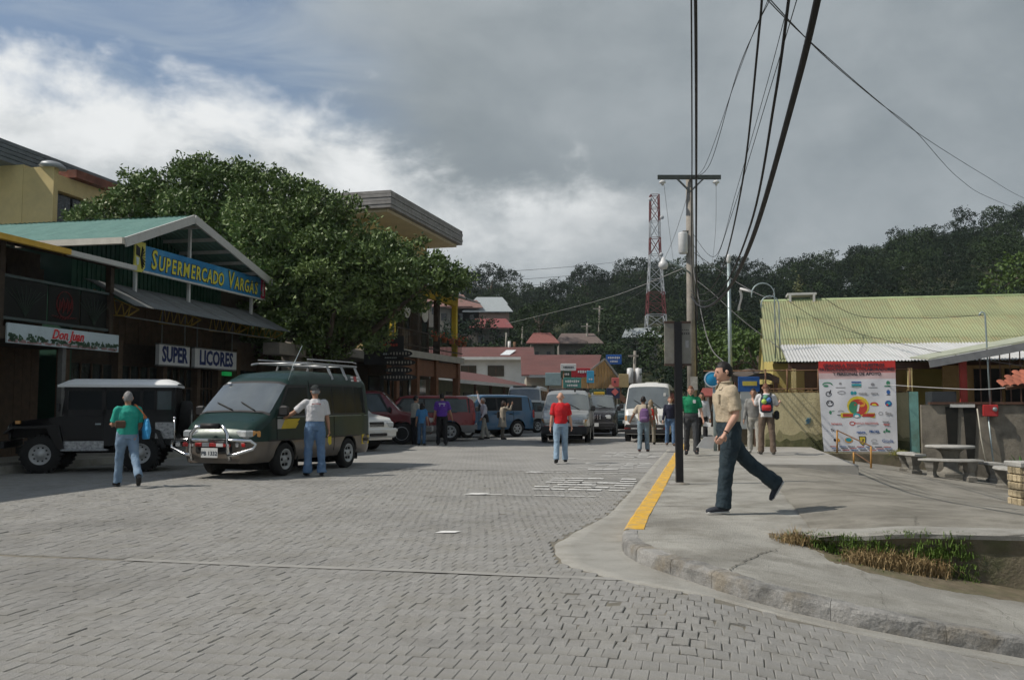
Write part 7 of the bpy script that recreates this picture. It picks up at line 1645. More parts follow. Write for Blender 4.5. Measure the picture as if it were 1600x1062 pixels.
for sy in (-1, 1): sv.bx('bumper_reflector', (2.38, sy*.62, .60), (.05, .24, .07), tail_m); sv.bx('fog_lamp', (2.40, sy*.62, .46), (.06, .12, .09), lamp_gl)
for x_ in (.2, -1.0):
    mb = MB(); mb.tube([(x_, -.78, 2.0), (x_, .78, 2.0)], .025, 6); rb_ = part('roof_bar', mb, trim_b, sv.o)
    for sy in (-1, 1): sv.bx('bar_foot', (x_, sy*.72, 1.93), (.12, .08, .16), trim_b, parent=rb_)
sv.bx('aerial_base', (.7, .3, 1.93), (.1, .06, .1), trim_b)
wv = vanbox('tall white minivan parked by the yellow kerb, facing the camera', (5.55, 37.1), (-.21, -.978), 4.95, 1.82, 2.22, wpaint, None, nose=.42, cowl=1.22, ws=.58, hoodz=.78, belt=1.2, wr=.33)
wv.front_set(.90, .30, .24, .80, .0001+.5, .10, xf=2.50, lamp_y=.33, bump=trim_b, bz=.50, bh=.34, grille=wpaint)
for k_ in range(7): wv.bx('reflector_strip', (2.56, (k_-3)*.24, .52), (.02, .23, .07), tail_m if k_ % 2 == 0 else bb)
wv.bx('sticker', (1.75, .62, 1.78), (.02, .09, .12), bb); wv.bx('roof_vent', (-.6, 0, 2.26), (.5, .5, .08), wpaint)
mbus = vanbox('white minibus with emblem under its windscreen behind the parked cars', (.95, 53.2), (-.12, -.99), 5.6, 2.05, 2.42, wpaint, None, nose=.22, cowl=1.28, ws=.42, hoodz=1.0, belt=1.25, wr=.36)
mbus.front_set(.72, .3, .2, .62, .9, .12, xf=2.83, lamp_y=.33, bump=wpaint, bz=.48, bh=.2)
mb = MB(); c_ = 2.80
mbus_em = MB(); mbus_em.beam((c_, -.28, .93), (c_, -.16, 1.13), .05, .02); mbus_em.beam((c_, -.02, .93), (c_, .10, 1.13), .05, .02); mbus_em.beam((c_, -.24, 1.01), (c_, .07, 1.06), .05, .02); mbus_em.beam((c_, .12, 1.08), (c_, .3, .95), .06, .02); part('emblem', mbus_em, navy, mbus.o)
mbus.bx('roof_slot', (2.0, 0, 2.40), (.2, 1.3, .06), trim_b)
for k_ in range(5): mbus.bx('reflector_strip', (2.88, (k_-2)*.3, .5), (.02, .28, .08), tail_m if k_ % 2 == 0 else bb)
# ------------------------------------------------------------------ people
def cloth(name, col, rough=.85, var=.12, sc=9, stain=None): return M('cloth_'+name, col, rough, var, sc, .5, 30, stain=stain, sscale=5, samt=.5)
skin_tex = bpy.data.textures.new('cloth_folds', 'CLOUDS'); skin_tex.noise_scale = .085; skin_tex.noise_depth = 2
def skinned(name, mb, mats, parent, voxel, smooth=4, folds=0.0):
    o = part(name, mb, mats, parent); m = o.modifiers.new('union', 'REMESH'); m.mode = 'VOXEL'; m.voxel_size = voxel; m.use_smooth_shade = True
    if smooth: s = o.modifiers.new('soften', 'SMOOTH'); s.iterations = smooth; s.factor = .5
    if folds: d = o.modifiers.new('folds', 'DISPLACE'); d.texture = skin_tex; d.texture_coords = 'LOCAL'; d.strength = folds; d.mid_level = .5
    return o
def eloft(mb, rings, seg=18, X=Vector((1, 0, 0)), Yv=Vector((0, 1, 0))):
    n = len(rings); vs = []
    for c, rx, ry in rings:
        for k in range(seg): a = 2*math.pi*k/seg; vs.append(Vector(c)+X*rx*math.cos(a)+Yv*ry*math.sin(a))
    mb.add(vs, [(i*seg+k, i*seg+(k+1) % seg, (i+1)*seg+(k+1) % seg, (i+1)*seg+k) for i in range(n-1) for k in range(seg)]+[tuple(range(seg))[::-1], tuple((n-1)*seg+k for k in range(seg))], 0, True)
def crv(pts, sub=5):
    P = [Vector(p) for p in pts]; out = []
    for i in range(len(P)-1):
        p0 = P[max(i-1, 0)]; p1 = P[i]; p2 = P[i+1]; p3 = P[min(i+2, len(P)-1)]
        for k in range(sub): t = k/sub; out.append(.5*((2*p1)+(p2-p0)*t+(2*p0-5*p1+4*p2-p3)*t*t+(3*p1-p0-3*p2+p3)*t**3))
    return out+[P[-1]]
def limb(mb, joints, radii, seg=12, sub=5):
    P = [Vector(p) for p in joints]; out = []; rs = []
    for i in range(len(P)-1):
        for k in range(sub): t = k/sub; out.append(P[i].lerp(P[i+1], t)); rs.append(lerp(radii[i], radii[i+1], smooth01(t)*.5+t*.5))
    out.append(P[-1]); rs.append(radii[-1])
    # round the bends
    for _ in range(2): out = [out[0]]+[(out[i-1]+out[i]*2+out[i+1])/4 for i in range(1, len(out)-1)]+[out[-1]]
    mb.tube(out, rs, seg)
LEGS0 = dict(L=(4, 3, 4), R=(-2, 3, 4)); ARMS0 = dict(L=(-3, 9, 14), R=(3, 9, 14))
def person(label, pos, z0, face, h=1.72, legs=None, arms=None, lean=3, top=None, sleeve='short', pants=None, shoes=None, hair=None, hstyle='short', skin=(.36, .21, .14), vox=.016, build=1.0, head=(0, 0), skirt=None, belt=None, toe=(0, 0), hem=.0, tuck=False, shirt_len=0.0, extras=None, collar=None, sole=None, loose=1.0):
    k = h/1.75; legs = legs or LEGS0; arms = arms or ARMS0; skm = M('skin_%d_%d' % (skin[0]*1000, skin[2]*1000), skin, .55, .10, 12, .1, 60)
    rotz = math.atan2(face[1], face[0])-math.pi/2; p = root('person', (pos[0], pos[1], z0), label, 'person', rotz, 'people in the street')
    lr = R(lean); up = Vector((0, math.sin(lr), math.cos(lr))); fw = Vector((0, math.cos(lr), -math.sin(lr))); X = Vector((1, 0, 0))
    J = {}
    for s_, sx in (('L', -1), ('R', 1)):
        f, ab, kn = legs[s_]; d1 = Vector((sx*math.sin(R(ab))*.6, math.sin(R(f)), -math.cos(R(f)))).normalized(); d2 = Vector((sx*math.sin(R(ab))*.3, math.sin(R(f-kn)), -math.cos(R(f-kn)))).normalized()
        hip = Vector((sx*.092*k, 0, 0)); knee = hip+d1*.43*k; ank = knee+d2*.41*k
        tp = toe[0] if s_ == 'L' else toe[1]; fd = Vector((sx*.12, math.cos(R(tp)), -math.sin(R(tp)))).normalized(); fu = Vector((0, math.sin(R(tp)), math.cos(R(tp))))
        heel = ank-fu*.075*k-fd*.055*k; tip = ank-fu*.085*k+fd*.185*k; J[s_] = [hip, knee, ank, heel, tip, fd, fu]
    low = min(min(J[s_][3].z, J[s_][4].z) for s_ in 'LR')-.018*k; hz = -low
    off = Vector((0, 0, hz))
    for s_ in 'LR':
        for i in range(5): J[s_][i] = J[s_][i]+off
    pel = off+up*.03*k; T = lambda a, dy=0.0, dx=0.0: pel+up*a*k+fw*dy*k+X*dx*k
    sh = {s_: T(.435, -.01, sx*.168*build) for s_, sx in (('L', -1), ('R', 1))}; A = {}
    for s_, sx in (('L', -1), ('R', 1)):
        f, ab, el = arms[s_][:3]; inn = arms[s_][3] if len(arms[s_]) > 3 else 0
        d1 = Vector((sx*math.sin(R(ab)), math.sin(R(f))*math.cos(R(ab)), -math.cos(R(f))*math.cos(R(ab)))); d2 = Vector((sx*math.sin(R(ab-inn)), math.sin(R(f+el))*math.cos(R(ab)), -math.cos(R(f+el))*math.cos(R(ab)))).normalized()
        el_ = sh[s_]+d1*.285*k; wr = el_+d2*.25*k; A[s_] = [sh[s_], el_, wr, d2]
    yaw, pit = R(head[0]), R(head[1]); hm = Matrix.Rotation(yaw, 3, 'Z') @ Matrix.Rotation(pit, 3, 'X'); nk = T(.51); hc = T(.635, .015)
    # ---- body: one continuous surface
    mb = MB()
    eloft(mb, [(T(-.06), .12*k*build, .09*k*build), (T(.02), .145*k*build, .10*k*build), (T(.15), .125*k*build, .088*k*build), (T(.32), .15*k*build, .105*k*build), (T(.40), .15*k*build, .095*k*build), (T(.46), .09*k, .07*k), (T(.50), .055*k, .055*k)], X=X, Yv=fw)
    limb(mb, [T(.46), nk, hc-up*.03*k], [.06*k, .053*k, .055*k])
    hs = MB(); hs.sphere((0, 0, 0), (.076*k, .096*k, .118*k), 18, 14); q = []
    for v_ in hs.v:
        v_ = Vector(v_); t = v_.z/(.118*k)
        if t < 0: v_.x *= 1+.22*t; v_.y = v_.y*(1+.12*t)+(.012*k*-t)
        if v_.y > 0 and -.1 < t < .35: v_.y *= .97
        if v_.y < 0: v_.y *= 1.06
        q.append(tuple(hc+hm @ v_))
    hs.v = q; mb.add(hs.v, hs.f, 0, True)
    hp = lambda x, y, z: hc+hm @ Vector((x*k, y*k, z*k))
    mb.tube([hp(0, .085, .03), hp(0, .104, -.005), hp(0, .112, -.024), hp(0, .092, -.036)], [.008*k, .012*k, .015*k, .010*k], 8)
    mb.tube([hp(-.03, .082, .033), hp(.03, .082, .033)], .014*k, 6); mb.tube([hp(-.02, .088, -.062), hp(.02, .088, -.062)], .011*k, 6); mb.sphere(hp(0, .082, -.098), .022*k, 8, 6)
    for sx in (-1, 1): mb.tube([hp(sx*.076, -.005, .02), hp(sx*.085, -.015, .005), hp(sx*.076, -.008, -.03)], [.014*k, .019*k, .011*k], 8)
    for s_, sx in (('L', -1), ('R', 1)):
        hip, kn, an, he, ti, fd, fu = J[s_]
        limb(mb, [hip+Vector((0, 0, .05*k)), hip, kn, kn.lerp(an, .35), an], [.07*k, .078*k*build, .05*k, .05*k, .036*k]); mb.tube([he+fu*.03*k, an-fu*.03*k+fd*.03*k, ti+fu*.02*k], [.03*k, .035*k, .025*k], 8)
        s0, e0, w0, d2 = A[s_]; limb(mb, [s0, s0.lerp(e0, .4), e0, e0.lerp(w0, .35), w0], [.048*k, .048*k*build, .040*k, .041*k, .027*k])
        # hand: palm, four fingers, thumb
        side = d2.cross(Vector((1, 0, 0))); side = side.normalized() if side.length > .1 else Vector((0, 1, 0)); nrm = d2.cross(side).normalized(); pc = w0+d2*.085*k
        mb.tube([w0, w0+d2*.045*k, pc], [.025*k, .034*k, .034*k], 8, flat=.65)
        inn_ = Vector((-sx, 0, 0))
        for fi in range(4):
            b_ = pc+side*(fi-1.5)*.0185*k; ln = (.062, .072, .068, .054)[fi]*k; m1 = b_+d2*ln*.55+inn_*.012*k; mb.tube([b_-d2*.02*k, m1, m1+d2*ln*.42+inn_*.028*k], [.0105*k, .0098*k, .008*k], 6)
        tb0 = w0+d2*.025*k+side*.024*k; mb.tube([tb0, tb0+d2*.03*k+side*.026*k+inn_*.012*k, tb0+d2*.062*k+side*.03*k+inn_*.024*k], [.013*k, .012*k, .009*k], 6)
    body = skinned('body', mb, skm, p, vox*.8, 2)
    # ---- eyes
    for sx in (-1, 1): mb = MB(); mb.sphere(hp(sx*.032, .083, .016), (.012*k, .009*k, .007*k), 8, 6); part('eye', mb, M('dark_eye', (.02, .015, .012), .3), p)
    mb = MB(); mb.tube([hp(-.022, .096, -.062), hp(0, .100, -.06), hp(.022, .096, -.062)], .005*k, 5); part('mouth', mb, M('lip', (.28, .11, .09), .6), p)
    # ---- trousers
    if pants is not None:
        mb = MB(); e = 1.0*loose
        eloft(mb, [(T(-.10), .155*k*build, .115*k*build), (T(-.02), .175*k*build, .125*k*build), (T(.06), .168*k*build, .118*k*build), (T(.12), .152*k*build, .108*k*build)], X=X, Yv=fw)
        for s_, sx in (('L', -1), ('R', 1)):
            hip, kn, an, he, ti, fd, fu = J[s_]; hm_ = an-(an-kn).normalized()*-.035*k
            limb(mb, [hip+Vector((0, 0, .03*k)), hip-Vector((0, 0, .08*k)).lerp(Vector((0, 0, 0)), 0), kn, kn.lerp(hm_, .5), hm_], [.088*k*build, .096*k*build*e, .074*k*e, .07*k*e, (.074+hem)*k*e], seg=14)
        skinned('trousers', mb, pants, p, vox, 3, .026*k)
    if belt is not None:
        mb = MB(); eloft(mb, [(T(.10), .160*k*build, .116*k*build), (T(.135), .158*k*build, .114*k*build)], X=X, Yv=fw); part('belt', mb, belt, p)
    if skirt is not None:
        mb = MB(); eloft(mb, [(T(-.42), .24*k, .20*k), (T(-.2), .2*k, .16*k), (T(.05), .165*k, .13*k), (T(.2), .15*k, .115*k)], X=X, Yv=fw); skinned('coat_skirt', mb, skirt, p, vox, 3, .03*k)
    # ---- top
    if top is not None:
        mb = MB(); hemz = (.07 if tuck else -.03)-shirt_len
        eloft(mb, [(T(hemz), .172*k*build, .128*k*build), (T(.15), .165*k*build, .130*k*build), (T(.30), .182*k*build, .140*k*build), (T(.38), .184*k*build, .128*k*build), (T(.44), .150*k*build, .104*k), (T(.478), .10*k, .082*k), (T(.505), .066*k, .062*k)], X=X, Yv=fw)
        for s_, sx in (('L', -1), ('R', 1)):
            s0, e0, w0, d2 = A[s_]; inn = T(.425, -.005, sx*.10)
            if sleeve == 'short': limb(mb, [inn, s0, s0.lerp(e0, .45), s0.lerp(e0, .86)], [.060*k, .066*k, .068*k, .073*k])
            elif sleeve == 'long': limb(mb, [inn, s0, s0.lerp(e0, .5), e0, e0.lerp(w0, .5), w0], [.055*k, .060*k, .060*k, .052*k, .048*k, .040*k])
        skinned('shirt' if sleeve != 'long' else 'jacket', mb, top, p, vox, 3, .022*k)
    if collar is not None:
        mb = MB(); eloft(mb, [(T(.475), .092*k, .080*k), (T(.505, .005), .072*k, .072*k), (T(.535, -.008), .067*k, .066*k), (T(.515, .0), .080*k, .078*k)], X=X, Yv=fw); part('collar', mb, collar, p)
    # ---- shoes
    for s_ in 'LR':
        hip, kn, an, he, ti, fd, fu = J[s_]; mb = MB()
        mb.tube([he+fu*.03*k-fd*.015*k, he+fu*.035*k+fd*.06*k, he.lerp(ti, .6)+fu*.032*k, ti+fu*.022*k-fd*.02*k, ti+fu*.018*k+fd*.02*k], [.030*k, .045*k, .046*k, .042*k, .022*k], 10, flat=.8)
        mb.tube([an-fu*.05*k, an+fu*.01*k], [.05*k, .045*k], 10); sh_ = skinned('shoe', mb, shoes or trim_b, p, vox*.7, 2)
        mb = MB(); mb.tube([he-fu*.004*k-fd*.01*k, he.lerp(ti, .5)-fu*.002*k, ti+fd*.012*k+fu*.004*k], [.034*k, .045*k, .032*k], 10, flat=.32); part('sole', mb, sole or trim_b, sh_)
    # ---- hair
    if hair is not None:
        hb_ = MB(); hb_.sphere((0, 0, 0), (.081*k, .102*k, .122*k), 30, 24); vs = []; rr = random.Random(int(h*1000+pos[0]*37))
        for v_ in hb_.v:
            v_ = Vector(v_); nn = 1+.05*mnoise.noise(v_*38+Vector((h*9, 0, 0)))+.06*mnoise.noise(v_*120); vs.append(v_*nn+Vector((0, -.006*k, .004*k)))
        keep = []
        for f in hb_.f:
            c = sum((vs[i] for i in f), Vector())/len(f); t = c.z/(.126*k); y = c.y/(.105*k); x = abs(c.x)/(.084*k)
            lim = {'short': (.50 if y > .25 else (.12 if y > -.15 else -.42)), 'long': (.52 if y > .3 else -.9), 'bald': 9, 'crop': (.58 if y > .2 else (.15 if y > -.2 else -.35)), 'bob': (.5 if y > .3 else -.7)}[hstyle]
            if hstyle == 'short' and -.1 < y < .28 and x > .7: lim = -.12+.5*max(0, y)
            lim += .12*mnoise.noise(c*60)
            if t > lim: keep.append(f)
        mb = MB(); mb.v = [tuple(hc+hm @ q) for q in vs]; mb.f = keep; mb.m = [0]*len(keep); mb.sm = [True]*len(keep)
        if keep: part('hair', mb, hair, p)
        if hstyle in ('long', 'bob'):
            mb = MB(); ln = .30 if hstyle == 'long' else .14; eloft(mb, [(hp(0, -.04, .02), .085*k, .075*k), (hp(0, -.055, -.08), .09*k, .065*k), (hp(0, -.07, -.08-ln*.6), .085*k, .05*k), (hp(0, -.07, -.08-ln), .05*k, .03*k)]); skinned('hair_fall', mb, hair, p, vox*.8, 2, .015)
    if extras: extras(p, dict(T=T, J=J, A=A, hp=hp, k=k, hm=hm, hc=hc, up=up, fw=fw, X=X))
    return p
def backpack(mats, pocket=None, side=0.0, drop=0.0, ball=None):
    def fn(p, c):
        T, k, X, fw, up = c['T'], c['k'], c['X'], c['fw'], c['up']; mb = MB()
        eloft(mb, [(T(.02-drop, -.20, side), .10*k, .07*k), (T(.05-drop, -.21, side), .15*k, .10*k), (T(.22-drop, -.215, side), .155*k, .105*k), (T(.38-drop, -.20, side), .135*k, .09*k), (T(.45-drop, -.18, side), .08*k, .05*k)], X=X, Yv=fw); b = skinned('backpack', mb, mats, p, .014, 3, .015)
        if pocket is not None:
            mb = MB(); eloft(mb, [(T(.05-drop, -.29, side), .10*k, .035*k), (T(.12-drop, -.305, side), .12*k, .045*k), (T(.19-drop, -.29, side), .10*k, .035*k)], X=X, Yv=fw); skinned('pocket', mb, pocket, b, .012, 2)
        for sx in (-1, 1):
            if side and sx*side < 0 and drop: continue
            mb = MB(); mb.tube([T(.42-drop, -.14, sx*.09+side*.5), T(.525, -.05, sx*.11), T(.50, .08, sx*.12), T(.36, .145, sx*.13), T(.2, .10, sx*.16)], .02*k, 6, flat=.5); part('strap', mb, trim_b, b)
        if ball is not None:
            for q, (dx, dz, m_) in enumerate(ball): mb = MB(); mb.sphere(T(.22+dz, -.30, dx), .065*k, 12, 8); part('bundle', mb, m_, b)
    return fn
denim = cloth('denim', (.16, .24, .34), .85, .18, 6, stain=(.26, .34, .42)); denim_d = cloth('dark_denim', (.018, .032, .042), .85, .25, 7, stain=(.035, .055, .065)); denim_m = cloth('mid_denim', (.09, .16, .27), .85, .2, 6, stain=(.16, .24, .36)); black_c = cloth('black', (.012, .012, .014)); dkgrey = cloth('charcoal', (.03, .032, .036)); khaki = cloth('khaki', (.42, .35, .25), .85, .08); brownp = cloth('brown_cargo', (.13, .095, .07)); greyp = cloth('pale_grey', (.35, .34, .30)); white_c = cloth('white', (.58, .58, .58), .85, .05)
h_black = M('hair_black', (.012, .010, .009), .6, .3, 40); h_dark = M('hair_dark_brown', (.025, .016, .012), .6, .3, 40); h_grey = M('hair_grey', (.20, .20, .20), .7, .35, 40); h_ginger = M('hair_ginger', (.14, .06, .03), .6, .3, 40); h_fair = M('hair_fair', (.22, .17, .11), .6, .3, 40)
sk_l, sk_m, sk_d = (.50, .29, .21), (.34, .19, .125), (.22, .12, .08)
# the man striding across the pavement
def walk_ex(p, c):
    T, A, k, J = c['T'], c['A'], c['k'], c['J']
    w = A['L'][2]-A['L'][3]*.015; mb = MB(); d = A['L'][3]; a = d.orthogonal().normalized(); b = d.cross(a); mb.tube([w+a*.031*math.cos(t*math.pi/6)+b*.031*math.sin(t*math.pi/6) for t in range(13)], .006, 6, cap=False); part('bracelet', mb, black_c, p)
    mb = MB(); pp = A['R'][2]+A['R'][3]*.1; mb.prism([pp+Vector((.02, .02, .03)), pp+Vector((.02, .16, .03)), pp+Vector((.02, .26, -.10)), pp+Vector((.02, .06, -.12))], (.003, 0, 0)); part('paper_sheet', mb, M('paper', (.7, .7, .68)), p)
    mb = MB(); f = T(.34, .125, -.085); mb.bbox(f, (.10, .02, .11), .006); part('chest_pocket', mb, khaki, p); mb = MB(); mb.bbox(T(.35, .12, .085), (.10, .02, .11), .006); part('chest_pocket', mb, khaki, p)
    mb = MB(); mb.bbox(T(.12, .118, 0), (.05, .012, .035), .004); part('buckle', mb, galv, p)
    mb = MB()
    for q in range(5): mb.sphere(T(.12+.075*q, .128+.006*math.sin(q), .0), .006, 6, 4)
    part('shirt_buttons', mb, M('button', (.3, .26, .2), .5), p)
    for sx in (-1, 1):
        mb = MB(); mb.add([T(.50, .03, sx*.065), T(.515, .078, sx*.03), T(.45, .118, sx*.055), T(.44, .09, sx*.10)], [(0, 1, 2, 3)]); part('collar_leaf', mb, khaki, p)
wk = atw = Vector((2.70, 10.95, .135))
person('man in khaki shirt and dark jeans striding across the pavement', (2.56, 11.0), .135, (-1, -.06), 1.80, legs=dict(L=(9, 2, 3), R=(-33, 3, 21)), arms=dict(L=(-8, 6, 42), R=(-22, 6, 48)), lean=3, top=khaki, pants=denim_d, shoes=cloth('canvas', (.03, .035, .045)), hair=h_black, skin=sk_l, vox=.0095, build=1.10, loose=1.15, head=(4, -9), belt=cloth('leather', (.02, .014, .01)), toe=(0, 58), tuck=True, extras=walk_ex, collar=khaki, sole=M('white_sole', (.55, .55, .53), .7), hem=.006)
# woman with the blue bag
def teal_ex(p, c):
    T, k = c['T'], c['k']; mb = MB(); b = T(.10, -.12, .30); 
    eloft(mb, [(b+Vector((0, 0, -.20)), .16, .05), (b+Vector((0, 0, -.05)), .15, .07), (b+Vector((0, 0, .12)), .11, .04), (b+Vector((0, 0, .16)), .07, .015)], X=c['fw'], Yv=c['X']); bag = skinned('shoulder_bag', mb, cloth('bag_blue', (.04, .28, .55), .5), p, .012, 3, .02)
    mb = MB(); mb.tube([b+Vector((0, -.06, .14)), T(.40, -.1, .21), T(.52, -.01, .12), T(.42, .12, .17), b+Vector((0, .08, .14))], .022, 6, flat=.4); part('bag_strap', mb, cloth('strap_orange', (.50, .17, .06)), bag)
    mb = MB(); mb.bbox(T(.16, -.14, -.15), (.16, .05, .13), .02); part('belt_bag', mb, cloth('belt_bag', (.10, .06, .04)), p)
person('woman in teal t-shirt with light blue shoulder bag walking past the jeep', (-6.6, 16.0), 0, (-.55, .83), 1.66, legs=dict(L=(12, 4, 6), R=(-20, 4, 24)), arms=dict(L=(10, 8, 80, 10), R=(4, 7, 60, 10)), lean=2, top=cloth('teal', (.02, .30, .23)), pants=denim, shoes=black_c, hair=h_grey, hstyle='short', skin=sk_m, vox=.011, build=1.10, toe=(0, 42), extras=teal_ex)
def cap_ex(p, c):
    hp, k, A = c['hp'], c['k'], c['A']; mb = MB(); s = MB(); s.sphere((0, 0, 0), (.09*k, .112*k, .105*k), 18, 12); keep = [f for f in s.f if all(s.v[i][2] > .005 for i in f)]
    mb.v = [tuple(c['hc']+c['hm'] @ (Vector(v)+Vector((0, -.003, .035*k)))) for v in s.v]; mb.f = keep; mb.m = [0]*len(keep); mb.sm = [True]*len(keep)
    mb.tube([hp(-.06, .10, .045), hp(0, .16, .04), hp(.06, .10, .045)], .016, 6, flat=.4); mb.tube([hp(.09*math.cos(t), .112*math.sin(t), .04) for t in [q*math.pi/8 for q in range(17)]], .008, 5); part('cap', mb, cloth('cap', (.02, .025, .025)), p)
    mb = MB(); w = A['R'][2]+A['R'][3]*.15; mb.prism([w+Vector((-.03, 0, 0)), w+Vector((.03, 0, .01)), w+Vector((.04, .03, -.14)), w+Vector((.0, .03, -.17)), w+Vector((-.03, .02, -.1))], (0, .01, 0)); part('yellow_slip', mb, M('yellow_paper', (.6, .48, .05), .7), p)
    T = c['T']; mb = MB()
    for q in range(7): mb.box(T(.395+.01*math.cos((q-3)*.5), -.142, -.075+.025*q), (.018, .006, .022))
    part('back_print', mb, M('red_print', (.40, .10, .10), .8), p)
person('man in dark cap, white t-shirt and jeans reaching for the green van door', (-3.88, 18.35), 0, (-.35, .94), 1.80, legs=dict(L=(3, 5, 3), R=(-2, 6, 3)), arms=dict(L=(22, 44, 28), R=(2, 10, 10)), lean=2, top=cloth('tee_white', (.54, .54, .55), .85, .05), pants=denim_m, shoes=black_c, hair=h_grey, hstyle='crop', skin=sk_m, vox=.011, build=1.08, extras=cap_ex, belt=black_c, hem=.012, head=(12, -4), tuck=True, loose=1.08)
person('bald man in red t-shirt and blue jeans walking up the middle of the street', (1.16, 22.2), 0, (.05, 1), 1.70, legs=dict(L=(-6, 2, 10), R=(10, 2, 5)), arms=dict(L=(-8, 8, 12), R=(10, 10, 12)), top=cloth('red', (.48, .012, .018)), pants=cloth('faded_denim', (.24, .34, .44), .85, .15), shoes=black_c, hair=h_fair, hstyle='bald', skin=sk_l, vox=.013, toe=(12, 0), build=1.02)
def print_ex(p, c):
    T = c['T']; mb = MB()
    for r_ in range(3):
        for q in range(5-r_): mb.box(T(.40-.06*r_, -.14+.006*r_, (q-(4-r_)/2)*.045), (.032, .008, .035))
    part('back_print', mb, white_c, p)
person('man in purple t-shirt and black trousers, back turned, by the red wagons', (-2.42, 32.2), 0, (-.05, 1), 1.82, legs=dict(L=(2, 5, 3), R=(-2, 5, 3)), arms=dict(L=(0, 9, 16), R=(2, 16, 16)), top=cloth('purple', (.09, .03, .26)), pants=black_c, shoes=black_c, hair=h_black, skin=sk_m, build=1.08, extras=print_ex)
person('man in pale shirt and dark trousers standing by the maroon wagon door', (-3.42, 32.75), 0, (.75, .66), 1.74, arms=dict(L=(10, 8, 30), R=(5, 8, 20)), top=cloth('beige_shirt', (.42, .40, .34)), sleeve='long', pants=black_c, shoes=black_c, hair=h_black, skin=sk_m)
person('long haired girl in blue dress and jeans beside the maroon wagon', (-3.12, 32.2), 0, (.1, 1), 1.50, top=cloth('girl_blue', (.05, .18, .36)), pants=cloth('girl_jeans', (.06, .11, .18)), shoes=black_c, hair=h_black, hstyle='long', skin=sk_m, build=.92, shirt_len=.06)
person('man in white shirt with jacket round his waist raising one arm', (-1.12, 37.4), 0, (-.9, -.3), 1.70, legs=dict(L=(10, 4, 5), R=(-12, 4, 6)), arms=dict(L=(10, 10, 20), R=(150, 14, 20)), top=cloth('shirt_lilac', (.46, .46, .52)), sleeve='long', pants=greyp, shoes=black_c, hair=h_grey, skin=sk_m, extras=lambda p, c: (lambda mb: (eloft(mb, [(c['T'](-.25, -.06), .17, .13), (c['T'](-.05, -.03), .19, .15), (c['T'](.10), .175, .135)], X=c['X'], Yv=c['fw']), skinned('tied_jacket', mb, black_c, p, .016, 2, .02)))(MB()))
person('woman in long beige coat with dark bag near the blue pickup', (-.38, 37.6), 0, (.9, .35), 1.58, arms=dict(L=(60, 10, 100), R=(70, 10, 95)), top=cloth('coat', (.34, .30, .24)), sleeve='long', pants=cloth('taupe', (.14, .13, .11)), shoes=black_c, hair=h_dark, hstyle='bob', skin=sk_m, skirt=cloth('coat', (.34, .30, .24)), extras=lambda p, c: (lambda mb: (mb.bbox(c['T'](.12, -.16, -.1), (.1, .12, .26), .03), part('hand_bag', mb, black_c, p)))(MB()))
person('man in tan shirt carrying a purple backpack beside the white minivan', (3.92, 27.8), 0, (.22, .97), 1.68, legs=dict(L=(-4, 3, 8), R=(8, 3, 4)), arms=dict(L=(-8, 26, 45), R=(5, 10, 15)), top=cloth('tan_shirt', (.40, .34, .26)), pants=cloth('grey_jeans', (.17, .23, .27)), shoes=cloth('maroon_shoe', (.10, .03, .03)), hair=h_black, skin=sk_d, extras=backpack(cloth('purple_pack', (.13, .07, .17)), cloth('purple_pocket', (.17, .10, .21)), side=.05, drop=.08))
person('grey haired woman with red backpack walking ahead of the purple one', (4.92, 33.0), 0, (.22, .97), 1.60, top=cloth('stone_top', (.40, .36, .29)), pants=cloth('khaki_trousers', (.20, .18, .14)), shoes=black_c, hair=h_fair, hstyle='bob', skin=sk_l, extras=backpack(cloth('red_pack', (.45, .03, .02)), cloth('grey_pocket', (.3, .28, .27)), drop=.05))
person('man in navy jacket and jeans walking towards the camera by the white minivan', (5.42, 31.9), 0, (-.1, -1), 1.70, legs=dict(L=(8, 3, 6), R=(-6, 3, 10)), arms=dict(L=(-4, 9, 14), R=(6, 10, 14)), top=cloth('navy_jacket', (.014, .016, .035)), sleeve='long', pants=denim_m, shoes=cloth('brown_shoe', (.08, .05, .035)), hair=h_ginger, skin=sk_l, collar=white_c)
person('child in white top partly hidden by the black sign post', (5.78, 32.3), 0, (.2, .97), 1.42, top=white_c, sleeve='long', pants=dkgrey, shoes=white_c, hair=h_dark, skin=sk_m, build=.9, extras=lambda p, c: (lambda mb: (mb.bbox(c['T'](.0, .05, -.22), (.12, .2, .3), .03), part('pale_blue_bag', mb, cloth('bag_pale', (.32, .42, .52)), p)))(MB()))
person('man in green polo shirt and grey trousers walking down the pavement', (4.50, 23.4), .132, (-.16, -1), 1.74, legs=dict(L=(12, 3, 6), R=(-10, 3, 12)), arms=dict(L=(6, 12, 10), R=(4, 14, 25)), lean=1, top=cloth('green_polo', (.006, .17, .075)), pants=cloth('slate_trousers', (.045, .048, .052)), shoes=black_c, hair=h_ginger, skin=sk_l, vox=.013, build=1.08, head=(-8, -14), collar=cloth('green_polo', (.006, .17, .075)), belt=black_c, toe=(0, 20), tuck=True, extras=lambda p, c: (lambda mb: (mb.prism([c['A']['L'][2]+Vector((-.02, .0, -.06)), c['A']['L'][2]+Vector((-.20, .02, -.10)), c['A']['L'][2]+Vector((-.18, .02, -.2)), c['A']['L'][2]+Vector((0, 0, -.17))], (0, .005, 0)), part('folded_paper', mb, M('paper', (.7, .7, .68)), p), (lambda m2: (m2.bbox(c['T'](.36, .135, -.08), (.07, .012, .08), .004), part('shirt_badge', m2, white_c, p)))(MB())))(MB()))
person('woman in white blouse and black trousers following the man in green', (5.75, 28.2), .132, (-.2, -1), 1.66, top=white_c, sleeve='long', pants=black_c, shoes=white_c, hair=h_black, skin=sk_m)
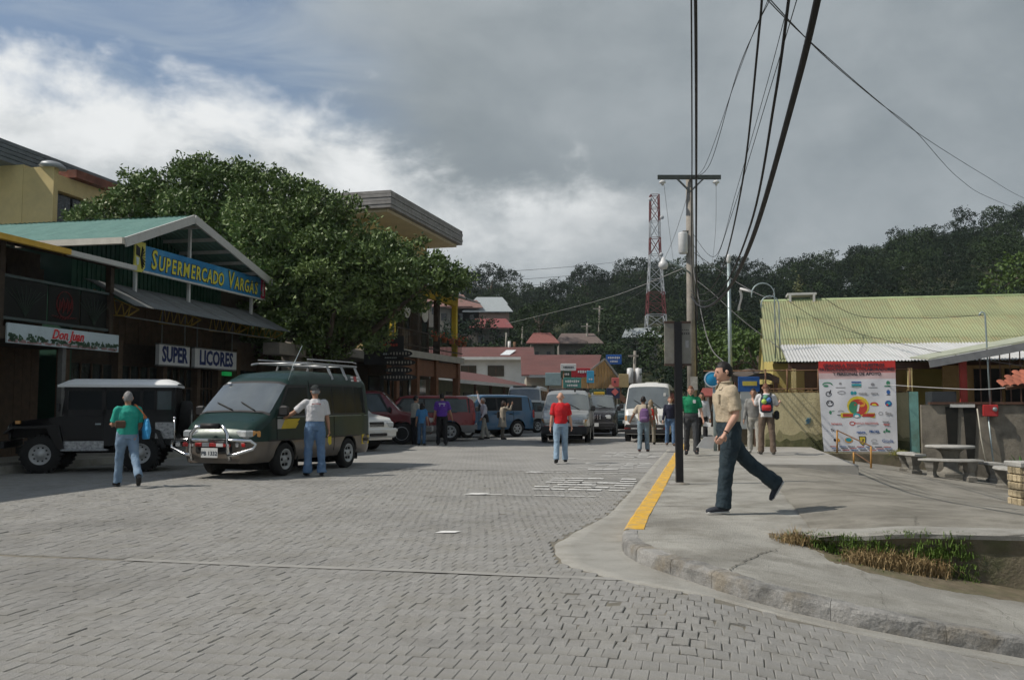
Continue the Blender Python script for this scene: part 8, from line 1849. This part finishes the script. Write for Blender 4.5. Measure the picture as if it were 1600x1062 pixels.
person('person in yellow green vest standing far along the pavement', (7.45, 36.5), .132, (.3, 1), 1.60, top=cloth('olive', (.24, .24, .12)), sleeve='long', pants=dkgrey, shoes=black_c, hair=h_dark, skin=sk_m)
person('person in grey jacket and jeans with red strap far along the pavement', (8.15, 36.9), .132, (.2, 1), 1.62, arms=dict(L=(20, 10, 60), R=(20, 10, 60)), top=cloth('dark_grey_jacket', (.08, .09, .09)), sleeve='long', pants=denim_m, shoes=white_c, hair=h_black, skin=sk_m)
person('tourist with bright backpack and brown trousers looking down on the landing', (6.12, 22.4), .205, (.25, 1), 1.74, legs=dict(L=(2, 7, 3), R=(-2, 8, 3)), arms=dict(L=(38, 14, 80), R=(34, 16, 75)), lean=7, top=white_c, pants=brownp, shoes=cloth('hiking', (.12, .10, .08)), hair=h_ginger, hstyle='crop', skin=sk_l, vox=.013, head=(0, -32), shirt_len=.05, extras=lambda p, c: (backpack(cloth('pack_dark', (.03, .04, .06)), cloth('pack_red', (.45, .03, .03)), ball=[(-.05, .05, cloth('ball_lime', (.35, .50, .10))), (.05, .09, cloth('ball_blue', (.08, .18, .42))), (-.01, .15, cloth('ball_green', (.12, .30, .20)))])(p, c), (lambda mb: (mb.bbox(c['T'](-.02, .0, .24), (.12, .2, .22), .04), part('hip_bag', mb, black_c, p)))(MB())))
person('companion in grey trousers standing behind the tourist with the backpack', (6.05, 23.3), .205, (-.3, -1), 1.62, top=cloth('grey_top', (.20, .20, .19)), sleeve='long', pants=greyp, shoes=greyp, hair=h_dark, skin=sk_m)
# mannequin and poster by the dark shop door
mb = MB(); q0 = uv(16.6, -15.7, .16); ps = root('poster_stand', q0, 'white framed poster leaning by the dark shop door', 'poster')
mb = MB(); wbox(mb, 16.45, 16.95, -15.72, -15.68, .45, 1.35); part('poster', mb, M('poster_art', (.10, .11, .09), .7, .8, 7), ps, True)
mb = MB(); wbox(mb, 16.42, 16.46, -15.74, -15.66, .40, 1.38); wbox(mb, 16.94, 16.98, -15.74, -15.66, .40, 1.38); wbox(mb, 16.46, 16.94, -15.74, -15.66, 1.34, 1.38); wbox(mb, 16.46, 16.94, -15.74, -15.66, .40, .45); part('frame', mb, M('poster_frame', (.32, .38, .37), .6), ps, True)
mb = MB(); wbox(mb, 16.5, 16.54, -15.75, -15.70, .16, .42); wbox(mb, 16.86, 16.9, -15.75, -15.70, .16, .42); part('leg', mb, dark_wood, ps, True)
# ------------------------------------------------------------------ air
mb = MB(); mb.box((20, 150, 36), (900, 420, 84))
hz = single('haze', mb, None or bpy.data.materials.new('valley_air'), 'thin humid air over the town and hill', None, kind='stuff')
m_ = hz.data.materials[0]; m_.use_nodes = True; nt = m_.node_tree; nt.nodes.remove(nt.nodes['Principled BSDF'])
vol = nt.nodes.new('ShaderNodeVolumePrincipled'); vol.inputs['Color'].default_value = (.80, .88, .95, 1); vol.inputs['Density'].default_value = .0002; vol.inputs['Anisotropy'].default_value = .2
nt.links.new(vol.outputs[0], nt.nodes['Material Output'].inputs['Volume'])
scene.cycles.volume_bounces = 0
texts_to_meshes()
